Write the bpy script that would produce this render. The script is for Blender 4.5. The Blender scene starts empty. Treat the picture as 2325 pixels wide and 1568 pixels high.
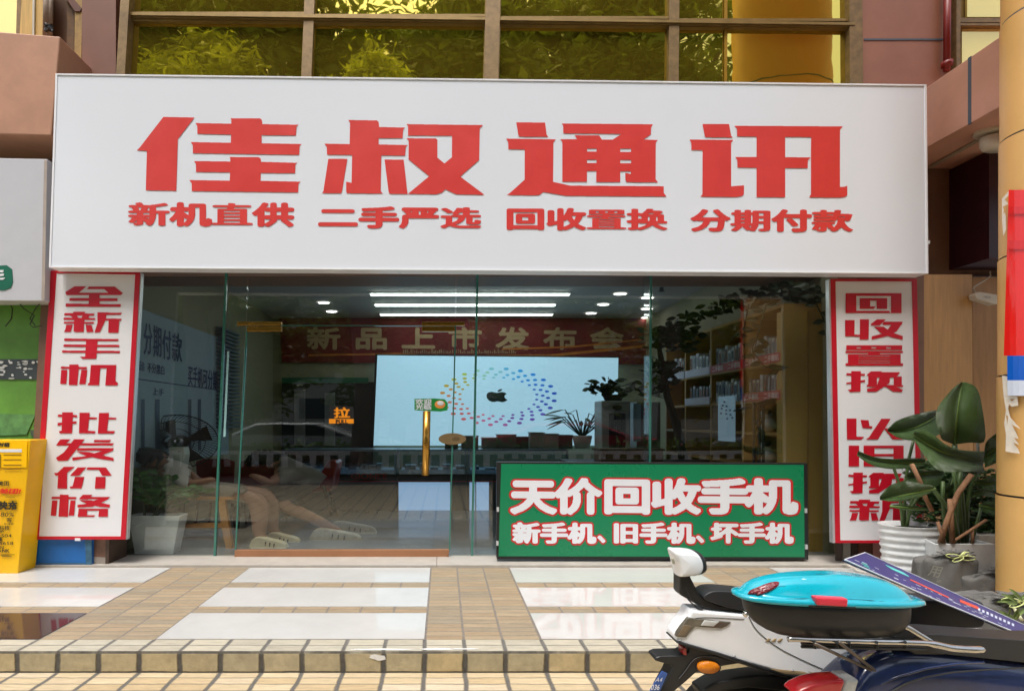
import bpy, bmesh, math, random
import numpy as np
from mathutils import Vector, Matrix, Quaternion
R = math.radians
random.seed(7)
rng = np.random.RandomState(11)
sc = bpy.context.scene
COL = sc.collection

# ------------------------------------------------------------------ camera, sky, sun, exposure
F, U0, V0, ZC = 1131.0, 1006.0, 954.0, 1.43        # focal length and vanishing point measured on a 2325 px wide copy
cam = bpy.data.cameras.new("camera")
cam.sensor_fit = 'HORIZONTAL'
cam.sensor_width = 36.0
cam.lens = 36.0 * F / 2325.0
cam.shift_x = (1162.5 - U0) / 2325.0
cam.shift_y = (V0 - 783.0) / 2325.0
cam.clip_start = 0.05
cam.clip_end = 500
co = bpy.data.objects.new("camera", cam)
COL.objects.link(co)
co.location = (0, 0, ZC)
co.rotation_euler = (R(90), 0, 0)
sc.camera = co

SUN_EL, SUN_AZ = 69.0, 205.0
w = bpy.data.worlds.new("World")
sc.world = w
w.use_nodes = True
nt = w.node_tree
bg = nt.nodes["Background"]
sky = nt.nodes.new("ShaderNodeTexSky")
sky.sky_type = 'NISHITA'
sky.sun_disc = False
sky.sun_elevation = R(SUN_EL)
sky.sun_rotation = R(SUN_AZ)
sky.air_density = 1.0
sky.dust_density = 6.0
sky.ozone_density = 1.0
hsv = nt.nodes.new("ShaderNodeHueSaturation")
hsv.inputs['Saturation'].default_value = 0.6
nt.links.new(sky.outputs[0], hsv.inputs['Color'])
nt.links.new(hsv.outputs[0], bg.inputs[0])
bg.inputs[1].default_value = 0.15
sl = bpy.data.lights.new("sun", 'SUN')
sl.energy = 1.6
sl.angle = R(22)
sl.color = (1.0, 0.975, 0.94)
so = bpy.data.objects.new("sun", sl)
COL.objects.link(so)
az = R(SUN_AZ)
sdir = Vector((math.sin(az) * math.cos(R(SUN_EL)), math.cos(az) * math.cos(R(SUN_EL)), math.sin(R(SUN_EL))))
so.rotation_euler = sdir.to_track_quat('Z', 'Y').to_euler()
so.location = (0, -5, 20)
sc.view_settings.view_transform = 'Standard'
sc.view_settings.look = 'None'
sc.view_settings.exposure = 0.84
sc.view_settings.gamma = 1
sc.cycles.max_bounces = 8
sc.cycles.transparent_max_bounces = 16
sc.cycles.caustics_reflective = False
sc.cycles.caustics_refractive = False
sc.cycles.sample_clamp_indirect = 4.0

# ------------------------------------------------------------------ coordinates
def P(u, v, d):
    return Vector(((u - U0) * d / F, d, ZC + (V0 - v) * d / F))
def WX(u, v, X):                       # point on the plane x = X
    d = X * F / (u - U0)
    return Vector((X, d, ZC + (V0 - v) * d / F))
def xz(u, v, d):
    p = P(u, v, d)
    return p.x, p.z
FZ = 0.12                              # height of the raised pavement

# ------------------------------------------------------------------ materials
def lin(c):
    c = c / 255.0
    return c / 12.92 if c <= 0.04045 else ((c + 0.055) / 1.055) ** 2.4
def srgb(r, g, b):
    return (lin(r), lin(g), lin(b))
MATS = {}
def mat(name, col, rough=0.6, metal=0.0, var=0.12, vs=6.0, bump=0.0, bs=60.0, emit=0.0, spec=0.5, coat=0.0, stretch=None, trans=0.0):
    if name in MATS:
        return MATS[name]
    m = bpy.data.materials.new(name)
    MATS[name] = m
    m.use_nodes = True
    t = m.node_tree
    b = t.nodes["Principled BSDF"]
    b.inputs['Roughness'].default_value = rough
    b.inputs['Metallic'].default_value = metal
    b.inputs['Specular IOR Level'].default_value = spec
    b.inputs['Coat Weight'].default_value = coat
    g = t.nodes.new("ShaderNodeNewGeometry")
    mp = t.nodes.new("ShaderNodeMapping")
    t.links.new(g.outputs['Position'], mp.inputs[0])
    if stretch:
        mp.inputs['Scale'].default_value = stretch
    if var > 0:
        n = t.nodes.new("ShaderNodeTexNoise")
        n.inputs['Scale'].default_value = vs
        n.inputs['Detail'].default_value = 6
        n.inputs['Roughness'].default_value = 0.65
        t.links.new(mp.outputs[0], n.inputs['Vector'])
        mx = t.nodes.new("ShaderNodeMix")
        mx.data_type = 'RGBA'
        mx.inputs[6].default_value = tuple(max(0, c * (1 - var)) for c in col) + (1,)
        mx.inputs[7].default_value = tuple(min(1, c * (1 + var)) for c in col) + (1,)
        rp = t.nodes.new("ShaderNodeMapRange")
        rp.inputs[1].default_value = 0.3
        rp.inputs[2].default_value = 0.7
        t.links.new(n.outputs[0], rp.inputs[0])
        t.links.new(rp.outputs[0], mx.inputs[0])
        t.links.new(mx.outputs[2], b.inputs['Base Color'])
        r2 = t.nodes.new("ShaderNodeMapRange")
        r2.inputs[3].default_value = max(0.02, rough - 0.08)
        r2.inputs[4].default_value = min(1, rough + 0.08)
        t.links.new(n.outputs[0], r2.inputs[0])
        if rough > 0.12:
            t.links.new(r2.outputs[0], b.inputs['Roughness'])
    else:
        b.inputs['Base Color'].default_value = tuple(col) + (1,)
    if bump > 0:
        n2 = t.nodes.new("ShaderNodeTexNoise")
        n2.inputs['Scale'].default_value = bs
        n2.inputs['Detail'].default_value = 4
        t.links.new(mp.outputs[0], n2.inputs['Vector'])
        bp = t.nodes.new("ShaderNodeBump")
        bp.inputs['Strength'].default_value = bump
        bp.inputs['Distance'].default_value = 0.01
        t.links.new(n2.outputs[0], bp.inputs['Height'])
        t.links.new(bp.outputs[0], b.inputs['Normal'])
    if emit > 0:
        b.inputs['Emission Color'].default_value = tuple(col) + (1,)
        b.inputs['Emission Strength'].default_value = emit
    return m

def mat_glass(name, tint, refl=0.14, rough=0.0):
    m = bpy.data.materials.new(name)
    MATS[name] = m
    m.use_nodes = True
    t = m.node_tree
    t.nodes.clear()
    out = t.nodes.new("ShaderNodeOutputMaterial")
    tr = t.nodes.new("ShaderNodeBsdfTransparent")
    tr.inputs[0].default_value = tuple(tint) + (1,)
    gl = t.nodes.new("ShaderNodeBsdfGlossy")
    gl.inputs['Color'].default_value = (0.95, 0.96, 0.96, 1)
    gl.inputs['Roughness'].default_value = rough
    n = t.nodes.new("ShaderNodeTexNoise")
    n.inputs['Scale'].default_value = 1.3
    g = t.nodes.new("ShaderNodeNewGeometry")
    t.links.new(g.outputs['Position'], n.inputs['Vector'])
    bp = t.nodes.new("ShaderNodeBump")
    bp.inputs['Strength'].default_value = 0.06
    bp.inputs['Distance'].default_value = 0.02
    t.links.new(n.outputs[0], bp.inputs['Height'])
    t.links.new(bp.outputs[0], gl.inputs['Normal'])
    lw = t.nodes.new("ShaderNodeLayerWeight")
    lw.inputs[0].default_value = 0.5
    pw = t.nodes.new("ShaderNodeMath"); pw.operation = 'POWER'; pw.inputs[1].default_value = 5.0
    t.links.new(lw.outputs['Facing'], pw.inputs[0])
    ad = t.nodes.new("ShaderNodeMath")
    ad.operation = 'MULTIPLY_ADD'
    ad.use_clamp = True
    ad.inputs[1].default_value = 0.7
    ad.inputs[2].default_value = refl
    t.links.new(pw.outputs[0], ad.inputs[0])
    mx = t.nodes.new("ShaderNodeMixShader")
    t.links.new(ad.outputs[0], mx.inputs[0])
    t.links.new(tr.outputs[0], mx.inputs[1])
    t.links.new(gl.outputs[0], mx.inputs[2])
    t.links.new(mx.outputs[0], out.inputs[0])
    return m

def mat_mirror(name, tint, base, mixf=0.72):
    m = bpy.data.materials.new(name)
    MATS[name] = m
    m.use_nodes = True
    t = m.node_tree
    t.nodes.clear()
    out = t.nodes.new("ShaderNodeOutputMaterial")
    df = t.nodes.new("ShaderNodeBsdfDiffuse")
    df.inputs[0].default_value = tuple(base) + (1,)
    gl = t.nodes.new("ShaderNodeBsdfGlossy")
    gl.inputs['Color'].default_value = tuple(tint) + (1,)
    gl.inputs['Roughness'].default_value = 0.015
    g = t.nodes.new("ShaderNodeNewGeometry")
    n = t.nodes.new("ShaderNodeTexNoise")
    n.inputs['Scale'].default_value = 2.2
    t.links.new(g.outputs['Position'], n.inputs['Vector'])
    bp = t.nodes.new("ShaderNodeBump")
    bp.inputs['Strength'].default_value = 0.12
    bp.inputs['Distance'].default_value = 0.02
    t.links.new(n.outputs[0], bp.inputs['Height'])
    t.links.new(bp.outputs[0], gl.inputs['Normal'])
    mx = t.nodes.new("ShaderNodeMixShader")
    mx.inputs[0].default_value = mixf
    t.links.new(df.outputs[0], mx.inputs[1])
    t.links.new(gl.outputs[0], mx.inputs[2])
    t.links.new(mx.outputs[0], out.inputs[0])
    return m

def mat_bricks(name, cols, grout, gx, x0, gy, y0, wx, wy, axis='XY', wob=0.006, bump=0.6, streak=True):
    """paving set in straight courses: grout lines every gx and gy metres"""
    m = bpy.data.materials.new(name)
    MATS[name] = m
    m.use_nodes = True
    t = m.node_tree
    N, L = t.nodes, t.links
    b = N["Principled BSDF"]
    g = N.new("ShaderNodeNewGeometry")
    nz = N.new("ShaderNodeTexNoise")
    nz.inputs['Scale'].default_value = 9.0
    nz.inputs['Detail'].default_value = 5
    L.new(g.outputs['Position'], nz.inputs['Vector'])
    sp = N.new("ShaderNodeSeparateXYZ")
    L.new(g.outputs['Position'], sp.inputs[0])
    sn = N.new("ShaderNodeSeparateXYZ")
    L.new(nz.outputs[1], sn.inputs[0])
    def M(op, a, bb=None, clamp=False):
        n = N.new("ShaderNodeMath")
        n.operation = op
        n.use_clamp = clamp
        for i, x in enumerate((a, bb)):
            if x is None:
                continue
            if isinstance(x, (int, float)):
                n.inputs[i].default_value = x
            else:
                L.new(x, n.inputs[i])
        return n.outputs[0]
    ax = {'X': 0, 'Y': 1, 'Z': 2}
    A, B = sp.outputs[ax[axis[0]]], sp.outputs[ax[axis[1]]]
    def line(coord, step, off, width, nout, wb):
        c = M('ADD', M('ADD', coord, -off), M('MULTIPLY', M('ADD', nout, -0.5), wb))
        q = M('DIVIDE', c, step)
        cell = M('FLOOR', M('ADD', q, 0.0))
        fr = M('SUBTRACT', q, cell)
        dist = M('MULTIPLY', M('MINIMUM', fr, M('SUBTRACT', 1.0, fr)), step)
        msk = M('SUBTRACT', 1.0, M('DIVIDE', M('SUBTRACT', dist, width * 0.35), width * 0.4, ), True)
        return msk, cell
    mx_, cx = line(A, gx, x0, wx, sn.outputs[0], wob * 2)
    my_, cy = line(B, gy, y0, wy, sn.outputs[1], wob)
    gm = M('MAXIMUM', mx_, my_)
    cb = N.new("ShaderNodeCombineXYZ")
    L.new(cx, cb.inputs[0])
    L.new(cy, cb.inputs[1])
    wn = N.new("ShaderNodeTexWhiteNoise")
    wn.noise_dimensions = '3D'
    L.new(cb.outputs[0], wn.inputs['Vector'])
    cr = N.new("ShaderNodeValToRGB")
    cr.color_ramp.elements[0].color = tuple(cols[0]) + (1,)
    cr.color_ramp.elements[1].color = tuple(cols[-1]) + (1,)
    for i in range(1, len(cols) - 1):
        e = cr.color_ramp.elements.new(i / (len(cols) - 1))
        e.color = tuple(cols[i]) + (1,)
    L.new(wn.outputs[0], cr.inputs[0])
    n2 = N.new("ShaderNodeTexNoise")
    n2.inputs['Scale'].default_value = 14.0
    n2.inputs['Detail'].default_value = 8
    n2.inputs['Roughness'].default_value = 0.75
    mp = N.new("ShaderNodeMapping")
    if streak:
        mp.inputs['Scale'].default_value = (0.6, 4.0, 1.0)
    L.new(g.outputs['Position'], mp.inputs[0])
    L.new(mp.outputs[0], n2.inputs['Vector'])
    mr = N.new("ShaderNodeMapRange")
    mr.inputs[1].default_value = 0.3
    mr.inputs[2].default_value = 0.72
    mr.inputs[3].default_value = 0.72
    mr.inputs[4].default_value = 1.14
    L.new(n2.outputs[0], mr.inputs[0])
    ml = N.new("ShaderNodeMix")
    ml.data_type = 'RGBA'
    ml.blend_type = 'MULTIPLY'
    ml.inputs[0].default_value = 1.0
    L.new(cr.outputs[0], ml.inputs[6])
    L.new(mr.outputs[0], ml.inputs[7])
    n3 = N.new("ShaderNodeTexNoise")
    n3.inputs['Scale'].default_value = 40.0
    n3.inputs['Detail'].default_value = 3
    L.new(g.outputs['Position'], n3.inputs['Vector'])
    gcol = N.new("ShaderNodeMix")
    gcol.data_type = 'RGBA'
    gcol.inputs[6].default_value = tuple(c * 0.55 for c in grout) + (1,)
    gcol.inputs[7].default_value = tuple(c * 1.7 for c in grout) + (1,)
    L.new(n3.outputs[0], gcol.inputs[0])
    fm = N.new("ShaderNodeMix")
    fm.data_type = 'RGBA'
    L.new(gm, fm.inputs[0])
    L.new(ml.outputs[2], fm.inputs[6])
    L.new(gcol.outputs[2], fm.inputs[7])
    L.new(fm.outputs[2], b.inputs['Base Color'])
    b.inputs['Roughness'].default_value = 0.62
    hh = M('ADD', M('MULTIPLY', gm, -1.0), M('MULTIPLY', n2.outputs[0], 0.35))
    bp = N.new("ShaderNodeBump")
    bp.inputs['Strength'].default_value = bump
    bp.inputs['Distance'].default_value = 0.010
    L.new(hh, bp.inputs['Height'])
    L.new(bp.outputs[0], b.inputs['Normal'])
    return m

# ------------------------------------------------------------------ object helpers
def props(o, label=None, cat=None, group=None, kind=None):
    if label:
        o["label"] = label
    if cat:
        o["category"] = cat
    if group:
        o["group"] = group
    if kind:
        o["kind"] = kind
    return o
def thing(name, label, cat, loc=(0, 0, 0), group=None):
    o = bpy.data.objects.new(name, None)
    o.empty_display_size = 0.1
    o.location = loc
    COL.objects.link(o)
    return props(o, label, cat, group)
def world_loc(o):
    l = Vector(o.location)
    if o.parent:
        l = world_loc(o.parent) + l + o.matrix_parent_inverse.translation
    return l
def link(name, me, m, parent=None, smooth=False, bevel=0, seg=2):
    o = bpy.data.objects.new(name, me)
    COL.objects.link(o)
    for mm in (m if isinstance(m, (list, tuple)) else [m]):
        me.materials.append(mm)
    if parent is not None:
        o.parent = parent
        o.matrix_parent_inverse = Matrix.Translation(-world_loc(parent))
    if smooth:
        me.polygons.foreach_set('use_smooth', [True] * len(me.polygons))
    if bevel:
        b = o.modifiers.new("bevel", 'BEVEL')
        b.width = bevel
        b.segments = seg
        b.limit_method = 'ANGLE'
        b.angle_limit = R(35)
    return o
class MB:
    """collects pieces of ONE mesh"""
    def __init__(s):
        s.v, s.f, s.m = [], [], []
    def add(s, vs, fs, mi=0):
        n = len(s.v)
        s.v += [tuple(x) for x in vs]
        s.f += [tuple(i + n for i in f) for f in fs]
        s.m += [mi] * len(fs)
        return s
    def box(s, x0, x1, y0, y1, z0, z1, mi=0):
        v = [(x, y, z) for x in (x0, x1) for y in (y0, y1) for z in (z0, z1)]
        return s.add(v, [(0, 1, 3, 2), (4, 6, 7, 5), (0, 4, 5, 1), (2, 3, 7, 6), (0, 2, 6, 4), (1, 5, 7, 3)], mi)
    def ubox(s, u0, v0, u1, v1, d, th, mi=0):
        a, b = P(u0, v0, d), P(u1, v1, d)
        return s.box(a.x, b.x, d, d + th, b.z, a.z, mi)
    def prism(s, poly, d, th, mi=0):
        pts = [P(u, v, d) for u, v in poly]
        return s.ext(pts, Vector((0, th, 0)), mi)
    def ext(s, pts, off, mi=0):
        n = len(pts)
        pts = [Vector(p) for p in pts]
        v = pts + [p + off for p in pts]
        f = [tuple(range(n)), tuple(range(2 * n - 1, n - 1, -1))]
        f += [(i, i + n, (i + 1) % n + n, (i + 1) % n) for i in range(n)]
        return s.add(v, f, mi)
    def quad(s, a, b, c, d, mi=0):
        return s.add([a, b, c, d], [(0, 1, 2, 3)], mi)
    def tube(s, pts, r, seg=8, mi=0, xs=1.0, cap=True):
        pts = [Vector(p) for p in pts]
        n = len(pts)
        rs = r if isinstance(r, (list, tuple)) else [r] * n
        vs = []
        up = Vector((0.13, 0.27, 1)).normalized()
        for i, p in enumerate(pts):
            t = (pts[min(i + 1, n - 1)] - pts[max(i - 1, 0)]).normalized()
            a = t.cross(up)
            if a.length < 1e-3:
                a = t.cross(Vector((1, 0, 0)))
            a.normalize()
            b = t.cross(a).normalized()
            for k in range(seg):
                an = 2 * math.pi * k / seg
                o = (a * math.cos(an) + b * math.sin(an)) * rs[i]
                o.x *= xs
                vs.append(p + o)
        fs = [(i * seg + k, i * seg + (k + 1) % seg, (i + 1) * seg + (k + 1) % seg, (i + 1) * seg + k) for i in range(n - 1) for k in range(seg)]
        if cap:
            fs += [tuple(range(seg)), tuple(range((n - 1) * seg, n * seg))]
        return s.add(vs, fs, mi)
    def lathe(s, cx, cy, prof, seg=32, xs=2.0, mi=0, cap=True):
        """prof: (radius, z); the horizontal section is an ellipse xs times as wide as deep"""
        vs = []
        for r, z in prof:
            for k in range(seg):
                a = 2 * math.pi * k / seg
                vs.append((cx + r * xs * math.cos(a), cy + r * math.sin(a), z))
        fs = [(i * seg + k, i * seg + (k + 1) % seg, (i + 1) * seg + (k + 1) % seg, (i + 1) * seg + k) for i in range(len(prof) - 1) for k in range(seg)]
        if cap:
            fs += [tuple(range(seg)), tuple(range((len(prof) - 1) * seg, len(prof) * seg))]
        return s.add(vs, fs, mi)
    def ball(s, c, rx, ry, rz, seg=16, rn=10, mi=0, rot=None):
        vs = []
        for i in range(rn + 1):
            th = math.pi * i / rn
            for k in range(seg):
                a = 2 * math.pi * k / seg
                p = Vector((rx * math.sin(th) * math.cos(a), ry * math.sin(th) * math.sin(a), rz * math.cos(th)))
                if rot:
                    p = rot @ p
                vs.append(Vector(c) + p)
        fs = [(i * seg + k, i * seg + (k + 1) % seg, (i + 1) * seg + (k + 1) % seg, (i + 1) * seg + k) for i in range(rn) for k in range(seg)]
        return s.add(vs, fs, mi)
    def build(s, name, m, parent=None, smooth=False, bevel=0, seg=2):
        me = bpy.data.meshes.new(name)
        me.from_pydata(s.v, [], s.f)
        if any(s.m):
            me.polygons.foreach_set('material_index', s.m)
        me.update()
        bm = bmesh.new()
        bm.from_mesh(me)
        bmesh.ops.remove_doubles(bm, verts=bm.verts, dist=1e-6)
        bmesh.ops.recalc_face_normals(bm, faces=bm.faces)
        bm.to_mesh(me)
        bm.free()
        return link(name, me, m, parent, smooth, bevel, seg)

# ------------------------------------------------------------------ lettering
GN, GP = 88, 16
_gc = {}
def glyph(ch):
    if ch in _gc:
        return _gc[ch]
    c = bpy.data.curves.new('glyph', 'FONT')
    c.body = ch
    c.resolution_u = 4
    o = bpy.data.objects.new('glyph', c)
    COL.objects.link(o)
    dg = bpy.context.evaluated_depsgraph_get()
    me = bpy.data.meshes.new_from_object(o.evaluated_get(dg))
    N = GN + 2 * GP
    g = np.zeros((N, N), bool)
    adv = 1.0
    if len(me.vertices):
        me.calc_loop_triangles()
        V = np.array([v.co[:2] for v in me.vertices])
        T = np.array([t.vertices[:] for t in me.loop_triangles])
        if ord(ch) < 256:
            adv = V[:, 0].max() + 0.06
        X, Y = np.meshgrid((np.arange(N) + .5 - GP) / GN, (np.arange(N) + .5 - GP) / GN - 0.12)
        for a, b, cc in T:
            A, B, C = V[a], V[b], V[cc]
            def e(p, q):
                return (q[0] - p[0]) * (Y - p[1]) - (q[1] - p[1]) * (X - p[0])
            s1, s2, s3 = e(A, B), e(B, C), e(C, A)
            g |= ((s1 >= 0) & (s2 >= 0) & (s3 >= 0)) | ((s1 <= 0) & (s2 <= 0) & (s3 <= 0))
    else:
        adv = 0.4
    bpy.data.objects.remove(o)
    bpy.data.curves.remove(c)
    bpy.data.meshes.remove(me)
    _gc[ch] = (g, adv)
    return _gc[ch]
def dilate(g, rx, ry):
    out = g.copy()
    for dy in range(-int(ry), int(ry) + 1):
        w_ = rx * math.sqrt(max(0, 1 - (dy / (ry + 1e-6)) ** 2)) if ry > 0 else rx
        for dx in range(-int(w_), int(w_) + 1):
            out |= np.roll(np.roll(g, dy, 0), dx, 1)
    return out
def runs(g):
    rects, act = [], {}
    H = g.shape[0]
    for r in range(H + 1):
        cur = set()
        if r < H:
            row = np.concatenate([[0], g[r].astype(np.int8), [0]])
            df = np.diff(row)
            cur = set(zip(np.where(df == 1)[0].tolist(), np.where(df == -1)[0].tolist()))
        for k in list(act):
            if k not in cur:
                rects.append((k[0], k[1], act.pop(k), r))
        for k in cur:
            if k not in act:
                act[k] = r
    return rects
def text_mb(mb, text, f, rx=0, ry=0, mi=0, slant=0.0):
    """f(s, t): s runs along the line in ems, t up from the bottom of the em box"""
    x = 0.0
    for ch in text:
        if ch == ' ':
            x += 0.45
            continue
        if ch == '_':
            x += 0.12
            continue
        g, adv = glyph(ch)
        if rx or ry:
            g = dilate(g, rx, ry)
        for a, b, r0, r1 in runs(g):
            t0, t1 = (r0 - GP) / GN, (r1 - GP) / GN
            s0, s1 = (a - GP) / GN + x, (b - GP) / GN + x
            qd = [f(s0 + slant * t0, t0), f(s1 + slant * t0, t0), f(s1 + slant * t1, t1), f(s0 + slant * t1, t1)]
            if int(round(x)) % 2:
                for p in qd:
                    p.y -= 0.0004
            mb.add(qd, [(0, 1, 2, 3)], mi)
        x += adv
    return x
def text_len(text):
    return sum(0.45 if c == ' ' else 0.12 if c == '_' else glyph(c)[1] for c in text)
def quadmap(q, n, d=None, fn=None):
    """q: tl, tr, br, bl in (u, v); n: length of the line in ems"""
    def f(s, t):
        s = s / n
        top = (q[0][0] * (1 - s) + q[1][0] * s, q[0][1] * (1 - s) + q[1][1] * s)
        bot = (q[3][0] * (1 - s) + q[2][0] * s, q[3][1] * (1 - s) + q[2][1] * s)
        u, v = bot[0] * (1 - t) + top[0] * t, bot[1] * (1 - t) + top[1] * t
        return fn(u, v) if fn else P(u, v, d)
    return f
def text_q(mb, text, q, d=None, rx=0, ry=0, mi=0, fn=None, slant=0.0):
    return text_mb(mb, text, quadmap(q, text_len(text), d, fn), rx, ry, mi, slant)
def scan(mb, polys, d, holes=(), step=0.45, fn=None, mi=0):
    """fills the union of traced outlines (in u, v) minus holes, row by row"""
    vs = [p[1] for q in polys for p in q]
    v, vmax = min(vs), max(vs)
    fn = fn or (lambda u, vv: P(u, vv, d))
    def cross(q, y):
        xs = []
        n = len(q)
        for i in range(n):
            (x0, y0), (x1, y1) = q[i], q[(i + 1) % n]
            if (y0 <= y) != (y1 <= y):
                xs.append(x0 + (y - y0) / (y1 - y0) * (x1 - x0))
        xs.sort()
        return list(zip(xs[::2], xs[1::2]))
    while v < vmax:
        y = v + step / 2
        iv = sorted(sum((cross(q, y) for q in polys), []))
        mg = []
        for a, b in iv:
            if mg and a <= mg[-1][1]:
                mg[-1][1] = max(mg[-1][1], b)
            else:
                mg.append([a, b])
        for h in holes:
            for ha, hb in cross(h, y):
                nm = []
                for a, b in mg:
                    if hb <= a or ha >= b:
                        nm.append([a, b])
                    else:
                        if ha > a:
                            nm.append([a, ha])
                        if hb < b:
                            nm.append([hb, b])
                mg = nm
        for a, b in mg:
            mb.quad(fn(a, v), fn(b, v), fn(b, v + step), fn(a, v + step), mi)
        v += step
def rc(x0, y0, x1, y1):
    return [(x0, y0), (x1, y0), (x1, y1), (x0, y1)]
def tf(polys, k, ou, ov):
    return [[(ou + x * k, ov + y * k) for x, y in q] for q in polys]

# ------------------------------------------------------------------ shared materials
m_sign = mat("sign_white", (0.75, 0.795, 0.865), 0.22, var=0.008, vs=0.7, spec=0.5)
m_alu = mat("aluminium_edge", (0.72, 0.74, 0.76), 0.35, 0.6, var=0.05)
m_red = mat("letter_red", (0.66, 0.05, 0.045), 0.35, var=0.05)
m_redd = mat("banner_red", (0.52, 0.005, 0.02), 0.4, var=0.06)
m_wht = mat("white_board", (0.76, 0.76, 0.78), 0.4, var=0.01, vs=1)
m_pink = mat("brown_pink_stone", (0.44, 0.225, 0.135), 0.55, var=0.16, vs=2.5, bump=0.05)
m_brown = mat("brown_stone", (0.21, 0.115, 0.075), 0.55, var=0.2, vs=2.5, bump=0.05)
m_joint = mat("joint_grey", (0.08, 0.10, 0.13), 0.7, var=0.1)
m_bronze = mat("bronze_frame", (0.26, 0.17, 0.055), 0.42, 0.4, var=0.15, vs=8)
m_bronze2 = mat("weathered_frame", (0.21, 0.135, 0.055), 0.5, 0.3, var=0.3, vs=14)
m_dark = mat("black_metal", (0.012, 0.012, 0.013), 0.4, var=0.1)
m_mirror = mat_mirror("gold_reflective_glass", (0.95, 0.76, 0.17), (0.19, 0.135, 0.015), 0.72)
m_mirror2 = mat_mirror("yellow_glass_painted_sky", (0.95, 0.82, 0.38), (0.80, 0.66, 0.20), 0.5)  # pale yellow diffuse base puts the bright sky reflection into the pane colour
m_glass = mat_glass("shop_glass", (0.87, 0.895, 0.88), 0.075)
m_gedge = mat("glass_edge_green", (0.04, 0.17, 0.13), 0.15, var=0.1, spec=0.8)
m_brass = mat("brass", (0.45, 0.24, 0.045), 0.25, 0.9, var=0.1)
m_copper = mat("copper_kick_plate", (0.36, 0.17, 0.085), 0.42, 0.25, var=0.14, vs=4)
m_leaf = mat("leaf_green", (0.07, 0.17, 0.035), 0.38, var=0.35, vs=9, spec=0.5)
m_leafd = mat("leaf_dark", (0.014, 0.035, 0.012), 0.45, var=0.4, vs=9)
m_black = mat("black_plastic", (0.014, 0.015, 0.016), 0.42, var=0.15, vs=20, bump=0.05, bs=300)
m_seat = mat("seat_vinyl", (0.022, 0.024, 0.027), 0.45, var=0.12, bump=0.12, bs=500)
m_white = mat("white_gloss", (0.89, 0.91, 0.93), 0.22, var=0.03, coat=0.25)
m_ceramic = mat("white_ceramic", (0.74, 0.76, 0.76), 0.3, var=0.08, vs=12)
m_chrome = mat("chrome", (0.62, 0.60, 0.56), 0.16, 1.0, var=0.12, vs=20)

# ================================================================== PAVEMENT AND GROUND
G0 = 0.587
m_pave = mat_bricks("platform_paving", [srgb(136, 124, 104), srgb(160, 143, 116), srgb(152, 132, 104), srgb(144, 134, 114)], (0.16, 0.14, 0.12), 0.2313, G0, 0.0605, 2.981, 0.013, 0.007, wob=0.004, bump=0.35)
m_nose = mat_bricks("step_edge_paving", [srgb(172, 168, 152), srgb(184, 177, 158), srgb(166, 160, 144)], (0.11, 0.105, 0.095), 0.2313, G0, 0.0755, 2.83, 0.020, 0.005, wob=0.006)
m_riser = mat_bricks("step_riser_brick", [srgb(182, 168, 134), srgb(172, 161, 132), srgb(190, 171, 130), srgb(178, 167, 138)], (0.075, 0.07, 0.062), 0.2313, G0, 0.119, 0.003, 0.024, 0.010, axis='XZ', wob=0.01, streak=False, bump=1.0)
m_walk = mat_bricks("sidewalk_paving", [srgb(190, 172, 138), srgb(202, 185, 152), srgb(184, 163, 126), srgb(204, 190, 164)], (0.10, 0.095, 0.085), 0.2313, G0, 0.066, 2.842, 0.022, 0.005, wob=0.010)
m_tile = mat("white_tile", (0.49, 0.49, 0.475), 0.05, var=0.07, vs=2.2, spec=0.9)
m_granite = mat("dark_granite_tile", (0.045, 0.03, 0.035), 0.06, var=0.5, vs=70, spec=0.7)
m_slab = mat("threshold_stone", (0.40, 0.37, 0.33), 0.4, var=0.12, vs=8)

mb = MB()
mb.box(-9, 9, 2.84, 4.9, -0.2, FZ, 0)
mb.box(-9, 9, 2.832, 2.981, FZ - 0.012, FZ + 0.003, 1)
mb.box(-9, 9, 2.830, 2.84, 0.0, FZ - 0.012, 2)
for k in range(-4, 4):
    xa = G0 + k * 2.313
    xb = xa + 1.619
    for j, (ya, yb) in enumerate(((2.990, 3.390), (3.511, 3.909), (4.037, 4.436))):
        mi = 4 if (k == -2 and j == 0) else 3
        mb.box(xa + 0.006, xb - 0.006, ya, yb, FZ - 0.02, FZ + 0.004, mi)
o = mb.build("platform", [m_pave, m_nose, m_riser, m_tile, m_granite])
props(o, kind="structure")
mb = MB()
# worn chips and a splash of white filler along the step edge, lying on it
m_chip = mat("mortar_splash", (0.72, 0.72, 0.70), 0.7, var=0.15, vs=30)
def blot(mb, cx, cy, rx, ry, z, n=18, seed=0, mi=0, vert=None):
    r_ = random.Random(seed)
    pts = []
    for k in range(n):
        a = 2 * math.pi * k / n
        q = 0.7 + 0.45 * r_.random()
        x, y = cx + rx * q * math.cos(a), cy + ry * q * math.sin(a)
        pts.append((x, vert, y) if vert is not None else (x, y, z))
    mb.add(pts, [tuple(range(n))], mi)
blot(mb, -0.35, 2.848, 0.20, 0.010, FZ + 0.006, 26, 1)
blot(mb, -0.02, 2.850, 0.13, 0.010, FZ + 0.0065, 22, 2)
blot(mb, 0.12, 2.852, 0.09, 0.008, FZ + 0.007, 20, 3)
blot(mb, -0.37, 0.09, 0.055, 0.017, 0, 20, 4, vert=2.827)
o = mb.build("mortar_splash", m_chip)
props(o, "thin white mortar splash smeared along the brick step edge", "stain", kind="stuff")
mb = MB()
mb.box(-60, 60, -1.6, 2.842, -0.25, 0.0)
o = mb.build("sidewalk", m_walk)
props(o, kind="structure")
mb = MB()
mb.quad((-150, -150, -0.15), (150, -150, -0.15), (150, 60, -0.15), (-150, 60, -0.15))
o = mb.build("ground", mat("asphalt", (0.06, 0.06, 0.062), 0.85, var=0.25, vs=3))
props(o, kind="structure")
mb = MB()
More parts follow.
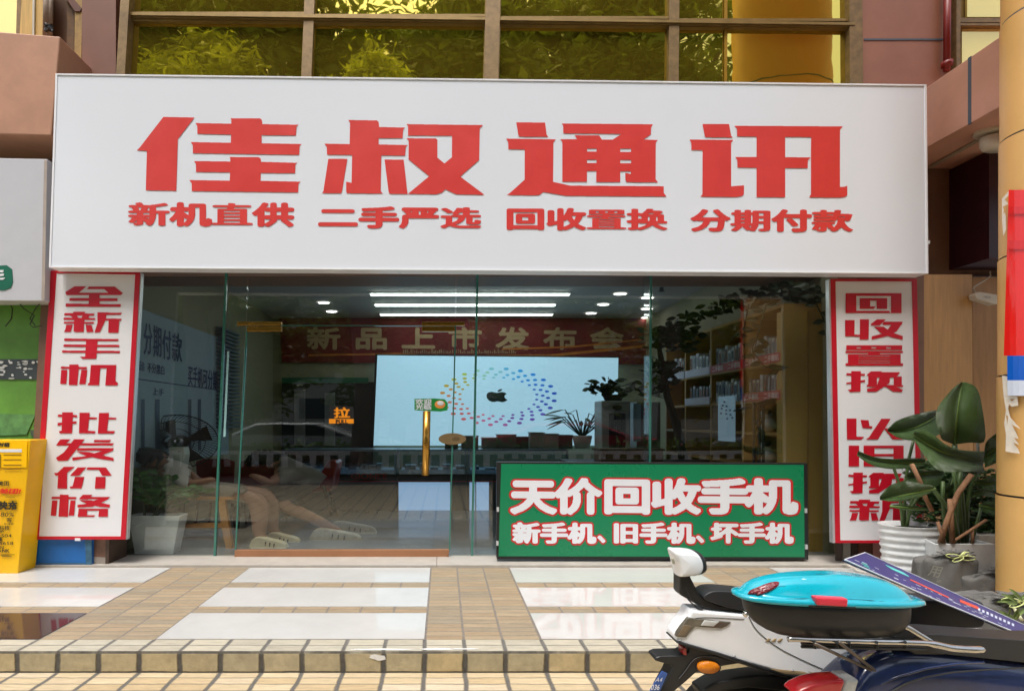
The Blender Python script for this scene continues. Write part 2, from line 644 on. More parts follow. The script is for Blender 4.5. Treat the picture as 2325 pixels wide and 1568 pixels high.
mb.box(-9, -0.06, 4.452, 4.80, FZ, FZ + 0.022)
mb.box(-0.055, 9, 4.452, 4.80, FZ, FZ + 0.022)
o = mb.build("threshold", m_slab)
props(o, kind="structure")

# ================================================================== THE SHOP BUILDING
GD = 4.76
shop = thing("shop_building", "brown stone building with gold upper windows and glass fronted shop below", "building", (0.3, 4.9, FZ))
CEIL = ZC + 1.90
BACK = 9.26
XL, XR = -3.16, 3.75
m_iw = mat("interior_wall", srgb(150, 148, 122), 0.8, var=0.05)
m_ceil = mat("ceiling_white", (0.42, 0.42, 0.41), 0.8, var=0.03)
mb = MB(); mb.box(XL - 0.1, XL, 4.85, BACK + 0.1, FZ, CEIL); mb.build("side_wall", m_iw, shop)
mb = MB(); mb.box(XR, XR + 0.1, 4.85, BACK + 0.1, FZ, CEIL); mb.build("side_wall", m_iw, shop)
mb = MB(); mb.box(XL, XR, BACK, BACK + 0.1, FZ, CEIL); mb.build("back_wall", m_iw, shop)
mb = MB(); mb.box(XL - 0.1, XR + 0.1, 4.85, BACK + 0.1, CEIL, CEIL + 0.1); mb.build("ceiling", m_ceil, shop)
mb = MB(); mb.box(XL - 0.1, XR + 0.1, 4.80, BACK + 0.1, 0, FZ + 0.018)
m_ifloor = mat("shop_floor_tile", (0.20, 0.21, 0.22), 0.12, var=0.1, vs=4, spec=0.5)
props(mb.build("shop_floor", m_ifloor), kind="structure")
# masonry of the facade
mb = MB()
# fascia behind the big sign, between shop glass and upper windows
a = P(-400, 175, 4.93); b = P(2700, 622, 4.76)
mb.box(-7.5, 8.5, 4.93, 5.3, 2.86, a.z - 0.02)
mb.build("fascia_wall", m_brown, shop)
mb = MB(); mb.box(-7.5, 8.5, 5.02, 5.3, a.z - 0.05, 9.5); mb.build("upper_wall", m_brown, shop)
# left pier and its trim (below the strip sign)
mb = MB(); mb.prism([(100, 560), (262, 560), (234, 1279), (60, 1279)], 4.56, 0.34); mb.build("pier", m_brown, shop)
mb = MB(); mb.ubox(207, 1215, 240, 1281, 4.50, 0.05); mb.build("pier_cladding", mat("rusty_brown_stone", srgb(112, 80, 62), 0.6, var=0.35, vs=10), shop)
mb = MB(); mb.prism([(207, 1262), (240, 1264), (238, 1281), (208, 1281)], 4.497, 0.003); mb.build("worn_plaster_patch", mat("plaster", srgb(150, 140, 130), 0.9, var=0.2), shop)
mb = MB(); mb.prism([(240, 1215), (248, 1215), (246, 1282), (239, 1282)], 4.49, 0.26); mb.build("door_post", mat("dark_post", srgb(70, 52, 40), 0.5), shop)
# right pier: wooden panels
m_wood = mat("oak_laminate", srgb(190, 148, 96), 0.42, var=0.14, vs=7, stretch=(4.0, 1.0, 0.35))
m_wood_shaded = mat("oak_laminate_shaded", srgb(176, 134, 86), 0.42, var=0.16, vs=7, stretch=(4.0, 1.0, 0.35))  # same oak darkened, shade of the recessed face put into its colour
mb = MB(); mb.prism([(1945, 560), (2098, 560), (2098, 1279), (1955, 1279)], 4.62, 0.28); mb.build("pier", m_brown, shop)
mb = MB(); mb.prism([(2060, 622), (2207, 622), (2211, 1279), (2060, 1279)], 4.70, 0.1); mb.build("wood_panel", m_wood, shop)
mb = MB(); mb.prism([(2208, 628), (2330, 628), (2330, 1279), (2212, 1279)], 4.82, 0.1); mb.build("wood_panel", m_wood_shaded, shop)
mb = MB(); mb.ubox(1985, 1228, 2030, 1275, 4.55, 0.07); mb.build("pier_cladding", mat("pale_red_stone", srgb(170, 118, 108), 0.5, var=0.12), shop)
for (ua, ub, c) in ((1900, 1912, (70, 56, 48)), (1915, 1931, (128, 122, 112)), (1935, 1950, (58, 42, 34)), (1952, 1986, (92, 54, 38))):
    mb = MB(); mb.ubox(ua, 1228, ub, 1276, 4.60 - (ub - ua) * 0.001, 0.02); mb.build("door_track", mat("track_%d" % ua, srgb(*c), 0.4, var=0.2), shop)
# beams
mb = MB()
mb.prism([(-220, 54), (136, 82), (116, 307), (-220, 298)], 4.50, 0.43)
mb.build("left_beam", m_pink, shop, bevel=0.01)
mb = MB(); p0 = P(128, 130, 4.502)
mb.box(p0.x - 0.03, p0.x + 0.012, 4.70, 4.712, 3.9, 4.90); mb.build("beam_joint", m_joint, shop)
XB, XB2 = 4.41, 5.01
mb = MB(); mb.box(XB, 9, 3.45, 4.92, ZC + 2.485, ZC + 3.04); mb.build("right_beam", mat("pink_stone_panel", srgb(196, 146, 124), 0.5, var=0.1, vs=2.5), shop, bevel=0.008)
mb = MB(); q = WX(2202, 300, XB); mb.box(XB - 0.004, XB + 0.01, q.y - 0.012, q.y + 0.012, ZC + 2.483, ZC + 3.042); mb.build("beam_joint", m_joint, shop)
m_mar = mat("dark_maroon_panel", (0.035, 0.004, 0.008), 0.35, var=0.2)
mb = MB(); mb.box(XB2, 9, 4.57, 5.01, ZC + 1.49, ZC + 2.48); mb.build("canopy_box", m_mar, shop)
# upper wall details (right side) and red pipe
mb = MB(); mb.ubox(1958, -60, 2172, 235, 4.90, 0.1); mb.build("stone_panel", m_pink if False else mat("stone_panel_brown", srgb(146, 98, 76), 0.5, var=0.14, vs=2), shop)
mb = MB(); mb.ubox(1962, 86.5, 2174, 90.5, 4.895, 0.01); mb.build("panel_joint", m_joint, shop)
mb = MB(); mb.tube([P(2151, -60, 4.85), P(2150, 160, 4.85)], 0.028, 10, xs=1.0)
mb.tube([P(2150, 140, 4.84), P(2150, 150, 4.84)], 0.045, 10)
mb.build("drain_pipe", mat("red_pipe", srgb(128, 30, 20), 0.45, var=0.2), shop, smooth=True)
mb = MB(); mb.ubox(186, -60, 263, 250, 4.90, 0.1); mb.build("stone_panel", mat("stone_panel_dark", srgb(118, 74, 54), 0.5, var=0.14, vs=2), shop)
# left upper recess
mb = MB(); mb.ubox(-160, -60, 190, 120, 4.97, 0.04); mb.build("recess_panel", mat("recess_brown", srgb(84, 50, 22), 0.6, var=0.15), shop)
mb = MB(); mb.prism([(171, -60), (188, -60), (183, 235), (167, 235)], 4.91, 0.05); mb.build("window_post", mat("peeling_cream", srgb(150, 120, 66), 0.7, var=0.3, vs=16), shop)
mb = MB(); mb.prism([(153, -60), (170, -60), (166, 235), (150, 235)], 4.945, 0.03); mb.build("window_post", mat("dark_olive_post", srgb(96, 66, 30), 0.7, var=0.3, vs=16), shop)
mb = MB(); mb.prism([(140, -20), (153, -20), (185, 18), (181, 25), (170, 25)], 4.90, 0.03); mb.build("awning_strut", mat("strut_brown", srgb(88, 44, 18), 0.5, var=0.2), shop)
mb = MB(); mb.prism([(52, -60), (101, -60), (96, 90), (44, 90)], 4.86, 0.1); mb.build("boarded_panel", mat("cream_board", srgb(196, 160, 90), 0.6, var=0.22, vs=9, stretch=(5, 1, 0.4)), shop)
mb = MB(); mb.prism([(74, -60), (79, -60), (77, 90), (73, 90)], 4.845, 0.012); mb.build("white_drip", mat("drip_white", srgb(190, 186, 170), 0.6, var=0.1), shop)
mb = MB(); mb.tube([P(107, -60, 4.86), P(105, 85, 4.86)], 0.03, 8); mb.tube([P(117, -60, 4.87), P(113, 90, 4.87)], 0.022, 8)
mb.build("grey_pipe", mat("pale_pipe", srgb(140, 120, 100), 0.5, var=0.25, vs=12), shop, smooth=True)
mb = MB(); mb.ubox(-160, -60, 38, 90, 4.90, 0.02); wp = mb.build("window", m_bronze2, shop)
mb = MB(); mb.prism([(-150, -60), (40, -60), (36, 90), (-150, 90)], 4.885, 0.01); mb.build("pane", m_mirror2, wp)
mb = MB(); mb.prism([(40, -60), (50, -60), (45, 90), (36, 90)], 4.875, 0.05); mb.build("frame", m_bronze2, wp)
# tangle of black wires on the ledge
mb = MB()
r_ = random.Random(3)
for k in range(9):
    pts = [P(110 + r_.uniform(-10, 12), 62 + r_.uniform(-10, 10), 4.62 + r_.uniform(-0.03, 0.03)) for _ in range(7)]
    mb.tube(pts, 0.006, 5)
o = mb.build("wire_tangle", m_dark); props(o, "small tangle of black wires on the left stone beam", "wire")

# upper gold windows
def frame_strip(mb, u0, v0, u1, v1, d, th=0.06):
    mb.ubox(u0, v0, u1, v1, d, th)
def lean(u, v):
    return u + (v - 190) * (u - 1750) * 4e-5
rowsl = [(283, 684), (706, 1098), (1132, 1518), (1540, 1929)]
GU = 4.92
for i, (ua, ub) in enumerate(rowsl):
    for (va, vb, tag_) in ((44 + i * 5, 200, 'low'), (-140, 26 + i * 5, 'top')):
        fr = MB()
        def q(u, v, w=0):
            return (lean(u, v), v)
        o_ = [q(ua - 9, va - 5), q(ub + 9, va - 3), q(ub + 9, vb + 6), q(ua - 9, vb + 6)]
        i_ = [q(ua + 1, va + 2), q(ub - 1, va + 4), q(ub - 1, vb), q(ua + 1, vb)]
        pf = [P(*a_, GU - 0.05) for a_ in o_]; pi = [P(*a_, GU - 0.05) for a_ in i_]
        pk = [p + Vector((0, 0.05, 0)) for p in pf]; pik = [p + Vector((0, 0.05, 0)) for p in pi]
        vs = pf + pi + pk + pik
        fs = []
        for k in range(4):
            n = (k + 1) % 4
            fs += [(k, n, 4 + n, 4 + k), (4 + k, 4 + n, 12 + n, 12 + k), (k, 8 + k, 8 + n, n)]
        fr.add(vs, fs)
        fo = fr.build("window", m_bronze, shop)
        pn = MB(); pn.prism(i_, GU - 0.012, 0.008); pn.build("pane", m_mirror, fo)
# mullions and transoms
for (ua, ub, va, vb, dd) in ((1098, 1131, -140, 200, 0.09), (684, 706, -140, 200, 0.06), (1518, 1541, -140, 200, 0.06), (1930, 1960, -140, 200, 0.07), (262, 282, -140, 200, 0.10)):
    mb = MB(); mb.prism([(lean(ua, va), va), (lean(ub, va), va), (lean(ub, vb), vb), (lean(ua, vb), vb)], GU - dd, 0.2)
    mb.build("mullion", m_bronze2, shop)
mb = MB()
mb.prism([(280, 26), (1942, 50), (1942, 56), (280, 33)], GU - 0.075, 0.02)
mb.prism([(280, 34), (1942, 57), (1942, 60), (280, 38)], GU - 0.065, 0.03)
mb.build("transom", m_bronze, shop)
mb = MB(); mb.prism([(1645, -60), (1652, -60), (1651, 200), (1645, 200)], GU - 0.03, 0.012); mb.build("mullion", mat("thin_olive_mullion", srgb(150, 112, 20), 0.4), shop)
# right upper yellow window
mb = MB(); mb.ubox(2172, -80, 2420, 160, 4.93, 0.02); wr = mb.build("window", m_bronze, shop)
mb = MB(); mb.ubox(2196, -80, 2420, 38, 4.90, 0.02); mb.build("pane", m_mirror2, wr)
mb = MB(); mb.ubox(2184, 65, 2420, 160, 4.90, 0.02); mb.build("pane", m_mirror2, wr)
mb = MB(); mb.ubox(2172, 40, 2420, 50, 4.87, 0.04); mb.ubox(2172, 52, 2420, 57, 4.86, 0.05); mb.ubox(2172, -80, 2181, 160, 4.84, 0.07); mb.build("frame", m_bronze2, wr)

# glass shopfront
def pane(poly, d, th, name="glass_panel", par=None, m=None):
    mb = MB(); mb.prism(poly, d, th); return mb.build(name, m or m_glass, par or shop)
pane([(200, 560), (514, 560), (484, 1266), (200, 1266)], GD, 0.006)
pane([(518, 560), (565, 560), (533, 1266), (488, 1266)], GD, 0.006)
pane([(1040, 560), (1083, 560), (1071, 1268), (1022, 1268)], GD, 0.006)
pane([(1088, 560), (1478, 560), (1474, 1268), (1075, 1268)], GD, 0.006)
pane([(1482, 560), (1884, 560), (1893, 1268), (1478, 1268)], GD, 0.006)
pane([(567, 560), (1036, 560), (1031, 738), (560, 737)], GD, 0.006, "transom_glass")
for a_, b_, c_, d_ in ((513, 518, 484, 489), (1083, 1088, 1069, 1074), (1477, 1481, 1473, 1477)):
    mb = MB(); mb.prism([(a_, 560), (b_, 560), (d_, 1267), (c_, 1267)], GD - 0.008, 0.022); mb.build("glass_joint", m_gedge, shop)
mb = MB(); mb.prism([(516, 796), (520, 796), (512, 990), (507, 990)], GD - 0.012, 0.003); mb.build("sealant_strip", mat("pale_sealant", srgb(150, 190, 190), 0.3), shop)
# stiffener fins behind the joints
for u_ in (1081, 1478):
    q = P(u_, 900, GD); mb = MB(); mb.box(q.x - 0.004, q.x + 0.004, GD + 0.015, GD + 0.16, FZ + 0.03, 2.85); mb.build("glass_fin", m_glass, shop)
# door
door_q = [(561, 739), (1034, 740), (1020, 1247), (535, 1247)]
mb = MB(); mb.prism(door_q, GD - 0.02, 0.008); door = mb.build("door", m_glass, shop); door["label"] = "hinged glass door with brass fittings"
mb = MB(); mb.prism([(533, 1247), (1020, 1246), (1018, 1269), (531, 1270)], GD - 0.035, 0.04); mb.build("kick_plate", m_copper, door, bevel=0.003)
for ua, ub in ((538, 638), (958, 1055)):
    mb = MB(); mb.ubox(ua, 729, ub, 737.5, GD - 0.03, 0.05); mb.build("hinge_clamp", m_brass, door, bevel=0.003)
    mb = MB(); mb.ubox(ua + (22 if ua < 700 else 0), 739.5, ub - (0 if ua < 700 else 22), 751, GD - 0.032, 0.05); mb.build("hinge_clamp", m_brass, door, bevel=0.003)
mb = MB()
mb.prism([(559, 738), (562, 738), (536, 1247), (533, 1247)], GD - 0.024, 0.016)
mb.prism([(1033, 738), (1036, 738), (1022, 1247), (1019, 1247)], GD - 0.024, 0.016)
mb.prism([(561, 736.5), (1034, 737.5), (1034, 739), (561, 738)], GD - 0.024, 0.016)
mb.build("glass_edge", m_gedge, door)
mb = MB(); mb.tube([P(969, 932, GD - 0.11), P(966, 1077, GD - 0.11)], 0.036, 20, xs=1.0)
mb.tube([P(969, 955, GD - 0.11), P(969, 955, GD - 0.02)], 0.014, 8, xs=2)
mb.tube([P(967, 1055, GD - 0.11), P(967, 1055, GD - 0.02)], 0.014, 8, xs=2)
mb.build("handle", m_brass, door, smooth=True)
mb = MB(); q = P(1027, 995, GD - 0.03)
n = 40
mb.ext([(q.x + 0.131 * math.cos(2 * math.pi * k / n), GD - 0.035, q.z + 0.055 * math.sin(2 * math.pi * k / n)) for k in range(n)], Vector((0, 0.02, 0)))
lk = mb.build("lock_disc", mat("pale_gold", srgb(150, 128, 92), 0.35, 0.5, var=0.1), door)
mb = MB()
def ring(mb, cx, cz, y, rx, rz, t, n=28, a0=0, a1=360):
    for k in range(n):
        b0, b1 = R(a0 + (a1 - a0) * k / n), R(a0 + (a1 - a0) * (k + 1) / n)
        mb.quad((cx + rx * math.cos(b0), y, cz + rz * math.sin(b0)), (cx + rx * math.cos(b1), y, cz + rz * math.sin(b1)),
                (cx + (rx - 2 * t) * math.cos(b1), y, cz + (rz - t) * math.sin(b1)), (cx + (rx - 2 * t) * math.cos(b0), y, cz + (rz - t) * math.sin(b0)))
ring(mb, q.x + 0.035, q.z, GD - 0.037, 0.034, 0.017, 0.003)
ring(mb, q.x + 0.035, q.z, GD - 0.037, 0.018, 0.009, 0.003)
mb.build("lock_emblem", mat("emblem_brown", srgb(80, 62, 44), 0.4), lk)
# floor tracks under the glass
mb = MB(); mb.prism([(246, 1266), (532, 1266), (531, 1272.5), (245, 1271)], GD - 0.03, 0.06); mb.build("bottom_rail", m_copper, shop)
mb = MB(); mb.prism([(1021, 1268), (1892, 1268), (1894, 1273.5), (1020, 1273)], GD - 0.05, 0.09); mb.build("bottom_rail", mat("pale_rail", srgb(205, 196, 190), 0.35, 0.3, var=0.08), shop)
# interior jamb on the right, seen through the glass
mb = MB(); a = P(1776, 706, 4.92); b = P(1900, 1262, 4.92); mb.box(a.x, b.x + 0.3, 4.92, 5.0, FZ + 0.02, a.z)
mb.build("interior_panel", mat("ochre_panel", srgb(178, 144, 74), 0.5, var=0.12, vs=3), shop)
mb = MB(); a = P(1835, 706, 4.9); mb.box(a.x, a.x + 0.012, 4.905, 4.92, FZ + 0.02, a.z); mb.build("interior_panel_trim", mat("ochre_trim", srgb(150, 116, 56), 0.5), shop)

# ================================================================== MAIN SIGN
SD = 4.30
sign = thing("shop_sign", "wide white lightbox shop sign with four huge red characters above the entrance", "sign", P(1100, 610, SD + 0.1))
SQ = [(126, 166), (2104, 191), (2108, 620), (111, 606)]
mb = MB(); mb.prism(SQ, SD, 0.11); mb.build("panel", m_sign, sign)
mb = MB()
def border(mb, Q, wd, d, th):
    c = (sum(p[0] for p in Q) / 4, sum(p[1] for p in Q) / 4)
    O = Q
    I = []
    for (u, v) in Q:
        I.append((u + (wd if u < c[0] else -wd), v + (wd * 0.75 if v < c[1] else -wd * 0.75)))
    for k in range(4):
        n = (k + 1) % 4
        mb.prism([O[k], O[n], I[n], I[k]], d, th)
border(mb, SQ, 4, SD - 0.006, 0.12)
mb.build("edge_trim", mat("white_trim", (0.84, 0.86, 0.9), 0.3, var=0.02), sign)
k3 = 0.17579
big = [
 (520, 440, [[(430,85),(832,92),(618,370),(598,1038),(203,1032),(218,522),(85,517),(125,480)],
  [(1300,102),(1680,104),(1700,120),(1708,150),(1708,178),(2180,186),(2150,210),(2143,325),(1700,320),(1700,425),(2220,435),(2190,460),(2185,575),(812,553),(812,450),(785,410),(1303,418),(1305,313),(870,303),(868,200),(845,165),(1308,172),(1308,120)],
  [(1285,602),(1665,605),(1688,625),(1692,665),(2168,677),(2135,700),(2133,812),(1688,808),(1686,910),(2205,920),(2175,950),(2172,1060),(797,1042),(797,940),(765,900),(1288,907),(1292,800),(853,795),(850,690),(825,655),(1295,660),(1295,620)]], []),
 (1260, 440, [[(428,125),(800,130),(822,150),(828,215),(1165,222),(1138,250),(1132,360),(822,358),(822,440),(1200,448),(1172,475),(1165,585),(857,582),(848,1040),(878,1075),(415,1070),(402,1050),(403,920),(472,935),(480,577),(155,572),(152,470),(120,430),(447,436),(453,160)],
  [(172,625),(418,627),(348,1050),(335,1070),(90,1068),(108,1040)], [(898,635),(1145,637),(1195,1080),(970,1078),(952,1060)],
  [(1178,178),(2172,190),(2128,230),(2120,640),(1875,855),(2190,1090),(1830,1085),(1780,1065),(1685,1018),(1640,1060),(1570,1083),(1200,1078),(1475,850),(1208,632),(1210,390),(1182,360),(1560,362),(1580,380),(1580,610),(1672,685),(1768,605),(1770,328),(1202,325),(1202,200)]], []),
 (2000, 460, [[(210,90),(582,92),(602,250),(625,278),(255,275),(238,260)],
  [(80,300),(725,310),(690,345),(685,858),(905,907),(2115,915),(2115,1000),(2150,1048),(850,1038),(560,988),(510,1025),(470,1033),(85,1028),(130,1000),(318,830),(320,440),(108,438),(105,340)],
  [(795,105),(1975,115),(1952,155),(1950,245),(1850,312),(2040,318),(2012,350),(2010,825),(2040,865),(1640,862),(1620,840),(1618,742),(1690,757),(1690,722),(1553,722),(1553,862),(1243,860),(1245,718),(1125,718),(1122,858),(805,856),(805,340),(775,308),(997,308),(965,257),(1280,258),(1315,312),(1458,312),(1570,240),(817,232),(817,130)]],
  [rc(1125,428,1247,468), rc(1553,430,1693,472), rc(1125,572,1247,616), rc(1553,575,1693,618)]),
 (2730, 460, [[(258,112),(602,113),(628,260),(650,287),(305,283),(288,265)],
  [(90,312),(658,318),(628,350),(628,915),(795,903),(793,1020),(770,1040),(700,1054),(230,1050),(257,1020),(260,450),(115,448),(113,350)],
  [(668,135),(2072,142),(2035,180),(2033,925),(2090,922),(2128,907),(2128,1030),(2100,1050),(2040,1062),(1635,1058),(1660,1020),(1660,280),(1326,278),(1326,540),(1655,542),(1620,580),(1617,682),(1326,680),(1326,1058),(957,1056),(957,677),(710,673),(708,575),(680,537),(957,537),(957,275),(705,272),(703,170)]], []),
]
LD = SD - 0.003
for ou, ov, polys, holes in big:
    mb = MB()
    a_, b_ = ou * 0.56763, ov * 0.56763
    scan(mb, tf(polys, k3, a_, b_), LD, tf(holes, k3, a_, b_), step=0.4)
    mb.build("character", m_red, sign)
sub = [("新机直供", 294, 665, 457.5, 512.5), ("二手严选", 724, 1089, 467, 517), ("回收置换", 1150, 1512, 470.5, 521), ("分期付款", 1570, 1933, 473, 524.5)]
for s_, ua, ub, va, vb in sub:
    fm_ = quadmap([(ua - 3, va), (ub + 3, va + 1.5), (ub + 3, vb + 1.5), (ua - 3, vb)], 4.0, LD)
    for i_, ch in enumerate(s_):
        mb = MB()
        text_mb(mb, ch, lambda s, t, i_=i_: fm_(s + i_, t), 4, 1 if ch in "直置" else 2 if ch in "新期款换选" else 4)
        mb.build("small_character", m_red, sign)
# two small clips under the sign
mb = MB(); mb.ubox(2108, 545, 2112, 552, SD + 0.03, 0.01); mb.build("clip", m_wht, sign)

# ================================================================== STRIP SIGNS
kA = 0.27146
cA = dict(
 quan=[[(545,243),(622,195),(722,195),(660,248),(660,268),(556,268)],[(560,248),(1000,248),(1010,268),(556,268)],[(745,197),(960,197),(1028,252),(1010,268),(930,268),(870,218),(725,218)],[(745,248),(832,248),(832,365),(740,365)],[(582,292),(983,295),(981,318),(580,315)],[(550,338),(1010,345),(1009,366),(548,364)]],
 xin=[[(540,418),(790,422),(785,440),(535,437)],[(615,407),(712,407),(708,422),(610,420)],[(585,437),(640,437),(655,458),(610,458)],[(690,437),(750,437),(735,462),(680,462)],[(533,455),(795,460),(792,475),(530,474)],[(620,470),(705,470),(700,575),(640,578),(615,570)],[(535,490),(785,492),(785,507),(533,505)],[(555,515),(608,515),(590,575),(533,577),(545,555)],[(716,515),(765,517),(782,575),(725,578)],
  [(815,412),(900,412),(888,440),(885,470),(835,578),(790,580),(815,500)],[(885,414),(1020,416),(1010,432),(885,434)],[(860,462),(1018,465),(1010,482),(865,480)],[(908,480),(998,482),(990,583),(905,582)]],
 shou=[[(538,630),(995,636),(985,652),(536,650)],[(532,680),(998,684),(995,702),(530,700)],[(520,730),(1003,734),(1001,752),(518,748)],[(720,645),(815,648),(805,800),(690,800),(668,783),(712,782)]],
 ji=[[(510,865),(727,868),(724,886),(507,882)],[(580,848),(655,848),(660,865),(645,1020),(575,1018)],[(512,893),(562,893),(555,1010),(503,1010)],[(680,893),(730,893),(715,1012),(662,1012)],[(760,852),(972,852),(965,985),(988,1005),(980,1022),(880,1022),(892,880),(838,880),(828,1020),(733,1020),(738,1003),(748,1000)]],
 pi=[[(485,1265),(645,1270),(642,1288),(482,1284)],[(520,1247),(610,1247),(602,1422),(500,1422),(490,1405),(515,1400)],[(483,1335),(640,1322),(640,1340),(480,1358)],[(665,1250),(750,1250),(735,1400),(800,1405),(792,1423),(660,1423)],[(745,1288),(812,1290),(808,1306),(742,1304)],[(828,1252),(912,1252),(895,1402),(962,1403),(950,1424),(818,1424)],[(905,1290),(973,1292),(968,1306),(903,1306)]])
cC = dict(
 fa=[[(652,38),(765,38),(715,82),(1235,80),(1215,104),(605,104)],[(800,38),(915,38),(730,268),(625,270),(605,238),(690,180)],[(1020,45),(1205,45),(1180,70),(1012,68)],[(840,133),(1228,133),(1222,162),(830,160)],[(1222,160),(1100,212),(785,268),(780,235),(920,222),(1100,165),(1130,150)],[(820,170),(960,175),(1228,240),(1228,270),(1080,250),(930,215)]],
 jia=[[(690,335),(810,335),(725,400),(725,570),(620,570),(628,430),(600,430),(585,402),(620,402)],[(840,342),(935,340),(855,430),(755,432)],[(945,342),(1145,342),(1210,432),(1105,432),(1070,368),(935,368)],[(810,445),(912,445),(880,570),(758,568),(752,548),(785,545)],[(1035,445),(1143,445),(1135,570),(1025,570)]],
 ge=[[(560,658),(828,662),(820,685),(555,682)],[(648,635),(742,638),(735,875),(632,872)],[(562,700),(622,700),(605,865),(548,862)],[(762,700),(815,700),(800,862),(742,862)],[(895,638),(1000,638),(950,688),(850,685)],[(960,660),(1195,660),(1160,690),(1000,768),(838,775),(838,745),(920,738),(1060,685),(950,685)],[(855,695),(985,698),(1190,745),(1185,775),(1080,768),(940,735)],[(852,787),(1168,787),(1166,809),(848,809)],[(852,787),(945,787),(938,875),(840,875)],[(1075,787),(1168,787),(1165,875),(1062,875)],[(840,858),(1030,858),(1015,876),(840,876)]])
strip1 = thing("vertical_sign", "tall white panel with red border and characters left of the shop glass", "sign", P(180, 1222, 4.45), "vertical signs framing the shopfront")
def strip(root, Q, polysets, wd=None, hole=None):
    mb = MB(); mb.prism(Q, 4.445, 0.045); mb.build("panel", m_wht, root)
    mb = MB()
    for k in range(4):
        n = (k + 1) % 4
        mb.prism([Q[k], Q[n], hole[n], hole[k]], 4.441, 0.003)
    mb.build("border", m_redd, root)
    mb = MB()
    off = [(Q[0][0] - 0.001, Q[0][1])]
    for ps in polysets:
        m1 = MB(); scan(m1, ps, 4.4415, step=0.45); m1.build("character", m_redd, root)
strip(strip1, [(115, 613), (318, 617), (285, 1223), (76, 1223)],
      [tf(cA[n], kA, 0, 596.0) for n in ('quan', 'xin', 'shou', 'ji', 'pi')] + [tf(cC[n], 0.20992, 0, 987.7) for n in ('fa', 'jia', 'ge')],
      hole=[(128, 619), (307, 622), (274, 1216), (88, 1216)])
mb = MB(); mb.ubox(170, 1220, 182, 1226, 4.438, 0.01); mb.build("tape_scrap", m_wht, strip1)
mb = MB(); mb.prism([(318.5, 617), (321, 619), (288, 1223), (285.5, 1223)], 4.447, 0.04); mb.build("side_edge", m_alu, strip1)
kD = 0.27153
hui = [rc(172,252,640,275), rc(172,252,262,418), rc(552,252,640,418), [(172,400),(535,400),(548,418),(172,418)], rc(290,293,520,314), rc(290,293,378,383), rc(432,293,520,383), [(290,363),(425,363),(405,383),(290,383)]]
shou2 = [[(168,477),(248,477),(246,597),(292,600),(292,470),(368,470),(365,638),(290,640),(290,614),(168,612)],[(435,470),(510,470),(455,522),(383,522),(385,508)],[(490,490),(650,490),(640,518),(480,516)],[(560,510),(640,510),(600,570),(520,610),(390,640),(392,612),(500,585)],[(410,532),(490,532),(560,580),(650,610),(650,640),(560,622),(470,588)]]
zhi = [rc(178,687,645,702), rc(176,714,645,727), rc(178,687,265,727), rc(302,687,388,727), rc(430,687,512,727), rc(552,687,645,727), rc(172,735,652,752), rc(362,750,460,764), rc(192,762,280,840), rc(545,762,633,840), rc(280,762,545,774), rc(280,780,545,794), rc(280,800,545,813), rc(280,820,545,832), rc(172,838,653,857)]
huan = [[(180,920),(335,925),(332,942),(178,938)],[(220,903),(300,903),(297,1075),(210,1077),(190,1058),(218,1055)],[(178,1000),(335,975),(335,992),(178,1012)],[(385,905),(475,905),(455,940),(352,942),(350,932)],[(470,912),(628,912),(605,945),(440,940)],rc(362,948,435,1022),rc(575,948,642,1022),rc(362,940,600,956),[(462,945),(545,945),(540,1000),(430,1075),(352,1075),(352,1050),(430,1035)],[(350,1018),(655,1020),(652,1035),(350,1033)],[(500,1025),(590,1030),(652,1060),(640,1077),(570,1075)]]
yi = [[(160,408),(232,408),(232,540),(290,543),(268,563),(162,562)],[(262,418),(322,420),(328,462),(352,465),(345,480),(278,478)],[(415,410),(485,410),(390,562),(300,562),(325,545)],[(435,480),(500,480),(585,562),(500,562)]]
jiu = [rc(175,607,252,760), rc(285,607,580,626), rc(285,607,365,760), rc(505,607,580,760), rc(285,668,580,686), rc(285,744,580,760)]
huan2 = [[((x - 178) * 0.882 + 172, (y - 903) * 0.882 + 806) for x, y in q] for q in huan]
xin2 = [[((x - 530) * 0.857 + 178, (y - 407) * 0.91 + 1005) for x, y in q] for q in cA['xin']]
strip2 = thing("vertical_sign", "tall white panel with red border and characters beside the oak panelling", "sign", P(1990, 1230, 4.45), "vertical signs framing the shopfront")
strip(strip2, [(1886, 632), (2082, 632), (2094, 1231), (1897, 1231)],
      [tf(s_, kD, 1873.2, 596.0) for s_ in (hui, shou2, zhi, huan)] + [tf(s_, 0.3078, 1873.2, 823.1) for s_ in (yi, jiu, huan2, xin2)],
      hole=[(1897, 637.5), (2071, 637.5), (2083, 1225), (1908, 1225)])
mb = MB(); mb.prism([(1882, 633), (1885.5, 632), (1896.5, 1231), (1891, 1231)], 4.447, 0.04); mb.build("side_edge", m_alu, strip2)

# ================================================================== GREEN FLOOR SIGN
m_green = mat("sign_green", (0.004, 0.20, 0.08), 0.28, var=0.015, vs=1)
gs = thing("green_signboard", "low wide green recycling signboard with white red-outlined characters, standing at the glass", "sign", P(1480, 1268, 4.5))
GQ = [(1128, 1047), (1834, 1050), (1836, 1269), (1128, 1268)]
mb = MB(); mb.prism(GQ, 4.56, 0.07); mb.build("frame", m_dark, gs, bevel=0.004)
mb = MB(); mb.prism([(1138, 1051.5), (1825, 1054), (1827, 1263), (1132, 1261)], 4.553, 0.012); mb.build("panel", m_green, gs)
m_lw = mat("letter_white", (0.74, 0.76, 0.80), 0.35, var=0.02)
m_lr = mat("outline_red", (0.55, 0.008, 0.015), 0.4, var=0.03)
top = "天价回收手机"
mo, mi_ = MB(), MB()
cs = [(1162, 1262), (1262, 1365), (1372, 1478), (1480, 1590), (1588, 1704), (1696, 1808)]
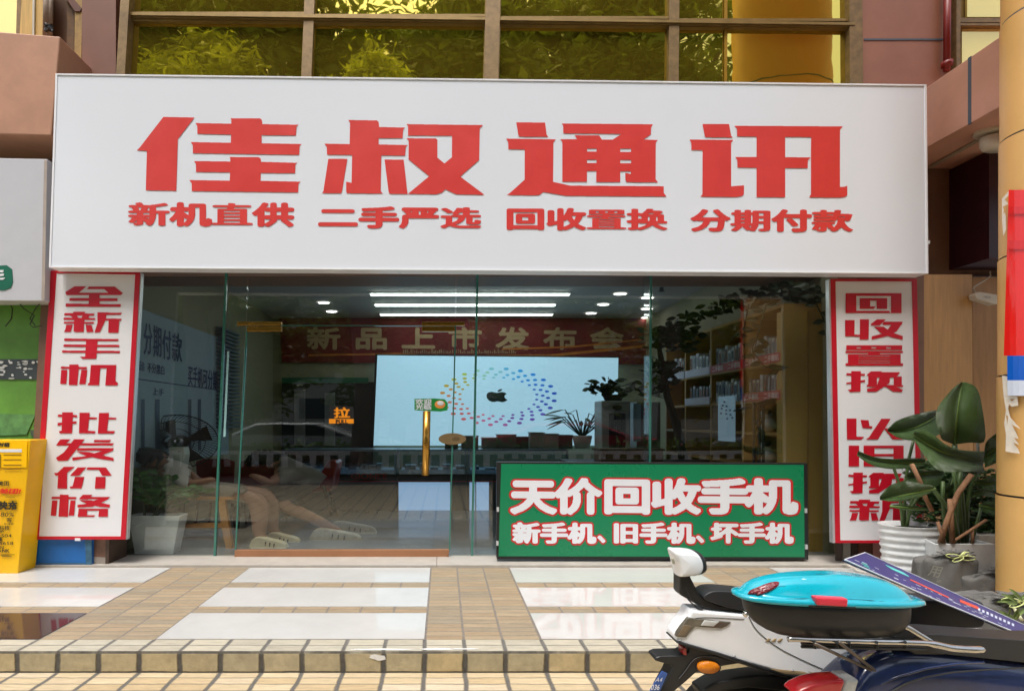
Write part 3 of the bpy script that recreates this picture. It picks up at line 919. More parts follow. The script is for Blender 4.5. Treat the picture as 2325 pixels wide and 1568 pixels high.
for ci, (ch, (ua, ub)) in enumerate(zip(top, cs)):
    eo = 0.0005 * (ci % 2)
    q_ = [(ua - 4, 1084), (ub + 2, 1085), (ub + 2, 1166), (ua - 4, 1165)]
    text_mb(mo, ch, quadmap(q_, 1.0, 4.5512 - eo), 8, 9)
    text_mb(mi_, ch, quadmap(q_, 1.0, 4.549 - eo), 4, 5)
low = [("新手机", 1166, 1350), ("、", 1358, 1402), ("旧手机", 1392, 1575), ("、", 1582, 1626), ("坏手机", 1616, 1798)]
for s_, ua, ub in low:
    n = len(s_)
    q_ = [(ua - 2, 1184), (ub + 2, 1184.5), (ub + 2, 1233), (ua - 2, 1232)]
    eo = 0.0002 if n == 1 else 0.0
    text_mb(mo, s_, quadmap(q_, float(n), 4.5512 - eo), 10, 11)
    text_mb(mi_, s_, quadmap(q_, float(n), 4.549 - eo), 5, 4)
mo.build("letter_outline", m_lr, gs); mi_.build("lettering", m_lw, gs)
for (u_, v_) in ((1131, 1155), (1130, 1232), (1831, 1158), (1832, 1240)):
    mb = MB(); mb.ubox(u_ - 3, v_ - 5, u_ + 2, v_ + 5, 4.545, 0.015); mb.build("latch", m_alu, gs)

# ================================================================== INTERIOR LIGHTS
m_led = mat("led_tube", (0.9, 1.0, 0.97), 0.5, var=0, emit=5.0)
for (ua, ub, va, vb) in ((828, 1320, 635.5, 640.5), (842, 1292, 666, 670.5), (852, 1260, 690.5, 694), (864, 1254, 712, 715.5)):
    d_ = 1.86 * F / (954 - (va + vb) / 2)
    t = thing("linear_lamp", "%s lit white linear ceiling lamp inside the shop" % {828: "longest and nearest", 842: "second nearest", 852: "third nearest", 864: "shortest and farthest"}[ua], "ceiling lamp", P((ua + ub) / 2, va, d_), "linear ceiling lamps in the shop")
    a_, b_ = P(ua, va, d_), P(ub, va, d_)
    mb = MB(); mb.box(a_.x, b_.x, d_ - 0.03, d_ + 0.03, ZC + 1.852, ZC + 1.87); mb.build("diffuser", m_led, t)
    mb = MB(); mb.box(a_.x - 0.02, b_.x + 0.02, d_ - 0.035, d_ + 0.035, ZC + 1.871, ZC + 1.898); mb.build("housing", m_ceramic, t)
dl = [(686, 631, "by the left wall, nearest"), (735, 686, "by the left wall, middle"), (753, 706, "by the left wall, farthest"), (1446, 635, "by the right of the lamps, nearest"), (1408, 666, "second from the front on the right"), (1370, 690, "third from the front on the right"), (1342, 710, "farthest on the right"),
      (1470, 645, "right of the glass joint, nearest"), (1470, 675, "right of the glass joint, second"), (1469, 700, "right of the glass joint, third"), (1468, 720, "right of the glass joint, farthest")]
for u_, v_, w_ in dl:
    d_ = 1.895 * F / (954 - v_)
    c = P(u_, v_, d_)
    t = thing("downlight", "small round lit downlight %s" % w_, "downlight", c, "recessed downlights in the shop ceiling")
    mb = MB(); mb.lathe(c.x, c.y, [(0.045, CEIL - 0.010), (0.045, CEIL - 0.004)], 20); mb.build("lens", mat("downlight_lens", (1, 0.98, 0.93), 0.5, var=0, emit=7.0), t)
    mb = MB(); mb.lathe(c.x, c.y, [(0.058, CEIL - 0.007), (0.05, CEIL - 0.012)], 20, cap=False); mb.build("trim_ring", m_ceramic, t)
c = P(1509, 655, 7.0)
mb = MB(); mb.tube([(c.x, 7.1, CEIL), (c.x, 7.1, CEIL - 0.05)], 0.015, 8, xs=2); mb.lathe(c.x, 7.1, [(0.025, CEIL - 0.05), (0.02, CEIL - 0.06)], 12)
props(mb.build("sprinkler", m_dark), "small dark sprinkler head on the shop ceiling", "sprinkler")

# ================================================================== BACK WALL: BANNER, SCREEN
bn = thing("banner", "dark red launch event banner with tan characters high on the rear wall", "banner", P(1060, 822, 9.2))
mb = MB(); mb.prism([(634, 716), (1482, 722), (1480, 826), (640, 821)], 9.20, 0.02); mb.build("cloth", mat("banner_cloth", srgb(108, 18, 22), 0.7, var=0.25, vs=2), bn)
mb = MB()
for ch, u_ in zip("新品上市发布会", (735, 843, 950, 1056, 1164, 1272, 1378)):
    text_mb(mb, ch, quadmap([(u_ - 40, 741), (u_ + 40, 742), (u_ + 40, 793), (u_ - 40, 792)], 1.0, 9.195), 2, 4)
mb.build("lettering", mat("banner_tan", srgb(168, 142, 104), 0.6, var=0.1), bn)
mb = MB()
mb.prism([(700, 803), (900, 800), (1000, 806), (1250, 803), (1478, 780), (1478, 786), (1260, 808), (1000, 811), (900, 804), (700, 807)], 9.194, 0.004)
mb.prism([(1140, 790), (1300, 784), (1478, 766), (1478, 769), (1300, 788), (1140, 793)], 9.192, 0.004)
mb.build("swoosh", mat("banner_gold", srgb(190, 110, 40), 0.6, var=0.3, vs=5), bn)
mb = MB()
r_ = random.Random(5)
for k in range(60):
    u_ = 915 + k * 4.3; h_ = r_.uniform(3, 9)
    mb.ubox(u_, 800 - h_, u_ + r_.uniform(1.5, 3), 801, 9.19, 0.004)
mb.build("skyline_print", mat("banner_sky", srgb(150, 120, 90), 0.7), bn)

scr = thing("wall_screen", "large glowing pale blue screen with a ring of coloured dots on the rear wall", "screen", P(1130, 990, 9.0))
m_scr = mat("screen_glow", srgb(160, 200, 222), 0.3, var=0, emit=0.62)
SCD = 9.05
mb = MB(); mb.prism([(857, 805), (1404, 811), (1400, 1010), (848, 1010)], SCD, 0.06); mb.build("display", m_scr, scr)
mb = MB(); mb.prism([(852, 802), (857, 802), (848, 1010), (843, 1010)], SCD - 0.005, 0.06); mb.prism([(852, 802), (1406, 808), (1406, 811), (857, 805)], SCD - 0.005, 0.06); mb.build("bezel", m_dark, scr)
cu, cv = 1131.5, 899.5
import colorsys
hues = [(0, (40, 80, 175)), (35, (25, 110, 200)), (60, (30, 140, 205)), (85, (110, 175, 200)), (105, (130, 185, 165)), (125, (160, 175, 60)), (150, (170, 150, 55)), (175, (190, 120, 70)), (205, (190, 95, 80)), (235, (190, 90, 105)), (262, (175, 95, 150)), (285, (110, 65, 150)), (315, (85, 75, 170)), (340, (50, 75, 170)), (360, (40, 80, 175))]
def hue(a):
    a %= 360
    for (a0, c0), (a1, c1) in zip(hues, hues[1:]):
        if a0 <= a <= a1:
            t_ = (a - a0) / (a1 - a0)
            return tuple(c0[i] * (1 - t_) + c1[i] * t_ for i in range(3))
    return hues[0][1]
NB = 24
dm = [mat("dot_hue_%d" % k, srgb(*hue(k * 360 / NB)), 0.4, var=0, emit=0.55) for k in range(NB)]
mb = MB()
for ri, (rx, dr, off) in enumerate(((128, 6.0, 0), (113, 5.0, 4), (101, 4.7, 8), (88, 3.9, 0))):
    n_ = 24 if ri < 3 else 24
    for k in range(n_):
        a = k * 360 / n_ + off * 1.4 + 7
        u_, v_ = cu + rx * math.cos(R(a)), cv - rx * 0.5 * math.sin(R(a))
        m_ = 12
        mb.add([P(u_ + dr * math.cos(2 * math.pi * j / m_), v_ - dr * 0.52 * math.sin(2 * math.pi * j / m_), SCD - 0.004) for j in range(m_)], [tuple(range(m_))], int((a % 360) / 360 * NB + 0.5) % NB)
mb.build("dot_ring", dm, scr)
# fruit emblem in the middle of the screen
m_emb = mat("emblem_dark", srgb(45, 62, 62), 0.4, var=0)
kB = 0.27146; bu, bv = 1800 * 0.56763, 596.0
body = [(305,1110),(308,1092),(325,1080),(350,1076),(370,1080),(392,1085),(412,1080),(440,1078),(465,1085),(474,1094),(460,1102),(455,1115),(460,1128),(472,1138),(482,1142),(470,1152),(452,1160),(435,1163),(412,1157),(392,1155),(372,1161),(350,1160),(325,1148),(310,1130)]
leafp = [(395,1077),(400,1065),(415,1055),(438,1052),(434,1062),(418,1073)]
mb = MB(); scan(mb, tf([body, leafp], kB, bu, bv), SCD - 0.005, step=0.35); mb.build("emblem", m_emb, scr)

# ================================================================== LEFT WALL POSTER
XP = -3.14
def PW(u, v):
    return WX(u, v, XP)
wp_ = thing("wall_poster", "pale blue payment plan poster with dark blue characters on the left wall", "poster", PW(400, 1000))
m_pb = mat("poster_pale", srgb(150, 172, 184), 0.5, var=0.05)
m_nb = mat("poster_navy", srgb(20, 44, 96), 0.5, var=0.03)
za, zb = PW(319, 699).z, 0.9
mb = MB(); mb.box(XP - 0.01, XP - 0.002, 4.95, 7.3, 0.95, za); mb.build("sheet", m_pb, wp_)
mb = MB(); z_ = PW(319, 860).z; mb.box(XP - 0.002, XP, 4.95, 7.3, z_ - 0.006, z_ + 0.006); mb.build("seam", m_nb, wp_)
def PW2(u, v):
    p = PW(u, v); p.x += 0.003; return p
mb = MB()
for ch, (ua, ub, va, vb, vc, vd) in zip("分期付款", ((325, 346, 726, 738, 806, 800), (347, 367, 733, 742, 812, 806), (368, 389, 742, 750, 816, 812), (390, 413, 750, 758, 820, 818))):
    text_mb(mb, ch, quadmap([(ua, va), (ub, va + 6), (ub, vd + 6), (ua, vc)], 1.0, fn=PW2), 3, 1)
text_mb(mb, "不分黑白", quadmap([(334, 820), (374, 829), (374, 851), (334, 844)], 4.0, fn=PW2), 3, 1)
text_mb(mb, "征信", quadmap([(313, 816), (328, 820), (328, 842), (313, 838)], 2.0, fn=PW2), 3, 1)
text_mb(mb, "买手机可分期", quadmap([(426, 826), (494, 840), (494, 886), (426, 876)], 6.0, fn=PW2), 3, 1)
text_mb(mb, "上手", quadmap([(346, 878), (372, 881), (372, 898), (346, 896)], 2.0, fn=PW2), 3, 1)
mb.build("lettering", m_nb, wp_)
mb = MB()
for ua, ub in ((320, 328), (352, 362), (427, 434), (449, 456)):
    a_, b_ = PW2(ua, 905), PW2(ub, 905)
    mb.quad(a_, b_, (b_.x, b_.y, 1.05), (a_.x, a_.y, 1.05))
mb.build("phone_pictures", mat("phone_print", srgb(60, 78, 100), 0.4), wp_)

# stacked grey louvres between poster and door (air outlet), and rear doorway
mb = MB()
q = P(540, 740, 6.9)
for k in range(26):
    z_ = q.z - k * 0.055
    mb.box(XL + 0.01, XL + 0.10, 6.9, 7.5, z_ - 0.03, z_)
props(mb.build("louvre_panel", mat("louvre_grey", srgb(96, 112, 124), 0.5)), "tall grey louvred panel beside the poster on the left wall", "louvre")
dw = thing("rear_doorway", "dark rear doorway under a green sign strip left of the screen", "doorway", P(740, 1100, 9.1))
mb = MB(); mb.prism([(640, 866), (850, 866), (842, 1160), (640, 1160)], 9.16, 0.08); mb.build("opening_shade", mat("doorway_shade", (0.012, 0.012, 0.012), 0.7), dw)  # near-black slab, its colour stands in for the unlit depth of the doorway
mb = MB(); mb.prism([(640, 856), (836, 856), (836, 868), (640, 868)], 9.13, 0.03); mb.build("sign_strip", mat("exit_green", srgb(18, 96, 72), 0.5, var=0.2, vs=4), dw)
mb = MB(); mb.ubox(668, 885, 692, 1010, 9.12, 0.04); mb.ubox(737, 890, 760, 1010, 9.10, 0.04); mb.build("curtain", mat("curtain_grey", srgb(120, 122, 118), 0.8, var=0.2), dw)

# ================================================================== COUNTERS
m_cdark = mat("counter_dark", srgb(44, 44, 44), 0.4)
m_cpan = mat("counter_grey", srgb(92, 98, 102), 0.4, var=0.05)
m_cgl = mat_glass("counter_glass", (0.75, 0.85, 0.9), 0.10)
m_lit = mat("lit_panel", srgb(150, 185, 225), 0.5, var=0, emit=0.5)
m_redl = mat("counter_red_line", srgb(190, 40, 40), 0.4)
m_cinn = mat("counter_goods_light", srgb(120, 150, 180), 0.4, var=0.3, vs=18, emit=0.06)
def counter(ua, ub, lab, lit=None, brand=False):
    d = 7.2
    a_, b_ = P(ua, 1021, d), P(ub, 1021, d)
    t = thing("display_counter", lab, "counter", ((a_.x + b_.x) / 2, d, FZ), "glass display counters in the shop")
    z = lambda v: P(0, v, d).z
    mb = MB(); mb.box(a_.x, b_.x, d, d + 0.5, z(1075), z(1022)); mb.build("glass_case", m_cgl, t)
    mb = MB(); mb.box(a_.x, b_.x, d - 0.01, d + 0.51, z(1023), z(1019)); mb.box(a_.x, a_.x + 0.03, d - 0.008, d + 0.02, z(1075), z(1023)); mb.box(b_.x - 0.03, b_.x, d - 0.008, d + 0.02, z(1075), z(1023)); mb.build("metal_frame", mat("counter_steel", srgb(120, 140, 160), 0.3, 0.5), t)
    mb = MB(); mb.box(a_.x + 0.04, b_.x - 0.04, d + 0.04, d + 0.46, z(1075), z(1066)); mb.build("lit_shelf", m_cinn, t)
    mb = MB()
    r_ = random.Random(int(ua))
    x = a_.x + 0.1
    while x < b_.x - 0.15:
        w__ = r_.uniform(0.06, 0.16)
        mb.box(x, x + w__, d + 0.1, d + 0.3, z(1066) + 0.002, z(1066) + r_.uniform(0.02, 0.09)); x += w__ + r_.uniform(0.02, 0.12)
    mb.build("phones_on_show", mat("phones_mix", srgb(150, 170, 190), 0.3, var=0.6, vs=9), t)
    mb = MB(); mb.box(a_.x, b_.x, d - 0.005, d + 0.5, z(1090), z(1075)); bnd = mb.build("dark_band", m_cdark, t)
    mb = MB(); mb.box(a_.x, b_.x, d - 0.015, d - 0.004, z(1091.5), z(1090)); mb.build("red_line", m_redl, t)
    mb = MB(); mb.box(a_.x, b_.x, d + 0.01, d + 0.49, FZ + 0.018, z(1091.5)); mb.build("lower_panel", m_cpan, t)
    if lit:
        mb = MB(); mb.ubox(lit[0], 1093, lit[1], 1158, d + 0.004, 0.004); mb.build("lit_panel", m_lit, t)
    if brand:
        mb = MB(); text_q(mb, "GIONEE", [(796, 1070), (880, 1070), (880, 1088), (796, 1088)], d - 0.008, 2, 1); mb.build("lettering", mat("brand_red", srgb(150, 36, 28), 0.4, var=0), bnd)
counter(640, 900, "long glass display counter with red lettering left of the lit panel", brand=True)
counter(902, 1060, "glass display counter with a glowing blue lower panel by the door", lit=(905, 1022))
counter(1062, 1290, "glass display counter with glowing base behind the green signboard", lit=(1066, 1110))
# a red strip sign, boxes on the counters
bx = [(1095, 1128, 992, 1012, (120, 122, 118)), (1130, 1172, 985, 1014, (92, 96, 92)), (1172, 1200, 990, 1014, (60, 74, 70)), (1205, 1236, 980, 1014, (140, 142, 136)), (1237, 1268, 983, 1014, (150, 150, 140)), (1010, 1040, 992, 1010, (70, 70, 66)), (1048, 1086, 988, 1012, (110, 112, 104)), (1270, 1300, 986, 1012, (74, 78, 76))]
wd = ["first", "second", "third", "fourth", "fifth", "sixth", "seventh", "eighth"]
bx.sort()
for i, (ua, ub, va, vb, c_) in enumerate(bx):
    d_ = 7.4 + (i % 3) * 0.03
    zt = ZC - 0.41
    a_, b_ = P(ua, va, d_), P(ub, vb, d_)
    t = thing("box", "%s carton from the left on the counter tops under the screen" % wd[i], "box", ((a_.x + b_.x) / 2, d_, zt), "cartons on the display counters")
    zb_ = ZC - 0.42 + 0.006
    mb = MB(); mb.box(a_.x, b_.x, d_, d_ + 0.2, zb_, a_.z - 0.012); mb.build("carton", mat("carton_%d" % i, srgb(*c_), 0.7, var=0.15), t)
    mb = MB(); mb.box(a_.x - 0.01, b_.x + 0.01, d_ - 0.006, d_ + 0.206, a_.z - 0.012, a_.z); mb.build("lid", mat("carton_lid_%d" % i, srgb(*[min(255, x + 30) for x in c_]), 0.7, var=0.1), t)

# wooden crate in front of the tall units, right of middle
cr_ = thing("wooden_box", "brown wooden box on the table behind the green signboard", "box", P(1430, 1050, 5.7))
mb = MB(); mb.ubox(1366, 1021, 1506, 1049, 5.7, 0.3); mb.build("box_body", mat("crate_brown", srgb(120, 88, 62), 0.6, var=0.25, vs=10), cr_, bevel=0.006)
mb = MB(); mb.ubox(1362, 1018, 1510, 1022, 5.69, 0.32); mb.build("lid", mat("crate_lid", srgb(96, 70, 50), 0.6, var=0.2), cr_)
# table carrying it and the bikes-like clutter
tb = thing("table", "dark table inside the glass behind the green signboard", "table", P(1440, 1262, 5.7))
a_, b_ = P(1300, 1050, 5.55), P(1620, 1056, 5.55)
mb = MB(); mb.box(a_.x, b_.x, 5.55, 6.15, b_.z, a_.z); mb.build("tabletop", m_cdark, tb)
for x_ in (a_.x + 0.05, b_.x - 0.08):
    for y_ in (5.6, 6.08):
        mb = MB(); mb.box(x_, x_ + 0.05, y_, y_ + 0.04, FZ + 0.018, b_.z); mb.build("leg", m_cdark, tb)

# ================================================================== LEAF TOOLS
def leaf_card(mb, base, tip, wid, nrm, mi=0, seg=4, droop=0.0):
    """single leaf blade, pointed, folded along the midrib"""
    base, tip = Vector(base), Vector(tip)
    ax = tip - base
    L_ = ax.length
    side = ax.cross(nrm)
    if side.length < 1e-5:
        side = Vector((0, 0, 1))
    side.normalize()
    nn = side.cross(ax).normalized()
    rows = []
    for i in range(seg + 1):
        t = i / seg
        w_ = wid * (math.sin(math.pi * min(1, t * 0.92 + 0.06)) ** 0.8) * 0.5 if 0 < i < seg else 0.002
        c = base + ax * t + Vector((0, 0, -droop * t * t * L_))
        s_ = Vector(side); s_ = Vector((s_.x * 1.0, s_.y, s_.z))
        rows.append((c - s_ * w_ + nn * w_ * 0.3, c, c + s_ * w_ + nn * w_ * 0.3))
    n = len(mb.v)
    vs = [p for r in rows for p in r]
    fs = []
    for i in range(seg):
        for k in range(2):
            fs.append((i * 3 + k, i * 3 + k + 1, i * 3 + 3 + k + 1, i * 3 + 3 + k))
    mb.add(vs, fs, mi)
def rdir(r_):
    while True:
        v = Vector((r_.uniform(-1, 1), r_.uniform(-1, 1), r_.uniform(-1, 1)))
        if 0.1 < v.length < 1:
            return v.normalized()
def bush(mb, n, cen, rad, size, r_, mi=0, xs=1.6):
    for k in range(n):
        v = rdir(r_) * (r_.random() ** 0.4)
        p = Vector((cen[0] + v.x * rad[0], cen[1] + v.y * rad[1], cen[2] + v.z * rad[2]))
        d = rdir(r_); d.z = d.z * 0.5 + 0.1
        s_ = size * r_.uniform(0.6, 1.3)
        q = p + Vector((d.x * s_ * xs, d.y * s_, d.z * s_))
        leaf_card(mb, p, q, s_ * 0.6, rdir(r_), mi, 3)

# ================================================================== PLANTS INSIDE
def pot_box(Q, d, depth, parent, m, flare=0.85, name="pot"):
    """Q: tl, tr, br, bl"""
    pf = [P(*q, d) for q in Q]
    cx = (pf[0].x + pf[1].x) / 2
    mb = MB()
    tk = [p + Vector((0, depth, 0)) for p in pf[:2]]
    w1 = depth * flare
    bk = [pf[2] + Vector((0, w1, 0)), pf[3] + Vector((0, w1, 0))]
    i0 = 0.03
    rim = [Vector((pf[0].x + i0, d + 0.02, pf[0].z)), Vector((pf[1].x - i0, d + 0.02, pf[1].z)), Vector((pf[1].x - i0, d + depth - 0.02, pf[1].z)), Vector((pf[0].x + i0, d + depth - 0.02, pf[0].z))]
    low_ = [r - Vector((0, 0, 0.04)) for r in rim]
    v = [pf[0], pf[1], tk[1], tk[0], pf[3], pf[2], bk[0], bk[1]] + rim + low_
    f = [(0, 1, 5, 4), (1, 2, 6, 5), (2, 3, 7, 6), (3, 0, 4, 7), (4, 5, 6, 7), (0, 8, 9, 1), (1, 9, 10, 2), (2, 10, 11, 3), (3, 11, 8, 0), (8, 12, 13, 9), (9, 13, 14, 10), (10, 14, 15, 11), (11, 15, 12, 8)]
    mb.add(v, f)
    o = mb.build(name, m, parent, bevel=0.004)
    ms = MB(); ms.add(low_, [(0, 1, 2, 3)])
    ms.build("soil", mat("soil", (0.03, 0.022, 0.015), 0.95, var=0.4, vs=30, bump=0.5, bs=60), parent)
    return o
zz = thing("potted_plant", "leafy green houseplant in a tall tapered white pot just inside the glass", "plant", P(355, 1262, 4.85), "potted plants at the shop")
pot_box([(291, 1169), (408, 1170), (392, 1259), (306, 1259)], 4.84, 0.16, zz, m_ceramic)
r_ = random.Random(21)
def zz_stem(base, tip, n, ls, xs=1.7, mm=m_leaf):
    mb = MB()
    base, tip = Vector(base), Vector(tip)
    mid = (base + tip) / 2 + Vector((0, 0, 0.08))
    pts = [base * (1 - t) ** 2 + mid * 2 * t * (1 - t) + tip * t * t for t in [i / 8 for i in range(9)]]
    mb.tube(pts, [0.014 - 0.0012 * i for i in range(9)], 6, 1)
    for i in range(n):
        t = 0.3 + 0.7 * i / n
        p = base * (1 - t) ** 2 + mid * 2 * t * (1 - t) + tip * t * t
        sgn = -1 if i % 2 else 1
        dr = Vector((sgn * 0.7 * xs + r_.uniform(-.2, .4), r_.uniform(-.5, .3), r_.uniform(-0.1, 0.6))) * ls * r_.uniform(0.7, 1.1)
        leaf_card(mb, p, p + dr, ls * 0.55, Vector((r_.uniform(-.3, .3), -0.9, 0.5)), 0, 4)
    mb.build("stem", [mm, mat("stem_tan", (0.12, 0.11, 0.05), 0.6)], zz, smooth=False)
b0 = P(350, 1168, 5.0)
for (u_, v_, dd, n) in ((312, 1068, 4.95, 14), (335, 1080, 5.1, 12), (365, 1066, 5.15, 13), (392, 1078, 5.0, 14), (425, 1092, 5.05, 14), (455, 1100, 4.98, 12), (480, 1112, 5.0, 10), (440, 1120, 4.92, 10), (405, 1105, 4.95, 12), (325, 1110, 4.9, 9), (370, 1112, 4.92, 9), (350, 1088, 5.05, 11)):
    zz_stem(b0 + Vector((r_.uniform(-.12, .12), r_.uniform(-.06, .06), -0.03)), P(u_, v_, dd), n, 0.085)
# plant on counter
cp = thing("potted_plant", "spiky dark plant in a pale pot on the counter before the screen", "plant", P(1320, 1014, 7.0), "potted plants at the shop")
mb = MB(); c = P(1322, 990, 7.45); mb.lathe(c.x, c.y, [(0.055, 1.02), (0.075, 1.20), (0.07, 1.21), (0.06, 1.17)], 20); mb.build("pot", mat("pale_pot", srgb(190, 190, 182), 0.4), cp, smooth=True)
r_ = random.Random(4)
mb = MB()
for k in range(26):
    a = r_.uniform(0, 2 * math.pi); L_ = r_.uniform(0.25, 0.46)
    top_ = Vector((c.x + math.cos(a) * L_ * 0.8, c.y + math.sin(a) * 0.12, 1.2 + r_.uniform(0.12, 0.40)))
    mb.tube([(c.x, c.y, 1.18), top_], 0.006, 5, 0, 1.5)
    leaf_card(mb, top_, top_ + Vector((math.cos(a) * 0.32, math.sin(a) * 0.1, r_.uniform(-0.12, 0.05))), 0.06, Vector((0, -0.4, 1)), 0, 4)
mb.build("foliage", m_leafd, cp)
# tall air conditioner with plant on it
ac = thing("air_conditioner", "tall grey floor-standing air conditioner with a dark slatted grille", "air conditioner", P(1398, 1150, 7.0))
a_, b_ = P(1366, 908, 7.0), P(1432, 908, 7.0)
mb = MB(); mb.box(a_.x, b_.x, 7.0, 7.35, FZ + 0.02, a_.z); mb.build("housing", mat("ac_grey", srgb(158, 164, 164), 0.35, var=0.05), ac, bevel=0.02)
mb = MB()
for k in range(7):
    mb.ubox(1386 + k * 4.6, 938, 1388.6 + k * 4.6, 1042, 6.985, 0.02)
mb.build("grille", m_dark, ac)
mb = MB(); mb.ubox(1383, 937, 1420, 1044, 6.992, 0.01); mb.build("grille_recess", mat("grille_dark", (0.03, 0.035, 0.035), 0.5), ac)
mb = MB(); q = P(1402, 924, 6.98)
mb.ext([(q.x + 0.07 * math.cos(2 * math.pi * k / 24), 6.985, q.z + 0.035 * math.sin(2 * math.pi * k / 24)) for k in range(24)], Vector((0, 0.02, 0)))
mb.build("control_dial", m_dark, ac)
ap = thing("potted_plant", "small bushy dark plant on top of the grey air conditioner", "plant", P(1398, 908, 7.1), "potted plants at the shop")
mb = MB(); c = P(1392, 905, 7.15); mb.lathe(c.x, c.y, [(0.06, a_.z), (0.08, a_.z + 0.09)], 16); mb.build("pot", m_black, ap)
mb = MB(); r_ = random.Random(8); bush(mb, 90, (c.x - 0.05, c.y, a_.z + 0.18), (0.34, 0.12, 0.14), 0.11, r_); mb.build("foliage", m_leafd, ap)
fz = thing("grey_cabinet", "grey upright cabinet between the air conditioner and the shelves", "cabinet", P(1460, 1150, 7.2))
mb = MB(); mb.ubox(1446, 911, 1500, 1170, 7.2, 0.4); mb.build("cabinet_body", mat("cab_grey", srgb(96, 104, 106), 0.4), fz, bevel=0.01)
mb = MB(); mb.ubox(1438, 915, 1455, 1000, 7.15, 0.02); mb.build("mirror_strip", mat("mirror_pale", srgb(140, 180, 200), 0.1, var=0.1), fz)
mb = MB(); mb.ubox(1470, 925, 1473, 1045, 7.17, 0.02); mb.build("handle", mat("cab_handle", srgb(170, 150, 140), 0.3), fz)

# ================================================================== RIGHT WALL SHELVES
XS = 3.36
def SW(u, v, dx=0.0):
    p = WX(u, v, XS); p.x += dx; return p
sh = thing("shelf_unit", "yellow wooden shelf unit full of small white boxes along the right wall", "shelf", WX(1650, 1250, XS))
m_sh = mat("shelf_wood", srgb(176, 138, 72), 0.5, var=0.1, vs=3)
y0, y1 = SW(1776, 900).y, SW(1512, 900).y
ztop = SW(1760, 694).z
m_back = mat("shelf_back", srgb(150, 116, 58), 0.6, var=0.1)
mb = MB(); mb.box(XR - 0.02, XR - 0.003, y0, y1, FZ + 0.02, ztop); mb.build("back_panel", m_back, sh)
ups = [SW(u_, 900).y for u_ in (1776, 1687, 1614, 1556, 1512)]
for yy in ups:
    mb = MB(); mb.box(XS, XR - 0.02, yy - 0.015, yy + 0.015, FZ + 0.02, ztop); mb.build("upright", m_sh, sh)
levels = [ztop, ZC + 0.60, ZC + 0.22, ZC - 0.12, ZC - 0.46]
for zz_ in levels:
    for ya_, yb_ in zip(ups, ups[1:]):
        mb = MB(); mb.box(XS + 0.003, XR - 0.02, ya_ + 0.015, yb_ - 0.015, zz_ - 0.03, zz_); mb.build("shelf_board", m_sh, sh)
# price strips
m_rs = mat("strip_red", srgb(190, 60, 60), 0.5)
m_ls = mat("strip_lavender", srgb(196, 196, 214), 0.5)
k_ = 0
for (lv, i, mm, txt) in ((1, 0, m_rs, 2), (1, 1, m_rs, 2), (2, 0, m_rs, 2), (1, 2, m_ls, 0), (1, 3, m_ls, 0), (2, 2, m_ls, 0)):
    z1_ = levels[lv] + 0.085
    mb = MB(); mb.box(XS - 0.012, XS - 0.002, ups[i] + 0.01, ups[i + 1] - 0.01, levels[lv] - 0.01, z1_); s_o = mb.build("price_strip", mm, sh)
    if txt:
        mb = MB(); L_ = ups[i + 1] - ups[i]
        for j in range(2):
            yb_ = ups[i + 1] - 0.06 - j * L_ * 0.5
            w__ = L_ * 0.36
            def f(s, t, yb_=yb_, w__=w__, z1_=z1_):
                return Vector((XS - 0.014, yb_ - s / 4.0 * w__, z1_ - 0.082 + t * 0.07))
            text_mb(mb, "二手靓机", f, 3, 2)
        mb.build("lettering", mat("strip_white", srgb(230, 200, 200), 0.5), s_o)
# boxes on the shelves
r_ = random.Random(17)
pos = {1: "upper", 2: "middle"}
bay = ["nearest", "second", "third", "farthest"]
cnt = 0
m_lbl = [mat("box_label_%d" % k, srgb(*c_), 0.5, var=0.2, vs=30) for k, c_ in enumerate(((70, 84, 110), (120, 70, 60), (150, 160, 170)))]
m_bxs = [mat("phone_box_%d" % k, srgb(*c_), 0.5, var=0.06) for k, c_ in enumerate(((222, 226, 230), (196, 206, 216), (176, 176, 176), (112, 112, 120)))]
for lv in (1, 2):
    for i in range(4):
        if (lv, i) in ((2, 3),):
            continue
        n = 9 if i < 2 else 7
        ya_, yb_ = ups[i] + 0.05, ups[i + 1] - 0.03
        st = (yb_ - ya_) / n
        for k in range(n):
            h_ = (0.29 if lv == 1 else 0.26) * r_.uniform(0.80, 1.05)
            y_ = ya_ + k * st
            b_ = thing("phone_box", "%s phone box from the right, %s bay of the %s shelf" % (wd[k] if k < 8 else "ninth", bay[i], pos[lv]), "box", (XS + 0.1, y_, levels[lv]), "white phone boxes on the %s shelf, %s bay" % (pos[lv], bay[i]))
            mb = MB(); mb.box(XS + 0.04, XS + 0.26, y_, y_ + st * 0.72, levels[lv] + 0.001, levels[lv] + h_); mb.build("carton", (bx_m := m_bxs[r_.randrange(3) if lv == 1 else r_.randrange(1, 4)]), b_)
            mb = MB(); mb.box(XS + 0.036, XS + 0.039, y_ + st * 0.14, y_ + st * 0.58, levels[lv] + h_ * r_.uniform(0.3, 0.5), levels[lv] + h_ * 0.85); mb.build("printed_label", m_lbl[r_.randrange(3)], b_)
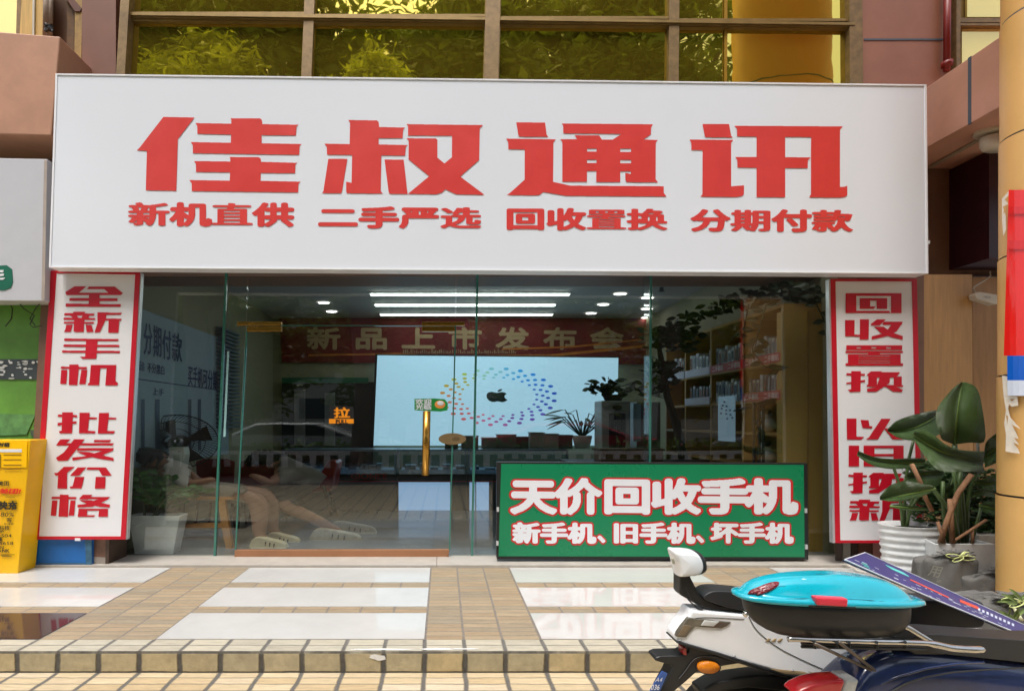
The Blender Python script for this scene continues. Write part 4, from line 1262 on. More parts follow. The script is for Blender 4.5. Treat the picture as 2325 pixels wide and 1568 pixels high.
# second bay mirror: the screen's reflection painted as glowing blue and dots
mp_ = thing("shelf_mirror", "mirror panel in the shelf unit, painted pale blue with the reflected screen dots", "display", SW(1650, 1000))
mb = MB(); ya_, yb_ = SW(1672, 900).y, SW(1634, 900).y
mb.box(XS - 0.02, XS - 0.01, ya_, yb_, SW(1650, 1000).z, SW(1650, 898).z); mb.build("panel", mat("mirrored_blue", srgb(168, 200, 222), 0.3, var=0.03, emit=0.12), mp_)
mb = MB()
for (u_, v_) in ((1649, 911), (1645, 919), (1654, 921), (1643, 926), (1653, 930), (1662, 930), (1641, 937), (1653, 938), (1663, 940), (1655, 949), (1667, 947)):
    mb.add([SW(u_ + 2.6 * math.cos(2 * math.pi * j / 10), v_ + 2.2 * math.sin(2 * math.pi * j / 10), -0.022) for j in range(10)], [tuple(range(10))])
mb.build("dots", mat("mirrored_dots", srgb(84, 100, 150), 0.4), mp_)
# toy figures: plain black and white rounded toys
for k, (u_, lv, w_) in enumerate(((1722, 3, "upper"), (1722, 4, "lower"))):
    p = SW(u_, 900); zb_ = levels[lv]
    t = thing("toy_animal", "small black and white toy on the %s open shelf" % w_, "toy", (XS + 0.1, p.y, zb_), "black and white toys on the shelves")
    mb = MB(); mb.ball((XS + 0.1, p.y, zb_ + 0.08), 0.08, 0.09, 0.08); mb.build("body", m_ceramic, t, smooth=True)
    mb = MB(); mb.ball((XS + 0.08, p.y, zb_ + 0.19), 0.06, 0.06, 0.05); mb.build("head", m_ceramic, t, smooth=True)
    mb = MB(); mb.ball((XS + 0.06, p.y - 0.05, zb_ + 0.22), 0.04, 0.03, 0.03); mb.ball((XS + 0.02, p.y + 0.03, zb_ + 0.1), 0.02, 0.05, 0.04); mb.build("markings", m_dark, t, smooth=True)
# laptop-like flat black stand
st_ = thing("clothes_rack", "black metal stand with flat tray beside the shelves", "stand", P(1720, 1250, 5.2))
mb = MB(); mb.ext([P(1665, 930, 5.35), P(1752, 902, 5.0), P(1790, 904, 5.0), P(1752, 913, 5.1)], Vector((0, 0, -0.015))); mb.build("tray", m_dark, st_)
for u_ in (1712, 1724, 1733):
    mb = MB(); mb.tube([P(u_, 912, 5.15), P(u_, 1232, 5.15)], 0.014, 8); mb.build("pole", m_dark, st_)
# hanging ivy and tall dark plant
iv = thing("trailing_ivy", "dark trailing ivy spilling along the top of the yellow shelves", "plant", P(1680, 720, 5.1), "potted plants at the shop")
mb = MB(); r_ = random.Random(31)
path = [(1530, 742, 6.6), (1580, 722, 6.1), (1640, 700, 5.6), (1700, 682, 5.25), (1760, 672, 5.02), (1820, 668, 4.97), (1880, 672, 4.95)]
for i in range(len(path) - 1):
    a_, b_ = P(*path[i]), P(*path[i + 1])
    for k in range(34):
        t = r_.random(); p = a_.lerp(b_, t) + Vector((r_.uniform(-.05, .05), r_.uniform(-.08, .04), r_.uniform(-.06, .12)))
        d = Vector((r_.uniform(-1, 1) * 0.15, r_.uniform(-.5, .1) * 0.05, r_.uniform(-.6, .5) * 0.09))
        leaf_card(mb, p, p + d, 0.06, Vector((r_.uniform(-.4, .4), -1, 0.3)), 0, 3)
for vine in ([(1740, 690), (1720, 760), (1712, 800), (1735, 830), (1765, 838), (1790, 832)], [(1700, 690), (1690, 740), (1660, 770)], [(1850, 680), (1868, 720), (1880, 750), (1892, 770)], [(1720, 760), (1708, 790), (1712, 815)]):
    pts = [P(u_, v_, 4.9) for u_, v_ in vine]
    mb.tube(pts, 0.006, 5)
    for i in range(len(pts) - 1):
        for t in (0.2, 0.7):
            p = pts[i].lerp(pts[i + 1], t); sg = r_.choice((-1, 1))
            leaf_card(mb, p, p + Vector((sg * 0.12, -0.01, r_.uniform(-.08, .02))), 0.055, Vector((0, -1, 0.2)), 0, 4)
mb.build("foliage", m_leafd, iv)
tp = thing("tall_plant", "tall dark indoor tree leaning by the glass joint near the shelves", "plant", P(1560, 1200, 6.0), "potted plants at the shop")
mb = MB(); mb.tube([P(1550, 1180, 6.2), P(1552, 1040, 6.2), P(1535, 960, 6.3), P(1515, 900, 6.3), P(1502, 820, 6.3), P(1495, 780, 6.3)], [0.05, 0.045, 0.04, 0.035, 0.03, 0.02], 10, xs=1.3); mb.build("trunk", mat("bark_dark", (0.05, 0.035, 0.02), 0.8, var=0.3), tp)
mb = MB(); r_ = random.Random(12)
bush(mb, 180, P(1525, 765, 6.3), (0.36, 0.2, 0.16), 0.13, r_); bush(mb, 120, P(1500, 850, 6.3), (0.2, 0.15, 0.24), 0.12, r_); bush(mb, 40, P(1478, 880, 6.3), (0.14, 0.1, 0.12), 0.1, r_)
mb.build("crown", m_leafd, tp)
mb = MB(); c = P(1550, 1200, 6.2); mb.lathe(c.x, c.y, [(0.1, FZ + 0.02), (0.14, FZ + 0.3), (0.12, FZ + 0.28)], 20); mb.build("pot", m_black, tp)

# ================================================================== FURNITURE ON THE LEFT, INSIDE
fan = thing("fan", "large black pedestal fan with wire grille behind the left glass", "fan", P(400, 1200, 5.6))
c = P(401, 1001, 5.6); rx_, rz_ = 0.47, 0.30
mb = MB()
for k in range(64):
    a = 2 * math.pi * k / 64
    pts = [(c.x + rx_ * t * math.cos(a + (1 - t) * 0.5), 5.6 - 0.09 * math.sqrt(max(0, 1 - t * t)), c.z + rz_ * t * math.sin(a + (1 - t) * 0.5)) for t in (0.2, 0.45, 0.7, 0.9, 1.0)]
    mb.tube(pts, 0.0034, 4, cap=False)
for t in (0.2, 0.5, 0.75, 1.0):
    pts = [(c.x + rx_ * t * math.cos(2 * math.pi * k / 48), 5.6 - 0.09 * math.sqrt(max(0, 1 - t * t)), c.z + rz_ * t * math.sin(2 * math.pi * k / 48)) for k in range(49)]
    mb.tube(pts, 0.0065 if t == 1 else 0.004, 5, cap=False)
mb.build("grille", m_dark, fan)
mb = MB()
for k in range(4):
    a = k * math.pi / 2 + 0.4
    pts = [(c.x + rx_ * t * math.cos(a + w_), 5.64 + 0.03 * s_, c.z + rz_ * t * math.sin(a + w_)) for t, w_, s_ in ((0.15, -.3, -1), (0.85, -.35, -1), (0.88, .35, 1), (0.15, .3, 1))]
    mb.add(pts, [(0, 1, 2, 3)])
mb.build("blades", mat("fan_blade", (0.02, 0.022, 0.024), 0.4), fan)
mb = MB(); mb.ball((c.x, 5.66, c.z), 0.13, 0.07, 0.07); mb.build("motor", m_dark, fan, smooth=True)
mb = MB(); mb.tube([(c.x, 5.7, c.z), (c.x, 5.7, FZ + 0.05)], 0.02, 10, xs=2); mb.lathe(c.x, 5.7, [(0.2, FZ + 0.02), (0.18, FZ + 0.05)], 24); mb.build("stand", m_dark, fan, smooth=True)
wb = thing("white_dispenser", "slim curved white appliance standing upright behind the houseplant", "appliance", P(402, 1085, 5.3))
a_ = P(385, 1013, 5.3); b_ = P(417, 1100, 5.3)
mb = MB(); mb.prism([(383, 1014), (417, 1014), (419, 1030), (410, 1100), (386, 1100)], 5.3, 0.12); mb.build("casing", mat("dispenser_white", srgb(196, 206, 196), 0.3, var=0.04), wb, bevel=0.012, seg=3)
mb = MB(); mb.ubox(404, 1023, 409, 1024.5, 5.295, 0.006); mb.ubox(389, 1064, 399, 1066, 5.295, 0.006); mb.ubox(388, 1070, 400, 1072.5, 5.295, 0.006); mb.build("marks", m_dark, wb)
# wooden bench with slanted leg
bench = thing("wooden_bench", "light wooden bench with slanted legs behind the left glass", "bench", P(480, 1240, 5.0))
m_bw = mat("bench_wood", srgb(176, 124, 66), 0.5, var=0.15, vs=6)
a_ = P(310, 1127, 5.05); b_ = P(530, 1133, 5.05)
mb = MB(); mb.box(a_.x, b_.x, 5.05, 5.40, b_.z, a_.z); mb.build("seat", m_bw, bench)
mb = MB(); mb.prism([(494, 1133), (510, 1133), (528, 1247), (513, 1247)], 5.04, 0.05); mb.build("leg", m_bw, bench)
mb = MB(); mb.prism([(330, 1133), (346, 1133), (336, 1247), (322, 1247)], 5.04, 0.05); mb.build("leg", m_bw, bench)
mb = MB(); mb.prism([(494, 1133), (506, 1133), (518, 1225), (507, 1225)], 5.34, 0.05); mb.build("leg", m_bw, bench)
mb = MB(); mb.prism([(335, 1188), (505, 1186), (506, 1196), (335, 1198)], 5.06, 0.03); mb.build("stretcher", m_bw, bench)
# red chairs
m_rc = mat("chair_red", srgb(136, 22, 20), 0.35, var=0.12, coat=0.3)
def red_chair(uc, vt, d, lab, w=44):
    t = thing("chair", lab, "chair", P(uc, 1175, d), "red chairs in the shop")
    k = 5.3 / d
    mb = MB()
    pts = []
    mb.prism([(uc - w, vt + 6), (uc - w * .6, vt), (uc + w * .6, vt), (uc + w, vt + 6), (uc + w * .95, vt + 62), (uc - w * .95, vt + 62)], d, 0.03)
    mb.build("backrest", m_rc, t, bevel=0.012, seg=3)
    mb = MB(); a_ = P(uc - w, vt + 74, d); b_ = P(uc + w, vt + 82, d); mb.box(a_.x, b_.x, d - 0.02, d + 0.40, b_.z, a_.z); mb.build("seat", m_rc, t, bevel=0.012)
    for sx in (-0.85, 0.85):
        for yy in (0.0, 0.34):
            q = P(uc + sx * w, vt + 80, d); mb = MB(); mb.tube([(q.x, d + yy, q.z), (q.x * 1.0 + 0.04 * (1 if sx > 0 else -1), d + yy, FZ + 0.02)], 0.012, 8, xs=1.5); mb.build("leg", m_dark, t, smooth=True)
    return t
red_chair(488, 1040, 5.9, "red chair back nearest the houseplant, left of the glass joint")
red_chair(585, 1042, 6.0, "red chair behind the seated person in grey")
t = thing("chair", "red side chair with steel legs facing the counters", "chair", P(750, 1175, 6.2), "red chairs in the shop")
mb = MB(); mb.prism([(742, 1046), (760, 1044), (765, 1050), (755, 1108), (726, 1110), (724, 1080)], 6.2, 0.35); mb.build("backrest", m_rc, t, bevel=0.02, seg=3)
mb = MB(); mb.prism([(650, 1106), (748, 1104), (750, 1115), (655, 1117)], 6.2, 0.42); mb.build("seat", m_rc, t, bevel=0.012)
for (ua, ub, yy) in ((735, 752, 0), (745, 765, 0.36), (665, 655, 0), (675, 668, 0.36)):
    mb = MB(); mb.tube([P(ua, 1100, 6.2 + yy), P(ub, 1170, 6.2 + yy)], 0.014, 8, xs=1.3); mb.build("leg", mat("dark_steel", (0.05, 0.05, 0.055), 0.25, 0.8), t, smooth=True)

# ================================================================== PEOPLE
def skinned(name, chains, m, parent, sub=2, xs=2.0):
    """chains of (u, v, d, radius); one continuous surface grown over joints; widths follow the place's proportions"""
    verts, edges, rad, idx = [], [], [], {}
    for ch in chains:
        prev = None
        for (u, v, d, r) in ch:
            key = (round(u, 1), round(v, 1), round(d, 2))
            if key not in idx:
                p = P(u, v, d)
                idx[key] = len(verts); verts.append((p.x / xs, p.y, p.z)); rad.append(r)
            i = idx[key]
            if prev is not None and prev != i:
                edges.append((prev, i))
            prev = i
    me = bpy.data.meshes.new(name)
    me.from_pydata(verts, edges, [])
    me.update()
    o = bpy.data.objects.new(name, me)
    COL.objects.link(o)
    sk = o.modifiers.new("skin", 'SKIN')
    sk.use_smooth_shade = True
    for i, r in enumerate(rad):
        sv = me.skin_vertices[0].data[i]
        sv.radius = (r, r)
        sv.use_root = (i == 0)
    ss = o.modifiers.new("sub", 'SUBSURF'); ss.levels = sub; ss.render_levels = sub
    dg = bpy.context.evaluated_depsgraph_get()
    dg.update()
    nm = bpy.data.meshes.new_from_object(o.evaluated_get(dg))
    bpy.data.objects.remove(o)
    for v in nm.vertices:
        v.co.x *= xs
    nm.materials.clear()
    return link(name, nm, m, parent, True)
def cloth(body, name, pred, off, m, parent):
    """garment lying on the body: its own shell, grown out along the body's surface"""
    bm = bmesh.new(); bm.from_mesh(body.data); bm.normal_update()
    kill = []
    for f in bm.faces:
        c = f.calc_center_median()
        u, v = U0 + c.x * F / c.y, V0 - (c.z - ZC) * F / c.y
        if not pred(u, v, c.y):
            kill.append(f)
    bmesh.ops.delete(bm, geom=kill, context='FACES')
    for v in bm.verts:
        n = v.normal
        k = off * (1 + 0.35 * math.sin(v.co.z * 60 + v.co.x * 25))
        v.co += Vector((n.x * 1.8, n.y, n.z)) * k
    me = bpy.data.meshes.new(name); bm.to_mesh(me); bm.free()
    me.materials.clear()
    o = link(name, me, m, parent, True)
    so_ = o.modifiers.new("thickness", 'SOLIDIFY'); so_.thickness = 0.006; so_.offset = -1
    return o
m_skin = mat("skin", srgb(146, 106, 84), 0.5, var=0.06, vs=12)
m_hair = mat("hair_black", (0.010, 0.008, 0.007), 0.45, var=0.3, vs=30, stretch=(1, 1, 4))
def sp(pts, n=24):
    """closed smooth outline"""
    out = []
    m_ = len(pts)
    per = max(2, n // m_)
    for k in range(m_):
        p0, p1, p2, p3 = pts[k - 1], pts[k], pts[(k + 1) % m_], pts[(k + 2) % m_]
        for i in range(per):
            t = i / per
            out.append(tuple(0.5 * (2 * p1[j] + (p2[j] - p0[j]) * t + (2 * p0[j] - 5 * p1[j] + 4 * p2[j] - p3[j]) * t * t + (3 * p1[j] - p0[j] - 3 * p2[j] + p3[j]) * t ** 3) for j in range(2)))
    return out
def shoe(uv, d, parent, m, m2, L=72, H=30):
    u, v = uv
    mb = MB(); mb.prism(sp([(u - L * .5, v), (u - L * .52, v - H * .7), (u - L * .40, v - H * 1.0), (u - L * .18, v - H * 1.0), (u + L * .08, v - H * .82), (u + L * .32, v - H * .68), (u + L * .50, v - H * .45), (u + L * .55, v - 3), (u + L * .40, v)], 36), d - 0.045, 0.09)
    o = mb.build("shoe", m, parent, bevel=0.02, seg=3)
    mb = MB(); mb.prism([(u - L * .53, v + 1), (u - L * .53, v - 5), (u + L * .56, v - 5), (u + L * .57, v + 1)], d - 0.05, 0.10)
    mb.build("sole", m2, o, bevel=0.008)
    for k in range(3):
        mb = MB(); x_ = u - L * .05 + k * L * .13; y_ = v - H * (.86 - .08 * k)
        mb.tube([P(x_, y_ + 1, d - 0.03), P(x_ - L * .02, y_ + H * .3, d - 0.052), P(x_ - L * .03, y_ + H * .5, d - 0.052)], 0.004, 5, xs=2); mb.build("strap", m_dark, o)
    return o
pa = thing("person", "seated person in pale top and beige shorts bending forward behind the houseplant", "person", P(590, 1235, 5.2), "people sitting inside the shop")
bA = skinned("body", [[(430, 1112, 5.25, 0.12), (412, 1088, 5.25, 0.12), (390, 1064, 5.25, 0.125), (376, 1054, 5.25, 0.06), (356, 1046, 5.22, 0.10), (336, 1040, 5.22, 0.12)],
                 [(430, 1112, 5.25, 0.12), (500, 1121, 5.2, 0.092), (568, 1122, 5.15, 0.072), (588, 1142, 5.15, 0.06), (592, 1175, 5.15, 0.052), (588, 1212, 5.15, 0.036), (604, 1226, 5.15, 0.03)],
                 [(430, 1112, 5.25, 0.12), (520, 1116, 5.4, 0.092), (596, 1116, 5.4, 0.07), (612, 1140, 5.4, 0.06), (614, 1170, 5.4, 0.05), (618, 1204, 5.4, 0.036), (636, 1214, 5.4, 0.03)],
                 [(390, 1064, 5.25, 0.125), (404, 1082, 5.08, 0.055), (430, 1098, 5.05, 0.042), (462, 1092, 5.05, 0.034), (478, 1087, 5.05, 0.03), (488, 1084, 5.05, 0.018)]], m_skin, pa)
cloth(bA, "shirt", lambda u, v, d: 376 < u < 428 and v > 1040, 0.016, mat("shirt_white", srgb(186, 182, 176), 0.85, var=0.1), pa)
cloth(bA, "shorts", lambda u, v, d: 420 < u < 556 and v > 1096 and (d > 5.1) and v < 1160, 0.014, mat("shorts_beige", srgb(132, 122, 108), 0.85, var=0.1), pa)
mb = MB(); h_ = P(334, 1034, 5.2); r_ = random.Random(5)
for k in range(70):
    a = r_.uniform(-0.3, 3.6); b = r_.uniform(-1.2, 1.2)
    p0 = h_ + Vector((0.19 * math.cos(a) * math.cos(b), 0.10 * math.sin(b), 0.085 * math.sin(a) * math.cos(b)))
    mb.tube([h_ + (p0 - h_) * 0.6, p0, p0 + Vector((-0.05 + r_.uniform(-.03, .03), r_.uniform(-.02, .02), -0.08 - r_.uniform(0, .06)))], [0.03, 0.022, 0.004], 6, xs=1.8)
mb.ball(h_, 0.18, 0.105, 0.085, 24, 14)
mb.build("hair", m_hair, pa, smooth=True)
m_cs = mat("canvas_cream", srgb(200, 190, 160), 0.7, var=0.1); m_so = mat("sole_cream", srgb(206, 200, 176), 0.6, var=0.05)
shoe((608, 1246), 5.1, pa, m_cs, m_so, 74, 26)
shoe((640, 1236), 5.35, pa, m_cs, m_so, 70, 26)
mb = MB(); mb.prism([(424, 1078), (455, 1074), (463, 1078), (462, 1096), (430, 1100)], 5.0, 0.02); mb.build("held_phone", m_dark, pa) if False else None
pb = thing("person", "seated person in grey shirt and black shorts with one leg stretched out", "person", P(770, 1225, 5.6), "people sitting inside the shop")
bB = skinned("body", [[(692, 1108, 5.7, 0.13), (688, 1084, 5.7, 0.135), (664, 1060, 5.7, 0.135), (644, 1050, 5.7, 0.06), (622, 1046, 5.68, 0.095), (606, 1046, 5.68, 0.105)],
                 [(692, 1108, 5.7, 0.13), (640, 1118, 5.58, 0.095), (592, 1122, 5.5, 0.068), (598, 1150, 5.6, 0.055), (604, 1180, 5.75, 0.04)],
                 [(692, 1108, 5.7, 0.13), (656, 1128, 5.6, 0.09), (636, 1142, 5.5, 0.076), (672, 1158, 5.5, 0.06), (716, 1178, 5.5, 0.052), (758, 1200, 5.5, 0.036), (778, 1212, 5.5, 0.03)],
                 [(664, 1060, 5.7, 0.135), (644, 1080, 5.5, 0.055), (612, 1096, 5.45, 0.042), (590, 1084, 5.45, 0.034), (576, 1079, 5.45, 0.03), (566, 1076, 5.45, 0.018)]], m_skin, pb)
cloth(bB, "shirt", lambda u, v, d: u > 634 and v < 1100 and (v > 1036), 0.018, mat("shirt_grey", srgb(120, 116, 112), 0.85, var=0.1), pb)
cloth(bB, "shorts", lambda u, v, d: (v >= 1097 and u > 612 and v < 1146 and not (v > 1134 and u < 640) and d > 5.47), 0.015, mat("shorts_black", (0.02, 0.022, 0.025), 0.85, var=0.1), pb)
mb = MB(); h_ = P(606, 1038, 5.66); r_ = random.Random(3)
for k in range(70):
    a = r_.uniform(-0.3, 3.4); b = r_.uniform(-1.2, 1.2)
    p0 = h_ + Vector((0.19 * math.cos(a) * math.cos(b), 0.10 * math.sin(b), 0.085 * math.sin(a) * math.cos(b)))
    mb.tube([h_ + (p0 - h_) * 0.6, p0, p0 + Vector((-0.05 + r_.uniform(-.03, .03), r_.uniform(-.02, .02), -0.06 - r_.uniform(0, .04)))], [0.03, 0.022, 0.004], 6, xs=1.8)
mb.ball(h_, 0.17, 0.10, 0.08, 24, 14)
mb.build("hair", m_hair, pb, smooth=True)
m_sn = mat("sneaker_grey", srgb(170, 164, 150), 0.6, var=0.2, vs=20)
shoe((762, 1230), 5.45, pb, m_sn, m_so, 104, 30)
shoe((800, 1212), 5.75, pb, m_sn, m_so, 96, 28)

# ================================================================== STICKERS ON THE GLASS
sk = thing("pull_sticker", "black and orange pull sticker on the glass door", "sticker", P(775, 960, GD))
mb = MB(); mb.prism([(748, 921), (802, 921), (803, 949), (747, 949)], GD - 0.026, 0.003); mb.build("black_field", m_dark, sk)
mb = MB(); mb.prism([(747, 949.5), (803, 949.5), (803, 960), (747, 960)], GD - 0.026, 0.003); mb.build("orange_field", mat("sticker_orange", srgb(245, 150, 25), 0.4, var=0.03), sk)
mb = MB(); text_mb(mb, "拉", quadmap([(757, 923), (795, 923), (795, 948), (757, 948)], 1.0, GD - 0.028), 3, 3); mb.build("character", MATS["sticker_orange"], sk)
mb = MB(); text_q(mb, "PULL", [(762, 949), (790, 949), (790, 961.5), (762, 961.5)], GD - 0.028, 4, 3); mb.build("lettering", m_dark, sk)
sg_ = thing("welcome_sticker", "small green welcome sticker above the brass door handle", "sticker", P(978, 930, GD))
mb = MB(); mb.prism([(941, 904), (985, 903), (1010, 905), (1017, 914), (1016, 930), (1000, 933), (941, 930)], GD - 0.026, 0.003); mb.build("backing", mat("sticker_green", srgb(30, 140, 60), 0.4, var=0.05), sg_)
mb = MB(); text_mb(mb, "欢迎", quadmap([(943, 904), (980, 904), (980, 917), (943, 917)], 2.0, GD - 0.028), 3, 3); text_mb(mb, "光临", quadmap([(943, 916), (980, 916), (980, 929), (943, 929)], 2.0, GD - 0.028), 3, 3); mb.build("lettering", m_lw, sg_)
mb = MB(); mb.ball(P(999, 917, GD - 0.026), 0.05, 0.003, 0.038); mb.build("orange_shape", mat("sticker_peach", srgb(236, 150, 70), 0.4), sg_)
mb = MB(); mb.ball(P(1000, 914, GD - 0.030), 0.032, 0.003, 0.022); mb.build("white_shape", m_lw, sg_)

# ================================================================== LEFT NEIGHBOUR
nb = thing("neighbour_shopfront", "green painted neighbouring shopfront with a dark peeling band at far left", "building", (-4.4, 4.6, FZ))
mb = MB(); mb.prism([(-400, 670), (108, 672), (90, 1290), (-400, 1290)], 4.62, 0.3); mb.build("wall", mat("green_paint", srgb(96, 150, 60), 0.5, var=0.3, vs=1.6), nb)
mb = MB(); mb.prism([(-400, 814), (107, 814), (103, 860), (-400, 860)], 4.612, 0.01); band = mb.build("dark_band", mat("band_dark", srgb(62, 72, 76), 0.5, var=0.15), nb)
mb = MB(); r_ = random.Random(9)
for k in range(26):
    blot(mb, P(r_.uniform(2, 98), 0, 4.61).x, P(0, r_.uniform(818, 858), 4.61).z, r_.uniform(0.008, 0.035), r_.uniform(0.004, 0.014), 0, 10, 40 + k, vert=4.606)
mb.build("peeling_paint", mat("paint_chips", srgb(210, 214, 214), 0.6), band)
mb = MB(); mb.prism([(-100, 935), (80, 940), (60, 985), (-100, 992)], 4.612, 0.01); mb.build("torn_sticker", mat("torn_teal", srgb(88, 140, 84), 0.6, var=0.35, vs=12), nb)
mb = MB(); mb.prism([(68, 975), (95, 972), (98, 985), (85, 990), (70, 988)], 4.608, 0.01); mb.prism([(75, 962), (95, 965), (92, 975), (78, 976)], 4.606, 0.01); mb.build("dark_patch", mat("dark_patch", srgb(70, 90, 74), 0.6, var=0.3, vs=20), nb)
ns = thing("neighbour_sign", "pale grey lightbox sign with green rounded emblem cut by the left edge", "sign", P(40, 680, 4.4))
mb = MB(); mb.prism([(-300, 352), (107, 360), (100, 682), (-300, 682)], 4.38, 0.16); mb.build("panel", mat("grey_panel", srgb(190, 192, 198), 0.35, var=0.03), ns, bevel=0.006)
mb = MB(); mb.prism([(-30, 603), (15, 601), (27, 610), (29, 640), (24, 652), (10, 658), (-30, 656)], 4.376, 0.003); em = mb.build("emblem", mat("emblem_green", srgb(0, 96, 72), 0.4), ns)
mb = MB(); mb.prism([(-4, 612), (8, 612), (7, 617), (-4, 617)], 4.373, 0.003); mb.prism([(-4, 621), (9, 620), (8, 625), (-4, 626)], 4.373, 0.003); mb.prism([(-4, 630), (12, 629), (6, 634), (-4, 634)], 4.373, 0.003); mb.build("emblem_strokes", m_lw, em)
mb = MB(); mb.prism([(100, 362), (107, 362), (101, 680), (94, 680)], 4.374, 0.003); mb.build("edge_trim", mat("cream_trim", srgb(168, 156, 146), 0.5), ns)
mb = MB()
mb.tube([P(40, 683, 4.5), P(55, 700, 4.5), P(78, 715, 4.5), P(68, 735, 4.5), P(75, 742, 4.5), P(95, 738, 4.5)], 0.005, 5); mb.tube([P(96, 682, 4.5), P(80, 700, 4.5), P(68, 722, 4.5), P(80, 738, 4.5)], 0.005, 5)
mb.tube([P(22, 686, 4.55), P(28, 700, 4.55), P(26, 722, 4.55), P(12, 740, 4.55)], 0.005, 5)
props(mb.build("loose_cable", mat("cable_dark", (0.03, 0.04, 0.02), 0.5)), "thin loose cables hanging below the grey neighbouring sign", "cable")

yb = thing("power_bank_cabinet", "yellow rental cabinet with black and red lettering at the left edge", "cabinet", P(0, 1300, 4.3))
d_ = 4.27
m_yel = mat("cabinet_yellow", srgb(236, 182, 8), 0.32, var=0.05); m_yel2 = mat("cabinet_side", srgb(206, 150, 40), 0.3, var=0.12, vs=3)
Q = [(-200, 997), (84, 997), (63, 1062), (40, 1301), (-200, 1301)]
Q = [(-200, 997), (70, 997), (40, 1301), (-200, 1301)]
mb = MB()
f_ = [P(*q, d_) for q in Q]
bk = [Vector((f_[1].x - 0.0, 4.46, f_[1].z)), Vector((f_[2].x - 0.0, 4.46, f_[2].z))]
mb.ext(f_, Vector((0, 0.19, 0))); body_ = mb.build("cabinet_body", m_yel, yb, bevel=0.006)
mb = MB(); mb.prism([(-200, 1000), (62, 1000), (60, 1060), (-200, 1060)], d_ - 0.006, 0.004); top_ = mb.build("screen_panel", mat("cabinet_bright", srgb(252, 196, 0), 0.3, var=0.02), yb)
mb = MB(); mb.prism([(-60, 1018), (49, 1018), (49, 1025), (-60, 1025)], d_ - 0.009, 0.002); mb.build("white_bar", m_lw, top_)
mb = MB()
for vv in (1030, 1041, 1053, 1063):
    mb.prism([(9, vv), (47, vv), (49, vv + 1), (47, vv + 1.6), (9, vv + 1.6), (7, vv + 1)], d_ - 0.009, 0.002)
mb.prism([(-20, 1030), (2, 1030), (2, 1060), (-20, 1060)], d_ - 0.009, 0.002)
mb.build("slots", mat("slot_brown", srgb(140, 104, 10), 0.5), top_)
m_bk = mat("print_black", srgb(40, 34, 20), 0.5); m_pr = mat("print_red", srgb(214, 44, 20), 0.5)
mb = MB()
def tl(s_, ua, ub, va, vb, m_=mb, rx=2, ry=2, sl=0.0):
    text_q(m_, s_, [(ua, va), (ub, va), (ub, vb), (ua, vb)], d_ - 0.009, rx, ry, 0, slant=sl)
mbt = MB(); text_q(mbt, "随时租", [(-18, 1003), (21, 1003), (21, 1013), (-18, 1013)], d_ - 0.009, 4, 4, slant=0.15); mbt.build("lettering", m_bk, top_)
tl("美团", -5, 21, 1090, 1101); tl("快充", -6, 37, 1136, 1155, rx=5, ry=5, sl=0.15); tl("80%", 0, 32, 1159, 1172, rx=1, ry=1, sl=0.15)
tl("客", 14, 28, 1173, 1184, rx=1, ry=1); tl("专属客", 8, 32, 1185, 1190, rx=0, ry=0)
tl("科技", -3, 22, 1191, 1202); tl("护", -3, 9, 1201, 1209); tl("2504", -6, 27, 1209, 1219, rx=1, ry=1); tl("墨", -6, 6, 1218, 1227); tl("5658", -2, 31, 1226, 1236, rx=1, ry=1); tl("EN", -6, 9, 1236, 1246, rx=2, ry=2); tl("BANK", -12, 22, 1243, 1253, rx=3, ry=3)
for (ua, ub, vv) in ((12, 34, 1126), (20, 38, 1135), (20, 32, 1154), (0, 20, 1259), (2, 33, 1257), (4, 26, 1260.5)):
    mb.prism([(ua, vv), (ub, vv), (ub, vv + 0.9), (ua, vv + 0.9)], d_ - 0.009, 0.002)
mb.build("lettering", m_bk, yb)
mb = MB(); text_q(mb, "美团!", [(-4, 1107), (46, 1107), (46, 1120), (-4, 1120)], d_ - 0.009, 4, 3, slant=0.15); mb.build("red_lettering", m_pr, yb)
bp = thing("blue_panel", "blue painted base panel below the left vertical sign", "panel", P(140, 1286, 4.5))
mb = MB(); mb.prism([(72, 1215), (208, 1215), (208, 1286), (74, 1286)], 4.47, 0.03); mb.build("board", mat("blue_board", srgb(12, 92, 160), 0.4, var=0.12, vs=4), bp)
mb = MB(); mb.prism([(193, 1215), (208, 1215), (208, 1284), (195, 1284)], 4.466, 0.003); mb.prism([(88, 1276), (193, 1276), (193, 1278), (88, 1278)], 4.466, 0.003); mb.build("worn_edge", mat("blue_worn", srgb(50, 92, 116), 0.6, var=0.3, vs=20), bp)

# ================================================================== RIGHT SIDE: COLUMN, POSTER, LAMP, ROUTER
m_col = mat("column_cream", srgb(222, 176, 106), 0.42, var=0.07, vs=2)
cl = thing("round_column", "thick round cream stone column at the right edge of the photo", "column", (4.39, 3.31, FZ))
xc = (2268 - U0) * 3.31 / F + 0.66 + 0.07
seg = 64
js = [ZC - 0.5, ZC + 0.305, ZC + 1.105, ZC + 1.9, ZC + 2.7, ZC + 3.5, ZC + 4.3]
lv_ = [FZ] + js + [9.0]
mb = MB()
for i in range(len(lv_) - 1):
    mb.lathe(xc, 3.31, [(0.33 - 0.003 * i, lv_[i] + 0.006), (0.33 - 0.003 * i, lv_[i + 1] - 0.006)], seg, cap=False)
mb.build("shaft", m_col, cl, smooth=False)
mb = MB()
for z in js:
    mb.lathe(xc, 3.31, [(0.315, z - 0.009), (0.315, z + 0.009)], seg, cap=False)
mb.build("joint_ring", m_joint, cl)
for o_ in cl.children:
    for p_ in o_.data.polygons:
        p_.use_smooth = abs(p_.normal.z) < 0.5
fl = thing("column_poster", "glossy red, blue and white poster wrapped on the right column", "poster", P(2310, 900, 2.98), None)
